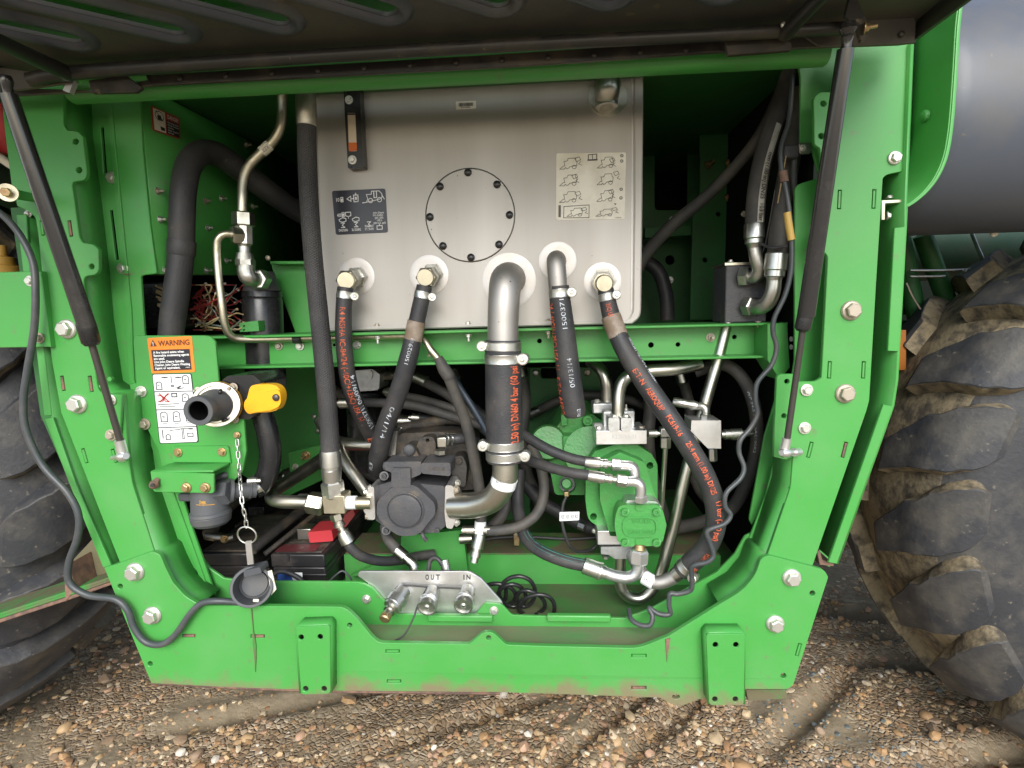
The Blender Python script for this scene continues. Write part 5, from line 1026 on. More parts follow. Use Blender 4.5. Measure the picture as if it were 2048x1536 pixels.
for i, (s_, b) in enumerate((('A fire hazard exists when', .80), ('flammable moistening agents', .91), ('are used.', .35), ('Use John Deere Spindle', .78), ('Cleaner, John Deere Wetting', .91), ('Agent or equivalent.', .68))): put_text(mb, q, s_, .10, .383 + .088 * i, b, .445 + .088 * i, .0024, bold=.03)
put_text(mb, q, 'N228421', .80, .845, .90, .87, .0024); mb.build('white_print', WHITE, st, ang=0)
q = Quad((306, 749), (382, 748), (396, 883), (321, 886), .05); bq = Quad((304.5, 747.5), (383.5, 746.5), (398, 884.5), (319.5, 887.5), .05)
st = sticker('instruction_sticker', bq, INKK, FP, th=.0008, rad=.04); tag(st, 'tall white instruction sticker with four panels of line pictograms')
sticker('sticker_face', q, STKW, st, th=.0012, rad=.04)
mb = MB()
for v in (.25, .515, .775): stroke(mb, q, [(0, v), (1, v)], 0.0114)
def bottle(u, v, w_, h_): stroke(mb, q, [(u, v + .02), (u + w_ * .3, v), (u + w_ * .7, v), (u + w_, v + .02), (u + w_, v + h_), (u, v + h_)], 0.0114, closed=True); fill(mb, q, [(u + w_ * .2, v + h_ * .4), (u + w_ * .7, v + h_ * .5), (u + w_ * .7, v + h_ * .55), (u + w_ * .3, v + h_ * .55)])
bottle(.07, .11, .14, .11); bottle(.78, .02, .15, .12); bottle(.10, .55, .17, .14); bottle(.43, .55, .17, .14); bottle(.76, .55, .17, .14); bottle(.72, .29, .16, .11)
for u0 in (.24, .60): stroke(mb, q, [(u0, .045), (u0 + .14, .045)], 0.0152); fill(mb, q, [(u0 + .05, .035), (u0 + .09, .035), (u0 + .09, .055), (u0 + .05, .055)])
stroke(mb, q, [(.48, .03), (.48, .12)], .01); stroke(mb, q, [(.45, .17), (.49, .155), (.53, .17), (.49, .185)], 0.0114, closed=True); stroke(mb, q, [(.6, .2), (.72, .17), (.62, .215), (.78, .2)], 0.0114)
stroke(mb, q, [(.45, .28), (.58, .28), (.58, .33), (.45, .33)], 0.0152, closed=True); stroke(mb, q, [(.06, .44), (.62, .43)], 0.0095); stroke(mb, q, [(.1, .47), (.5, .47)], 0.0076)
for u, s_ in ((.12, 'WATER'), (.45, 'SPINDLE'), (.78, 'MIX')): put_text(mb, q, s_, u, .71, u + .13, .725)
stroke(mb, q, [(.10, .81), (.10, .93)], .012); bottle(.18, .88, .12, .07); stroke(mb, q, [(.3, .82), (.55, .81), (.6, .80), (.9, .80)], 0.0095); stroke(mb, q, [(.62, .80), (.62, .95), (.66, .95), (.66, .80)], 0.0095); fill(mb, q, [(.80, .805), (.92, .805), (.92, .815), (.80, .815)]); stroke(mb, q, [(.76, .87), (.9, .87), (.9, .92), (.76, .92)], 0.0114, closed=True); mb.build('ink', INKK, st, ang=0)
mb = MB(); stroke(mb, q, [(.12, .28), (.36, .40)], 0.0171); stroke(mb, q, [(.12, .40), (.36, .28)], 0.0171); stroke(mb, q, [(.08, .31), (.16, .31), (.28, .40), (.36, .40)], 0.0133); stroke(mb, q, [(.08, .39), (.20, .39), (.30, .30), (.36, .30)], 0.0133); mb.build('red_cross', INKR, st, ang=0)
# ball valve, nozzle and handle
T = thing('ball_valve', 'black plastic ball valve with silver ring, open hose nozzle and yellow lever', 'valve', (436, 810, .05))
prism('valve_body', [(440, 764, 8), (455, 752), (505, 750), (522, 762, 8), (524, 820, 8), (500, 838), (450, 838), (440, 800)], .045, .11, PLASTIC, T, bevel=.006)
turn('valve_neck', (440, 806, .05), (434, 808, .022), [(0, 42), (.4, 42), (.4, 41), (1, 41)], PLASTIC, T, n=36); turn('ring', (436, 808, .030), (431, 809, .010), [(0, 42), (.1, 43), (.85, 43), (.9, 42), (.9, 36), (.7, 35), (.7, 30)], PIPE, T, n=40); turn('gold_band', (438, 807, .034), (436, 808, .028), [(0, 43), (1, 43)], YELLOW, T, n=40)
A, B = P(432, 810, .02), P(396, 822, -.045); dd = B - A; L = dd.length; s = S(400, 820, -.02)
mb = MB(); lathe(mb, A, dd, [(0, 33 * s), (.25 * L, 31 * s), (.45 * L, 26 * s), (.72 * L, 27 * s), (.74 * L, 28.5 * s), (.96 * L, 28.5 * s), (L, 27.5 * s), (L, 19.5 * s), (L - .003, 18.4 * s)], 40, cap0=False, cap1=False); mb.build('nozzle', PLASTICG, T, ang=35)
mb = MB(); lathe(mb, A + dd * .2, dd.normalized(), [(.79 * L - .002, 18.6 * s), (.02, 17.5 * s), (0, 16 * s)], 32, cap0=False); mb.build('nozzle_bore', BORE, T, ang=0)
for x0, y0, x1, y1 in ((442, 779, 438, 790), (446, 842, 454, 838)): tube('ring_lug', [(x0, y0, .008), ((x0 + x1) / 2, (y0 + y1) / 2, .004), (x1, y1, .008)], 3, PLASTIC, T, n=8)
for x, y, r in ((467, 775, 9), (470, 838, 8)): bolt(T, x, y, .04, r, kind='stud')
bolt(T, 395, 780, .03, 6, kind='stud')
hd = [(494, 798, 6), (500, 772, 10), (512, 769), (548, 768, 14), (562, 780, 12), (564, 800, 12), (557, 820, 12), (540, 824), (510, 826), (497, 829, 10), (488, 818, 10), (488, 804, 6)]
prism('lever', hd, .022, .022, YELLOW, T, bevel=.005); prism('lever_rib', [(489, 800, 6), (530, 784), (560, 778, 12), (562, 812, 12), (540, 821), (500, 826, 8), (489, 816, 8)], .014, .012, YELLOW, T, bevel=.004); bolt(T, 552, 795, .013, 7, m=RODM, kind='dome')
T = thing('filler_pipe', 'glossy black pipe curving down from the ball valve to the filter', 'pipe', (527, 830, .09)); o, pa = tube('pipe', [(520, 800, .10), (527, 835, .10), (536, 870, .10), (541, 905, .10), (537, 940, .10), (524, 968, .095), (508, 978, .085)], 20, PLASTIC, T, n=22)
mb2 = Path([(508, 978, .086), (524, 968, .095)], 20); clamp(T, mb2, .55, 9, 1, S(510, 970, .09), twist=140, k=1.0)
turn('clamp_screw_housing', (494, 962, .055), (522, 961, .06), [(0, 5), (.1, 7), (.7, 7), (.7, 4.5), (1, 4.5)], STEEL, T, n=10)
# bracket shelf
T = thing('bracket_shelf', 'green folded bracket shelf with brass bolts and little brass tap', 'bracket', (360, 945, .0))
plate('back_leaf', [(342, 893, 4), (456, 892, 6), (461, 926), (345, 925)], .044, .005, GREEN, T)
fa, fb = P(301, 944, -.012), P(427, 949, -.012); zsh = fa.z
mb = MB(); x0, x1 = fa.x, fb.x
b0, b1 = P(340, 922, .046).x, P(459, 923, .046).x
mb.add([(x0, -.012, zsh), (x1, -.012, zsh), (b1, .046, zsh), (b0, .046, zsh)], [(0, 1, 2, 3)]); mb.build('shelf_top', GREEN, T, solid=.005, bevel=.002)
plate('front_lip', [(300, 943, 3), (427, 948, 3), (428, 987, 6), (306, 984, 6)], -.016, .005, GREEN, T)
for x, y in ((356, 905), (444, 904)): bolt(T, x, y, .043, 8.5, m=BRASS, kind='plain')
for x, y in ((373, 975), (411, 975)): bolt(T, x, y, -.017, 10, m=BRASS)
turn('tap_body', (316, 957, -.017), (303, 977, -.03), [(0, 5), (.3, 6), (.5, 9), (.8, 8), (1, 4)], RUST, T, n=8); turn('tap_bore', (305, 970, -.036), (304, 971, -.04), [(0, 3.5), (1, 3.5)], INKK, T, n=10)
# filter bowl
T = thing('filter_bowl', 'dark grey plastic strainer bowl with yellow print hanging under the bracket', 'filter', (420, 1045, .02))
A, B = P(417, 975, .03), P(423, 1048, .025); dd = B - A; L = dd.length; s = S(420, 1010, .025)
mb = MB(); lathe(mb, A, dd, [(0, 31 * s), (.62 * L, 33.5 * s), (.65 * L, 36 * s), (.72 * L, 37 * s), (.74 * L, 35.5 * s), (.76 * L, 36.5 * s), (.92 * L, 34.5 * s), (L, 29 * s)], 36); mb.build('bowl', PLASTICG, T, ang=30)
pf = Path([P(404, 1004, .025 - 31 * s) + Vector((-.0, 0, 0)), P(432, 1007, .025 - 31 * s)], .001); q = Quad((392, 1001), (424, 1004), (424, 1014), (392, 1011), -.008); mb = MB(); put_text(mb, q, 'TeeJet', .2, 0, .55, .38, 0); put_text(mb, q, 'STRAINER', .22, .48, .6, .64, 0); put_text(mb, q, 'SPRAYING SYSTEMS', .02, .74, .98, .9, 0)
for i, v in enumerate(mb.v): # wrap the print onto the bowl
    p = Vector(v); c = A + dd * ((p - A).dot(dd) / dd.length_squared); r_ = (31 + 2.5 * ((p - A).dot(dd) / dd.length_squared) / .62) * s + .0008; h = p.x - c.x; mb.v[i] = (p.x, c.y - math.sqrt(max(1e-8, r_ * r_ - h * h)), p.z)
mb.build('yellow_print', YELLOW, T, ang=0)
hexn('outlet_nut', (437, 985, .03), (463, 982, .03), 25, PLASTICG, T); turn('outlet', (460, 982, .03), (512, 980, .06), [(0, 22), (.12, 22), (.14, 15), (.72, 15), (.74, 17), (.8, 17), (.82, 15), (1, 15)], PLASTICG, T); pbox('inlet_stub', 355, 988, 386, 1004, .03, .03, PLASTICG, T, bevel=.004); tube('vent_tail', [(428, 960, .05), (445, 952, .045), (455, 950, .05)], 6, PLASTICG, T)
# chain, ring, tag, cap
T = thing('chain', 'thin steel chain hanging from the filler plate to a key ring', 'chain', (474, 870, .045)); bolt(T, 474, 870, .046, 7, m=BRASS)
ch = Path([(474, 880, .04), (478, 930, .03), (481, 970, .0), (485, 1010, -.015), (491, 1035, -.015), (493, 1054, -.015)], 1)
NL = 15
def link_mesh():
    mb = MB(); pts = []
    for k in range(20):
        a = 2 * math.pi * k / 20; pts.append(Vector((.0035 * math.cos(a), 0, .0048 * (1 if math.sin(a) > 0 else -1) * (1 if abs(math.sin(a)) > .02 else 0) + .0042 * math.sin(a))))
    sweep(mb, pts, .0014, 8, closed=True); o = mb.build('link', STEEL, None, ang=60); me = o.data; bpy.data.objects.remove(o); return me
LM = link_mesh()
for i in range(NL):
    c, t, r = ch.at((i + .5) / NL); o = bpy.data.objects.new('link', LM); k = ch.L[-1] / NL / .0135
    rot = Vector((0, 0, -1)).rotation_difference(t).to_matrix().to_4x4() @ Matrix.Rotation(R(90 * (i % 2) + random.uniform(-25, 25)), 4, 'Z'); link(o, T); o.matrix_basis = Matrix.Translation(c) @ rot @ Matrix.Scale(k, 4)
c = P(494, 1070, -.015); s = S(494, 1070, -.015); mb = MB(); sweep(mb, [c + Vector((math.cos(k * .2618) * 18.5 * s, -.002 * math.sin(k * .26), math.sin(k * .2618) * 17.5 * s)) for k in range(24)], 1.7 * s, 8, closed=True); mb.build('key_ring', STEEL, T)
T = thing('dust_cap', 'grey plastic dust cap with tag hanging from the chain ring', 'cap', (505, 1172, -.01))
prism('strap', [(490, 1083, 2), (502, 1081, 2), (507, 1128), (495, 1130)], -.017, .003, ALU, T, bevel=.0006)
A, B = P(513, 1164, .035), P(503, 1174, -.02); dd = B - A; L = dd.length; s = S(505, 1172, -.01)
mb = MB(); lathe(mb, A, dd, [(0, 30 * s), (.1 * L, 35 * s), (.85 * L, 38 * s), (.97 * L, 38.5 * s), (L, 37.5 * s), (L, 33 * s), (L * .97, 32.5 * s), (L * .35, 28 * s), (L * .3, 24.5 * s), (L * .36, 23.5 * s), (L * .36, 1 * s)], 44); mb.build('cup', PLASTICG, T, ang=32)
prism('cup_ear', [(487, 1142, 3), (520, 1134, 4), (523, 1146), (488, 1154)], -.018, .03, PLASTICG, T, bevel=.003)
q = Quad((536, 1142), (544, 1140), (553, 1178), (543, 1190), -.002); sticker('paper_tag', q, STKC, T, rad=0); pbox('rim_chip', 505, 1199, 517, 1205, -.021, .004, STKC, T)

# ================================================================== batteries
def battery(lab, x0, x1, ytop, ybot, Y, dep):
    T = thing('battery', lab, 'battery', ((x0 + x1) / 2, ybot, Y), 'starter batteries')
    a, b = P(x0, ytop, Y), P(x1, ytop, Y); zt_ = P((x0 + x1) / 2, ytop, Y).z; z0 = ZF + .002
    box('case', (a.x, Y, z0), (b.x, Y + dep, zt_ - .035), BATT, T, bevel=.004); box('case_rib', (a.x - .003, Y - .003, zt_ - .06), (b.x + .003, Y + dep, zt_ - .052), BATT, T, bevel=.002); box('lid', (a.x - .002, Y - .003, zt_ - .035), (b.x + .002, Y + dep + .002, zt_), BATT, T, bevel=.004); box('lid_top', (a.x + .008, Y + .006, zt_ - .001), (b.x - .008, Y + dep - .006, zt_ + .004), BATTDIRT, T, bevel=.003)
    return T, a, b, zt_
T, a, b, zz = battery('black battery with maroon label and red terminal cover behind coupler plate', 543, 648, 1108, 1160, .20, .26)
def on_top(x, y, z): return PZ(x, y, z)
mb = MB(); pts = [on_top(*p, zz + .0055) for p in ((562, 1089), (641, 1088), (630, 1103), (549, 1104))]; mb.add(pts, [(0, 1, 2, 3)]); mb.build('maroon_label', MAROON, T, ang=0)
box('notch', (P(575, 1115, .2).x, .194, zz - .016), (P(580, 1115, .2).x, .1975, zz - .001), INKK, T, bevel=0)
prism('terminal_cover', [(616, 1064, 3), (663, 1060, 4), (667, 1082, 4), (619, 1086, 4)], .25, .07, RED, T, bevel=.004); pbox('terminal_post', 594, 1058, 622, 1080, .27, .04, PIPE, T); prism('terminal_boot', [(682, 1035), (706, 1018), (710, 1030), (688, 1058)], .27, .06, DARKRED, T)
T, a, b, zz = battery('dusty black battery below the strainer bowl with corroded terminal', 398, 500, 1106, 1160, .21, .26); tube('terminal', [(414, 1070, .27, 9), (430, 1073, .265, 9), (455, 1076, .26, 8), (470, 1074, .26, 7)], 9, PIPE, T); bolt(T, 449, 1078, .25, 8, m=BRASS, kind='plain'); tube('cable', [(418, 1068, .27), (440, 1030, .33), (470, 1000, .40), (500, 985, .45)], 13, PUMPDIRT, T)
T, a, b, zz = battery('rearmost dusty black battery behind the bent silver pipe', 470, 700, 1050, 1080, .49, .2); pbox('vent_cap', 496, 1014, 528, 1032, .50, .05, PLASTIC, T)
T = thing('battery_strap', 'dirty flat hold-down strap lying diagonally over the batteries', 'strap', (560, 1060, .25)); tube('strap', [(505, 1100, .19), (560, 1055, .28), (620, 1010, .40), (680, 975, .50)], 10, PUMPDIRT, T, n=8, k=3); tube('strap_edge', [(530, 1108, .19), (590, 1060, .27), (640, 1020, .38)], 5, PUMPDIRT, T, n=8, k=3)
T = thing('battery_cable', 'black cable curving in front of the battery with blue and white label', 'cable', (570, 1150, .13)); tube('cable', [(540, 1152, .12), (560, 1143, .14), (580, 1147, .15), (600, 1158, .15), (612, 1175, .14)], 4.5, RUBBER, T); q = Quad((556, 1147), (604, 1145), (604, 1165), (556, 1165), .17); sticker('blue_label', q, mat('blue_label', (.03, .08, .28), .5), T); q = Quad((580, 1145), (605, 1145), (605, 1164), (588, 1164), .168); sticker('white_label', q, STKW, T)
tube('thin_wire', [(655, 1166, .11), (672, 1150, .14), (686, 1142, .15), (700, 1155, .14), (706, 1168, .12)], 2, CABLE, T, n=8)

# ================================================================== junction box with loose wires
T = thing('junction_box', 'black junction box in the gap with tan wire ends poking out', 'box', (305, 655, .2)); pbox('box', 276, 563, 342, 659, .19, .10, PLASTIC, T, bevel=.006)
for y in range(575, 650, 12): pbox('rib', 282, y, 300, y + 4, .187, .006, PLASTIC, T, bevel=.001)
T = thing('wire_tangle', 'tangle of loose red, tan and sage wires with brass terminals', 'wires', (420, 650, .2)); rs = random.Random(11)
for i in range(54):
    x, y, Yy = rs.uniform(380, 425), rs.uniform(580, 655), rs.uniform(.19, .30); pts = [(x, y, Yy)]; ang = rs.uniform(-.9, .9)
    for k in range(rs.randint(3, 6)):
        ang += rs.uniform(-.9, .9); L = rs.uniform(12, 28); x += L * math.cos(ang); y += L * math.sin(ang); x = min(max(x, 375), 486); y = min(max(y, 570), 660); Yy = min(max(Yy + rs.uniform(-.03, .03), .165), .3); pts.append((x, y, Yy))
    m = WIRER if i % 9 in (0, 1, 2, 4, 6) else (WIREY if i % 9 in (3, 7) else WIREG)
    tube('wire', pts, rs.uniform(1.0, 1.7), m, T, n=6, k=5)
    if i % 4 == 0: e = pts[-1]; turn('terminal', e, (e[0] + rs.uniform(4, 9), e[1] + rs.uniform(-5, 5), e[2]), [(0, 2.5), (.5, 3), (1, 2)], BRASS if i % 8 else STKC, T, n=8)
for i in range(7): y = 573 + i * 6.5; tube('wire_end', [(344, y + 14, .16), (332, y + 8, .165), (314 + rs.uniform(-3, 5), y + rs.uniform(-3, 3), .17)], 2.1, WIREY, T, n=6, k=4)
T = thing('green_connector', 'small green plastic connector block standing on the channel', 'connector', (500, 662, .18)); prism('block', [(478, 646, 2), (516, 641, 2), (518, 662), (480, 664)], .17, .03, GREENCAST, T, holes=[disc(488, 652, 2.2), disc(488, 660, 2)])
T = thing('oil_filter', 'glossy black oil filter canister under the hex elbow', 'filter', (530, 660, .24)); turn('canister', (524, 583, .24), (534, 790, .24), [(0, 36), (.05, 37), (.06, 35), (.08, 37), (.9, 37), (.95, 33), (1, 28)], PLASTIC, T, n=32); turn('head', (520, 545, .24), (524, 583, .24), [(0, 26), (.5, 30), (1, 34)], PUMPBLK, T)
bolt(T, 536, 516, .22, 5, kind='dome')

# ================================================================== filter and hoses behind the channel, lower middle
T = thing('return_filter', 'grey cast filter head over black canister behind the lettered hoses', 'filter', (725, 860, .4)); prism('head', [(680, 745, 5), (745, 738, 5), (760, 750), (758, 780, 6), (690, 785, 6)], .36, .09, CASTAL, T, bevel=.005); turn('canister', (727, 783, .42), (735, 940, .42), [(0, 34), (.03, 36), (.05, 34), (.9, 34), (1, 28)], PLASTIC, T, n=28)
turn('fitting', (757, 756, .40), (800, 745, .39), [(0, 12), (.3, 12), (.3, 8), (.5, 10), (.7, 10), (.7, 5), (1, 5)], PIPE, T, n=8); prism('knuckle', [(722, 742, 6), (744, 740, 6), (744, 758, 6), (724, 758, 6)], .35, .02, CASTAL, T, bevel=.004)
g = 'hoses fanning out behind the big rubber sleeve'
for lab, pts, r, m, f in (('dusty hose with silver ferrule, topmost of the fan of hoses', [(830, 756, .36), (870, 775, .34), (910, 800, .32), (960, 850, .30), (1000, 890, .28)], 9.5, RUBBERD, ((822, 749, .36), (852, 764, .35))),
                          ('dusty hose passing behind the hand-lettered hose, second of the fan', [(800, 790, .36), (850, 800, .34), (900, 815, .32), (960, 840, .31), (1010, 880, .29)], 8, RUBBERD, ((768, 783, .37), (790, 788, .36))),
                          ('dusty hose from the lower ferrule, third of the fan of hoses', [(695, 806, .33), (760, 806, .32), (830, 812, .31), (900, 832, .30), (960, 850, .29), (1010, 870, .29)], 9, RUBBERD, ((672, 806, .33), (700, 806, .33))),
                          ('short black hose with crimped end, lowest of the fan', [(838, 836, .36), (880, 838, .36), (930, 846, .36), (990, 858, .36)], 8, RUBBER, ((818, 835, .36), (840, 836, .36)))):
    T = thing('fan_hose', lab, 'hose', pts[0], g); tube('tube', pts, r, m, T); turn('ferrule', f[0], f[1], [(0, r * .7), (.3, r * .7), (.3, r * 1.2), (1, r * 1.2)], PIPE, T)
T = thing('fan_hose', 'thin dark blue hose crossing the other hoses behind the sleeve', 'hose', (920, 760, .28), g); tube('tube', [(895, 735, .30), (930, 790, .28), (955, 830, .27), (990, 890, .26), (1020, 920, .25)], 6, mat('blue_black_hose', (.045, .06, .085), .4), T)
T = thing('drain_pipe', 'plain silver pipe lying behind the dirty pump housing', 'pipe', (800, 840, .38)); tube('pipe', [(780, 842, .38), (820, 842, .38), (860, 840, .38)], 11, PIPE, T)
T = thing('oily_hose', 'flat oily hose smeared with brown dust lying over the black pump', 'hose', (870, 850, .33)); tube('tube', [(800, 858, .34), (850, 848, .33), (900, 838, .32), (960, 848, .31), (1000, 868, .30)], 11, PUMPDIRT, T)
g = 'curved hoses right of the black pump'
T = thing('curved_hose', 'grey-black hose looping round to small fitting below the wide silver pipe', 'hose', (1060, 1060, .2), g); tube('tube', [(1060, 890, .27), (1080, 930, .25), (1088, 980, .23), (1075, 1025, .21), (1040, 1052, .19), (1000, 1060, .18), (975, 1061, .18)], 10.5, RUBBERD, T); turn('ferrule', (985, 1060, .18), (925, 1060, .18), [(0, 10), (.3, 10), (.3, 6), (.6, 6), (.6, 10), (1, 10)], PIPE, T)
T = thing('curved_hose', 'dark hose dropping behind the wide silver pipe into shadow', 'hose', (1000, 1000, .3), g); tube('tube', [(1015, 930, .33), (1020, 990, .31), (1005, 1030, .29), (980, 1055, .27), (950, 1070, .26)], 11, RUBBERD, T); turn('stub', (920, 1078, .24), (945, 1076, .24), [(0, 10), (1, 10)], PIPE, T)
T = thing('curved_hose', 'dark hose lying across the floor behind the solenoid wire', 'hose', (1100, 1010, .4), g); tube('tube', [(1045, 960, .45), (1080, 1000, .42), (1120, 1025, .40), (1165, 1050, .38), (1200, 1060, .36)], 13, RUBBER, T); turn('fitting', (1158, 1050, .36), (1170, 1055, .35), [(0, 8), (1, 8)], STEEL, T, n=6)
T = thing('floor_wire', 'thin black wire bundle along the floor beam with brass clip', 'wire', (1033, 1090, .35)); tube('wire', [(930, 1088, .38), (990, 1076, .38), (1060, 1074, .38), (1140, 1078, .38), (1200, 1074, .38)], 3, RUBBER, T, n=8); pbox('clip', 1027, 1068, 1039, 1092, .33, .01, BRASS, T); bolt(T, 1033, 1066, .335, 6, kind='plain')

# ================================================================== right side: black manifold, its hoses, cables
T = thing('black_manifold', 'square black manifold block on the channel with plated top plate', 'manifold', (1490, 640, .19)); pbox('block', 1451, 529, 1535, 645, .185, .09, PUMPBLK, T, bevel=.003); pbox('top_plate', 1450, 525, 1502, 530, .18, .09, PIPEG, T, bevel=0); bolt(T, 1461, 524, .2, 6, kind='plain', d=Vector((0, 0, 1))); bolt(T, 1488, 428, .3, 6, kind='plain')
g = 'crimped hoses on the black manifold'
T = thing('crimped_hose', 'black hose with white printed stripe and silver elbow into the upper manifold port', 'hose', (1507, 470, .15), g)
o, pa = tube('tube', [(1580, 150, .17), (1560, 210, .16), (1540, 270, .15), (1523, 330, .145), (1513, 390, .14), (1509, 450, .14)], 19, RUBBERD, T, n=22)
mb = MB(); vv = []
for i in range(31):
    c, t, r = pa.at(.36 + .63 * i / 30); tw = (CAM - c).normalized(); tw = (tw - t * tw.dot(t)).normalized(); sd_ = t.cross(tw)
    if sd_.x < 0: sd_ = -sd_
    for an in (14, 34, 54): vv.append(c + (tw * math.cos(R(an)) + sd_ * math.sin(R(an))) * (r * 1.012))
mb.add(vv, [(i * 3 + k, i * 3 + k + 1, i * 3 + k + 4, i * 3 + k + 3) for i in range(30) for k in range(2)]); mb.build('white_stripe', mat('worn_white_stripe', (.50, .48, .43), .6, col2=(.22, .19, .14), nscale=30, nlo=.5, nhi=.7), T)
hose_print('print', pa, 'mm (1.00 in) DN25  103 bar', .55, .985, INKK, T, ang=34, h=.42, lift=.0018)
turn('ferrule', (1509, 446, .14), (1508, 500, .14), [(0, 18.5), (.04, 20), (.55, 20.5), (.6, 18), (.75, 18), (.8, 15), (1, 12)], STEEL, T, n=20); tube('elbow', [(1508, 494, .14, 13), (1513, 520, .14, 13), (1518, 540, .145, 13.5), (1512, 553, .155, 14), (1494, 553, .18, 14)], 13, STEEL, T, n=18); hexn('nut', (1500, 553, .17), (1480, 553, .183), 20, STEEL, T)
T = thing('crimped_hose', 'plain black hose with silver elbow into the lower manifold port', 'hose', (1549, 530, .12), g); tube('tube', [(1600, 180, .16), (1590, 260, .15), (1575, 350, .13), (1562, 430, .12), (1554, 510, .115)], 19.5, RUBBERD, T, n=22)
turn('ferrule', (1554, 506, .115), (1548, 562, .115), [(0, 20), (.04, 22), (.6, 22.5), (.64, 20), (.84, 20), (.88, 16), (1, 14)], STEEL, T, n=20); tube('elbow', [(1549, 556, .115, 14.5), (1545, 585, .118, 15), (1534, 607, .13, 15.5), (1517, 614, .15, 15.5), (1500, 613, .18, 15.5)], 15, STEEL, T, n=18); hexn('nut', (1508, 613, .165), (1492, 612, .183), 21, STEEL, T)
T = thing('diagonal_hose', 'dull black hose slanting up across the dark compartment behind the manifold', 'hose', (1290, 515, .4)); tube('tube', [(1270, 545, .42), (1300, 498, .40), (1350, 445, .37), (1410, 395, .34), (1470, 335, .30), (1520, 270, .26), (1560, 190, .23), (1580, 140, .22)], 12.5, RUBBERD, T, n=18)
T = thing('dark_hose', 'black hose in deep shadow beside the tank edge', 'hose', (1320, 560, .6)); tube('tube', [(1290, 520, .60), (1318, 545, .60), (1332, 590, .60), (1335, 640, .60)], 14, RUBBER, T)
T = thing('cable_clip', 'black rubber clip holding cables to the frame beside the crimped hoses', 'clip', (1580, 300, .08)); pbox('clip_body', 1567, 288, 1600, 316, .065, .03, RUBBER, T, bevel=.004)
T = thing('yellow_taped_cable', 'grey cable wrapped with yellow tape hanging by the gas strut', 'cable', (1580, 470, .07))
o, pa = tube('cable', [(1585, 150, .09), (1578, 240, .075), (1563, 290, .06), (1562, 330, .055), (1570, 370, .05), (1578, 420, .045), (1583, 480, .045), (1582, 540, .045), (1570, 590, .045), (1549, 635, .045), (1546, 665, .045), (1553, 695, .045), (1543, 730, .045), (1515, 765, .045), (1511, 800, .045), (1515, 828, .045), (1500, 857, .045), (1481, 880, .04), (1478, 905, .04), (1488, 935, .035), (1480, 958, .03), (1453, 985, .02), (1450, 1012, .02), (1461, 1030, .02), (1448, 1048, .018), (1415, 1062, .02), (1420, 1085, .022), (1427, 1110, .022), (1415, 1124, .022), (1385, 1133, .03), (1384, 1160, .04), (1381, 1180, .045), (1355, 1188, .05), (1340, 1188, .05), (1338, 1210, .05), (1340, 1228, .05), (1318, 1228, .05), (1298, 1216, .055), (1305, 1232, .045), (1300, 1250, .04), (1280, 1250, .045), (1262, 1238, .06), (1258, 1220, .09)], 5.0, CABLE, T, n=12, k=6)
tube('yellow_tape', [(1574, 425, .044), (1578, 452, .043), (1583, 480, .043)], 7.2, mat('yellow_tape', (.62, .40, .10), .5), T)
tube('rust_tape', [(1566, 342, .052), (1569, 364, .051)], 8, RUST, T)
tube('branch_cable', [(1590, 310, .08), (1588, 350, .09), (1592, 390, .10), (1610, 425, .11)], 6, CABLE, T); tube('tie_wire', [(1572, 312, .06), (1560, 380, .10), (1545, 470, .13), (1537, 520, .14)], 1.2, WIREY, T, n=6); tube('tie_wire', [(1550, 380, .11), (1538, 450, .12), (1527, 500, .13), (1505, 535, .15)], 1.2, RUBBER, T, n=6)
tube('cable_tie', [(1520, 487, .11), (1545, 496, .09), (1575, 492, .08)], 3, RUBBER, T, n=8)
# coiled cord on the floor
T = thing('coiled_cord', 'loose coils of shiny black cord lying on the compartment floor', 'cord', (1050, 1190, .2)); pts = []
for k in range(56):
    a = k * .62; f = k / 55; cx = 985 + 105 * f; cyy = 1178 + 34 * f + 10 * math.sin(f * 9)
    pts.append((cx + 27 * math.cos(a) * (1 + .3 * math.sin(f * 17)), cyy + 24 * math.sin(a) * (1 + .3 * math.cos(f * 13)) - 2, .17 - .03 * f + .02 * math.sin(a)))
tube('cord', pts, 4.2, PLASTIC, T, n=10, k=4)

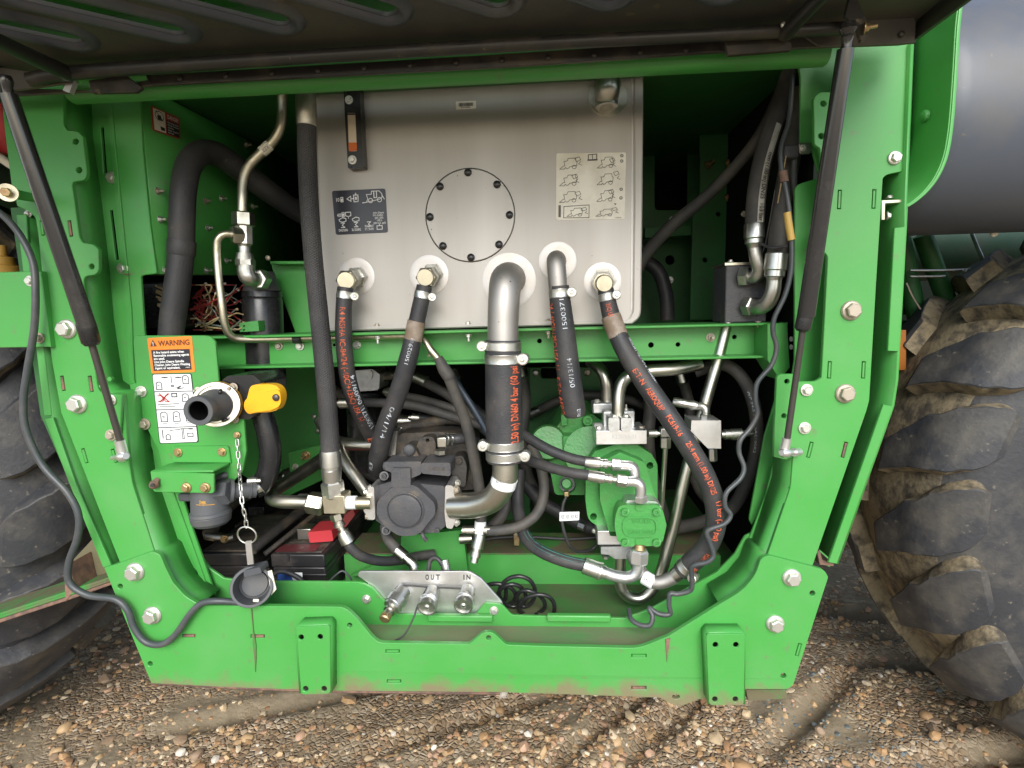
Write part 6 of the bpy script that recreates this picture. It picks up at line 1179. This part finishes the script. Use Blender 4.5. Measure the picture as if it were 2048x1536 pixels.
# the tangle of hoses in the shade behind the pumps
rs = random.Random(21)
SHL = ['dusty dark hose sagging across the shade below the channel and woven hose', 'black hose slanting down in the shade behind the big rubber sleeve', 'dusty hose hanging straight down between rubber sleeve and green pump', 'fat dusty hose dropping in the shade behind the diagonal silver pipe', 'oil-caked hose in the shade above the batteries', 'dusty hose curving down in the shade behind the aluminium valve block', 'dusty hose arching over the green pump in the back of the bay', 'black hose in the shade behind the slanting silver pipe']
for lab, (pts, r, m) in zip(SHL, (([(640, 760, .50), (700, 800, .52), (780, 830, .54), (860, 850, .55), (960, 840, .56)], 10, RUBBERD), ([(900, 740, .52), (930, 800, .50), (990, 850, .48), (1060, 900, .46), (1110, 980, .48)], 11, RUBBER),
                  ([(1040, 735, .48), (1050, 800, .46), (1044, 870, .44), (1052, 940, .44), (1080, 1010, .46)], 12, RUBBERD), ([(1290, 740, .50), (1300, 810, .48), (1296, 880, .46), (1306, 960, .46), (1330, 1040, .48)], 13, RUBBERD),
                  ([(560, 960, .50), (610, 930, .48), (660, 905, .46), (720, 900, .46), (790, 930, .48)], 12, PUMPDIRT), ([(1360, 740, .52), (1380, 820, .50), (1376, 900, .50), (1400, 980, .50), (1450, 1030, .52)], 11, RUBBERD),
                  ([(1060, 830, .60), (1120, 800, .58), (1180, 790, .56), (1260, 800, .56), (1340, 840, .56)], 9, RUBBERD), ([(650, 860, .56), (700, 920, .54), (760, 960, .52), (830, 970, .50)], 9, RUBBER))):
    T = thing('shaded_hose', lab, 'hose', pts[0], 'hoses in the shade behind the pumps'); tube('tube', pts, r, m, T); turn('ferrule', pts[0], tuple(a + (b - a) * .35 for a, b in zip(pts[0], pts[1])), [(0, r * .8), (.2, r * 1.2), (.9, r * 1.2), (1, r)], PIPE, T)

# ================================================================== lifted hood
HZ = P(900, 84, -.08).z; TILT = .06
HN = Vector((0, TILT, 1)).normalized(); HP = Vector((0, -.08, HZ))
def onh(x, y, up=0.0): return PN(x, y, HP, HN) + HN * up
HD = thing('raised_hood', 'dusty black hood panel propped open overhead with pressed louvre slots', 'hood', (900, 110, -.08))
def hood():
    def hz(y): return HZ - TILT * (y + .08)
    xr = P(1832, 84, -.06).x; xl = -1.9
    outer = [(xl, -.06), (xr, -.06), (xr + .03, -.58), (xl, -.58)]
    tips = [onh(*t) for t in ((-40, 100), (182, 82), (386, 66), (594, 47), (808, 28), (1030, 11), (1252, -3), (1480, -14))]
    dv = (onh(60, -10) - onh(386, 66)); dv.z = 0; dv.normalize(); lv = Vector((-dv.y, dv.x, 0)); LS_ = .26
    def stadium(tip, hw_, back=0.0, n_=8):
        c0 = tip + dv * (.030 + back); c1 = tip + dv * (LS_ - .03); out = []
        for c, s0 in ((c0, -90), (c1, 90)):
            for k in range(n_ + 1):
                an = R(s0 + 180 * k / n_); out.append(c + (-dv * math.cos(an) + lv * math.sin(an)) * hw_ if s0 < 0 else c + (-dv * math.cos(an) + lv * math.sin(an)) * hw_)
        return out
    hs_ = [[(v.x, v.y) for v in stadium(t, .0195)] for t in tips]
    mb = MB(); flat_poly(mb, [outer] + hs_, lambda x, y: Vector((x, y, hz(y))), lambda x, y: Vector((x, y, hz(y) + .006))); mb.build('panel', HOODM, HD, ang=30)
    for t in tips:
        ring = [(.044, .0), (.040, -.004), (.034, -.0075), (.027, -.008), (.0225, -.005), (.020, .002)]; loops = []
        for hw_, dz in ring:
            loops.append([Vector((v.x, v.y, hz(v.y) + dz)) for v in stadium(t, hw_)])
        mb = MB(); n = len(loops[0]); mb.v = [tuple(p) for l in loops for p in l]; mb.f = [(i * n + k, i * n + (k + 1) % n, (i + 1) * n + (k + 1) % n, (i + 1) * n + k) for i in range(len(ring) - 1) for k in range(n)]; mb.m = [0] * len(mb.f); mb.build('louver', LOUVER, HD, ang=50)
    # turned-down back edge and right-hand edge
    tl, tr = P(-60, 156, -.07), P(1700, 56, -.07)
    plate('back_flange', [(-60, 172), (245, 186), (300, 158), (1000, 110), (1600, 64), (1832, 42), (1832, 84), (1800, 88), (1640, 94), (1440, 104), (1000, 134), (300, 171), (190, 182), (-60, 196)], -.062, .006, HOODM, HD)
    plate('inner_flange', [(290, 150), (1000, 108), (1440, 78), (1440, 103), (1000, 134), (302, 171)], -.066, .004, HOODR, HD)
    for i in range(13):
        x = 360 + i * 92; y = 160 - (x - 300) * .0565 ; bolt(HD, x, y, -.067, 5.5, m=HOODR, kind='dome', name='rivet')
    plate('side_flange', [(1600, 40), (1830, 30), (1830, 86), (1640, 94), (1605, 70)], -.070, .004, HOODM, HD)
    mb = MB(); e0, e1 = Vector((xr, -.06, hz(-.06))), Vector((xr + .03, -.58, hz(-.58))); dn = Vector((0, 0, -.035)); mb.add([e0, e1, e1 + dn, e0 + dn * .8], [(0, 1, 2, 3)]); mb.build('edge_flange', HOODM, HD, solid=.006)
    # tube frame under the panel
    tube('frame_tube', [(60, 160, -.10), (140, 146, -.10), (500, 121, -.10), (1000, 91, -.10), (1400, 71, -.10), (1700, 56, -.10)], 12.5, HOODR, HD, n=18, k=3)
    tube('frame_tube', [(135, 147, -.10), (60, 112, -.19), (-20, 74, -.28), (-80, 45, -.34)], 14, HOODR, HD, n=16, k=3); tube('frame_tube', [(1570, 68, -.10), (1605, 30, -.16), (1650, -15, -.22), (1690, -50, -.27)], 15, HOODR, HD, n=16, k=3)
    plate('foot_bracket', [(176, 160, 4), (250, 150), (285, 175, 8), (270, 184), (182, 186, 4)], -.085, .008, HOODR, HD); plate('foot_bracket', [(1450, 82, 4), (1582, 73), (1584, 100, 4), (1456, 110, 4)], -.085, .008, HOODR, HD)
    plate('strut_bracket', [(1700, -10), (1712, -10), (1736, 45), (1736, 75, 8), (1722, 84), (1715, 60), (1690, 30)], -.14, .006, HOODR, HD); bolt(HD, 1728, 56, -.145, 12, m=BRASS, kind='stud', d=Vector((1, -.3, 0)))
    bolt(HD, 1567, 50, -.115, 6, kind='dome'); bolt(HD, 1803, 68, -.073, 6, m=HOODR, kind='dome'); prism('latch_tab', [(125, 180), (140, 150), (148, 160), (138, 186)], -.085, .01, ALU, HD)
    plate('hinge_bracket', [(-20, 130), (100, 150), (140, 165), (30, 180), (-20, 170)], -.09, .006, HOODM, HD)
hood()
UB = thing('upper_body', 'green upper body panels of the machine above the open hood', 'body panel', (900, 60, .3))
box('overhang_panel', (-2.4, -.54, HZ + .13), (P(1800, 60, -.05).x, .05, HZ + .15), GREEN, UB, bevel=0); box('body_shell', (-2.6, .02, ZT + .03), (XR + .06, 2.4, ZT + 1.2), GREENSHADE, UB, bevel=0)

# ================================================================== gas struts
g = 'gas struts holding the hood'
T = thing('gas_strut', 'black gas strut slanting from the hood past the two big post bolts', 'gas strut', (245, 915, -.03), g)
turn('end_fitting', (10, 150, -.16), (17, 190, -.155), [(0, 9), (.3, 12), (.6, 9), (1, 10)], STRUTM, T); o, pa = tube('cylinder', [(17, 188, -.155, 14.5), (175, 655, -.08, 15.5)], 16, STRUTM, T, n=24)
turn('collar', (171, 645, -.081), (184, 690, -.073), [(0, 15.5), (.1, 16.5), (.85, 16), (1, 12)], PLASTIC, T); tube('rod', [(181, 680, -.074), (212, 785, -.055), (243, 890, -.035)], 6.2, RODM, T, n=16); turn('rod_end', (239, 880, -.037), (247, 912, -.031), [(0, 9), (.8, 9.5), (1, 11)], ALU, T); turn('ball_joint', (252, 912, -.04), (226, 916, -.015), [(0, 6), (.1, 10), (.3, 11), (.45, 8), (.55, 5), (1, 5)], ALU, T)
T = thing('gas_strut', 'black gas strut standing over the post slots beside the taped cable', 'gas strut', (1570, 905, -.03), g)
turn('end_fitting', (1697, 44, -.16), (1692, 100, -.155), [(0, 13), (.25, 17), (.42, 13), (.5, 9), (.55, 13), (.75, 10), (1, 11)], STRUTM, T); o, pa = tube('cylinder', [(1691, 98, -.155, 16), (1612, 632, -.07, 17)], 17, STRUTM, T, n=24)
turn('collar', (1612, 626, -.07), (1604, 662, -.065), [(0, 15), (.1, 16), (.85, 15.5), (1, 11)], PLASTIC, T); tube('rod', [(1606, 655, -.066), (1592, 755, -.05), (1574, 880, -.035)], 6.4, RODM, T, n=16); turn('rod_end', (1574, 876, -.036), (1568, 905, -.032), [(0, 8.5), (.8, 9.5), (1, 11)], ALU, T); turn('ball_joint', (1563, 906, -.042), (1598, 904, -.012), [(0, 6), (.1, 10), (.3, 10), (.4, 5), (.7, 5), (.7, 9), (1, 9)], ALU, T)

# ================================================================== outer left
T = thing('side_bracket_panel', 'flat green bracket panel with two bolts standing beside the frame post', 'panel', (40, 690, -.01)); plate('panel', [(-60, 546), (82, 542, 3), (101, 694), (-60, 696)], -.012, .02, GREEN, T)
for x, y in ((61, 562), (79, 676)): bolt(T, x, y, -.013, 10, kind='plain')
T = thing('pivot_pin', 'tan capped pivot pin sticking out of the frame post', 'pin', (15, 385, -.06)); turn('pin', (75, 397, -.002), (18, 386, -.055), [(0, 8), (1, 9)], GREENCAST, T); turn('washer', (18, 386, -.055), (15, 385, -.062), [(0, 16), (1, 16)], PIPEG, T); hexn('head', (15, 385, -.06), (10, 384, -.075), 8.5, BRASS, T)
T = thing('yellow_fitting', 'mustard yellow cast fitting behind the flat green bracket panel', 'fitting', (5, 540, .1)); turn('body', (2, 545, .12), (2, 490, .12), [(0, 34), (.3, 30), (.32, 22), (.6, 20), (.62, 10), (1, 8)], mat('mustard_casting', (.42, .24, .04), .6, bump=.2), T, n=20)
T = thing('red_side_panel', 'sliver of red panel with beige lower edge beyond the frame post', 'panel', (0, 320, .15)); plate('panel', [(-80, 160), (0, 165), (14, 305), (-80, 300)], .15, .02, REDPAINT, T); tube('edge_rail', [(-60, 275, .13), (0, 315, .13), (30, 335, .13)], 8, STKC, T)
T = thing('grey_cable', 'long grey cable hanging in a loose curve across the frame', 'cable', (50, 800, -.05)); tube('cable', [(-40, 400, -.03), (5, 430, -.03), (40, 470, -.03), (66, 525, -.03), (71, 590, -.035), (68, 660, -.035), (55, 740, -.035), (47, 800, -.035), (52, 860, -.035), (85, 930, -.03), (135, 985, -.03), (157, 1030, -.03), (155, 1075, -.03), (138, 1125, -.03), (139, 1165, -.03), (175, 1190, -.028), (230, 1198, -.026), (255, 1220, -.026), (268, 1255, -.026), (292, 1284, -.026), (325, 1288, -.026), (352, 1268, -.026), (380, 1228, -.026), (405, 1206, -.022), (440, 1202, -.018), (490, 1206, -.0)], 6.2, CABLE, T, n=14, k=6)
T = thing('step_bar', 'muddy green step bar with rusty edges in front of the tyre', 'step', (120, 1190, .14))
def bar(pts, Y0, Y1, m, nm):
    mb = MB(); a = [P(x, y, Y0) for x, y in pts]; b = [Vector((p.x, Y1, p.z)) for p in a]; n = len(a); mb.add(a + b, [tuple(range(n)), tuple(range(2 * n - 1, n - 1, -1))] + [(i, (i + 1) % n, n + (i + 1) % n, n + i) for i in range(n)]); mb.build(nm, m, T, ang=30, bevel=.002)
bar([(-120, 1262), (0, 1226), (130, 1184), (260, 1140), (262, 1150), (130, 1196), (0, 1238), (-120, 1275)], .08, .20, MUDGREEN, 'tread'); bar([(-120, 1274), (0, 1238), (130, 1195), (262, 1150), (263, 1156), (130, 1203), (0, 1246), (-120, 1283)], .078, .084, RUST, 'rusty_lip'); bar([(-120, 1268), (0, 1232), (130, 1190), (262, 1146), (262, 1150), (130, 1195), (0, 1238), (-120, 1274)], .076, .081, MUDGREEN, 'front_edge')
bar([(138, 1128), (190, 1072), (260, 1040), (270, 1140), (148, 1188), (132, 1190)], .14, .15, MUDGREEN, 'gusset'); bar([(128, 1150), (137, 1126), (150, 1180), (130, 1205)], .076, .14, RUST, 'end_lip')

# ================================================================== outer right: fuel tank, guard, axle, lines
FT = thing('side_tank', 'big black moulded cylindrical tank with scratches and dust beside the frame', 'tank', (1930, 468, .3))
def side_tank():
    Rr = .235; yc = .29; th = math.atan2(P(1930, 468, 0).z - CAM.z, P(1930, 468, 0).y - CAM.y); zc = CAM.z + (yc - CAM.y) * math.tan(th) + Rr / math.cos(th)
    x0 = P(1917, 40, .0).x + .012; mb = MB(); lathe(mb, Vector((x0, yc, zc)), Vector((1, 0, 0)), [(0, Rr * .86), (.03, Rr * .97), (.06, Rr), (1.5, Rr), (1.54, Rr * .96)], 96); mb.build('shell', TANKBLK, FT, ang=30)
    return x0, yc, zc, Rr
_tx = side_tank()
mb = MB(); lathe(mb, Vector((_tx[0] + .28, _tx[1], _tx[2])), Vector((1, 0, 0)), [(0, _tx[3] + .001), (.004, _tx[3] + .004), (.05, _tx[3] + .004), (.054, _tx[3] + .001)], 80)
bolt(FT, 1988, 466, .33, 8, m=STKC, kind='dome', d=Vector((0, -1, -.5)))
T = thing('tank_guard', 'green curved guard panel with bright chipped edge against the black tank', 'guard', (1860, 400, .02))
gp_ = [(1816, 60), (1917, 20), (1912, 60), (1906, 160), (1899, 250), (1889, 310), (1872, 352), (1850, 382), (1828, 402), (1812, 412), (1808, 345)]
cv_ = [(1917, 15), (1912, 60), (1906, 160), (1899, 250), (1889, 310), (1872, 352), (1850, 382), (1828, 402), (1810, 414)]
mb = MB(); a = catmull([P(x, y, .0) for x, y in cv_], 4); b = [Vector((p.x, .17, p.z)) for p in a]; n = len(a); mb.add(a + b, [(i, i + 1, n + i + 1, n + i) for i in range(n - 1)]); mb.build('curved_wall', GREEN, T, solid=.004, bevel=.001); a2 = [v + Vector((.006, 0, 0)) for v in a]; mb = MB(); mb.add(a + a2, [(i, i + 1, n + i + 1, n + i) for i in range(n - 1)]); mb.build('front_lip', GREEN, T, solid=.004, bevel=.001); bolt(T, Vector((a[3].x - .002, .06, a[10].z)), 0, 0, 0, m=GREENCAST, kind='dome', rm=.011, d=Vector((-1, 0, 0)))
T = thing('axle_housing', 'dark green axle tube under the black tank with thin silver brake lines', 'axle', (1930, 560, .8)); turn('tube', P(1700, 500, .95), P(2300, 500, .95), [(0, .105), (1, .105)], mat('axle_green', (.05, .14, .075), .5, col2=(.11, .16, .11), nscale=6, nlo=.42, nhi=.65), T, n=48)
for y, x1 in ((541, 1928), (553, 1890)): tube('brake_line', [(1820, y, .60), (1870, y, .60), (x1, y - 1, .60)], 2.6, STEEL, T, n=8)
tube('brake_line', [(1928, 541, .60), (1958, 541, .60), (1968, 532, .60), (1966, 520, .60), (1955, 495, .62), (1944, 468, .64)], 3.6, PIPE, T, n=10); pbox('line_clip', 1931, 536, 1946, 558, .59, .02, CASTAL, T)
for x0, y0, x1, y1 in ((1845, 470, 1900, 620), (1800, 470, 1835, 640)): tube('stay', [(x0, y0, .70), (x1, y1, .70)], 18, GREENSHADE, T, n=8)
prism('lattice_beam', [(1795, 614), (1930, 622), (1930, 634), (1795, 628)], .75, .05, GREENSHADE, T); prism('lattice_beam', [(1795, 640), (1900, 645), (1900, 656), (1795, 652)], .75, .05, GREENSHADE, T); tube('whip', [(1813, 566, .55), (1825, 592, .55), (1841, 618, .55)], 2, PIPE, T, n=6); prism('amber_reflector', [(1796, 660), (1812, 660), (1812, 740), (1790, 740)], .55, .01, mat('amber_plastic', (.35, .12, .02), .4), T)
T = thing('under_body', 'underbody of the machine behind the wheels with shadow put into its near-black colour', 'body panel', (1900, 800, 1.3)); box('body_shell', (-4, 1.7, .55), (5, 3.2, ZT + 1.0), VOID, T, bevel=0)  # shadow is in the near-black colour

# ================================================================== wheels
def wheel(lab, cx, cz, Yn, Rw, Wd, nl, phase, chev, hand, muddy=True):
    """tractor tyre, axle along Y, near side wall at Yn. Rw = radius over the lugs"""
    T = thing('wheel', lab, 'wheel', Vector((cx, Yn, cz - Rw)), 'tractor wheels'); hl = .048; Rc = Rw - hl
    prof = []                                        # (offset from the middle plane, radius) of the carcass, half profile from the crown to the bead
    hw = Wd / 2
    for k in range(6): u = k / 5; prof.append((hw * .52 * u, Rc - .02 * u ** 2))
    for a in (15, 30, 45, 60, 75, 88): prof.append((hw * .52 + hw * .48 * math.sin(R(a)), Rc - .02 - .185 * (1 - math.cos(R(a)))))
    prof += [(hw * 1.0, Rc - .24), (hw * .97, Rc - .29), (hw * .87, Rc - .34), (hw * .80, Rc - .36)]
    full = [(-w_, r) for w_, r in reversed(prof[1:])] + prof
    ym = Yn + hw; mb = MB(); lathe(mb, Vector((cx, ym, cz)), Vector((0, 1, 0)), [(0, 0.01)], 3, cap0=False, cap1=False); mb = MB()
    N = 120; vv = [(cx + r * math.cos(2 * math.pi * k / N), ym + w_, cz + r * math.sin(2 * math.pi * k / N)) for w_, r in full for k in range(N)]
    mb.add(vv, [(i * N + k, i * N + (k + 1) % N, (i + 1) * N + (k + 1) % N, (i + 1) * N + k) for i in range(len(full) - 1) for k in range(N)]); mb.m = [1 if muddy and abs(full[i][0]) < hw * .8 and abs(full[i + 1][0]) < hw * .8 else 0 for i in range(len(full) - 1) for k in range(N)]; tyre = mb.build('tyre', [TIRE, TIREMUD], T, ang=40)
    rr = Rc - .36; mb = MB(); lathe(mb, Vector((cx, Yn + Wd * .1, cz)), Vector((0, 1, 0)), [(-.02, rr + .015), (0, rr + .015), (.02, rr - .02), (.12, rr - .06), (.16, rr * .5), (.14, .05)], 60, cap0=False); mb.build('rim', RIM, T, ang=30)
    # one lug for each side, copied round the tyre
    cum = [0.0]
    for i in range(1, len(prof)): cum.append(cum[-1] + math.hypot(prof[i][0] - prof[i - 1][0], prof[i][1] - prof[i - 1][1]))
    def at(s_):
        i = 0
        while i < len(cum) - 2 and cum[i + 1] < s_: i += 1
        u = (s_ - cum[i]) / (cum[i + 1] - cum[i]); a, b = prof[i], prof[i + 1]; tx, tr = b[0] - a[0], b[1] - a[1]; l = math.hypot(tx, tr)
        return a[0] + tx * u, a[1] + tr * u, -tr / l, tx / l
    def lug_mesh(side):
        s_end = cum[9] + .012; s_beg = .045 if muddy else -.02; ns = 26; mb = MB(); rings = []
        for j in range(ns + 1):
            f = j / ns; s_ = s_beg + (s_end - s_beg) * f; w_, r, nw, nr = at(max(s_, 0.0)); 
            if s_ < 0: w_ = s_
            h = hl * (1 if f < .93 else max(.05, 1 - ((f - .93) / .07) ** 2 * .95)) ; wb = (.048 + .056 * min(1, f / .62) ** 1.2) * (1 if f < .76 else math.sqrt(max(.16, 1 - ((f - .76) / .26) ** 2.4)))
            if f < .04: h *= .85 + .15 * f / .04
            th = -chev * (min(s_, hw * .95) / hw) ** .85 * hand if s_ > 0 else -chev * 0
            th = 0 if s_ <= 0 else -chev * hand * (min(s_ / (hw * 1.0), 1.5)) ** .8
            ring = []
            for dt, hh in ((-1.0, -.014), (-.90, h * .55), (-.83, h * .95), (-.79, h), (.79, h), (.83, h * .95), (.90, h * .55), (1.0, -.014)):
                rr_ = r + nr * hh; ww = w_ + nw * hh; an = th + dt * wb / Rc
                ring.append((rr_ * math.cos(an), side * ww, rr_ * math.sin(an)))
            rings.append(ring)
        m = 8; vv = [p for rg in rings for p in rg]; mb.v = vv
        for j in range(ns):
            for k in range(m - 1):
                mb.f.append((j * m + k, j * m + k + 1, (j + 1) * m + k + 1, (j + 1) * m + k)); mb.m.append((0 if k in (2, 3, 4) else 1) if muddy else (1 if k == 1 else 0))
        mb.f += [tuple(range(m)), tuple(range(ns * m, ns * m + m))]; mb.m += [1, 1]
        o = mb.build('lug', [TIRE, TIREMUD], None, ang=24); me = o.data; bpy.data.objects.remove(o); return me
    for side in (-1, 1):
        me = lug_mesh(side)
        for k in range(nl):
            a = 2 * math.pi * (k + (0 if side < 0 else .5)) / nl + phase
            o = bpy.data.objects.new('lug', me); link(o, T); o.matrix_basis = Matrix.Translation((cx, ym, cz)) @ Matrix.Rotation(-a, 4, 'Y')
    return T
WR = wheel('muddy tractor wheel with curved lugs standing beside the black side tank', 1.68, .785, .27, .795, .45, 21, .06, .22, 1)
WL = wheel('big dusty tractor wheel behind the step bar and grey cable', -2.175, .92, .20, .925, .52, 21, .05, .24, 1, False)
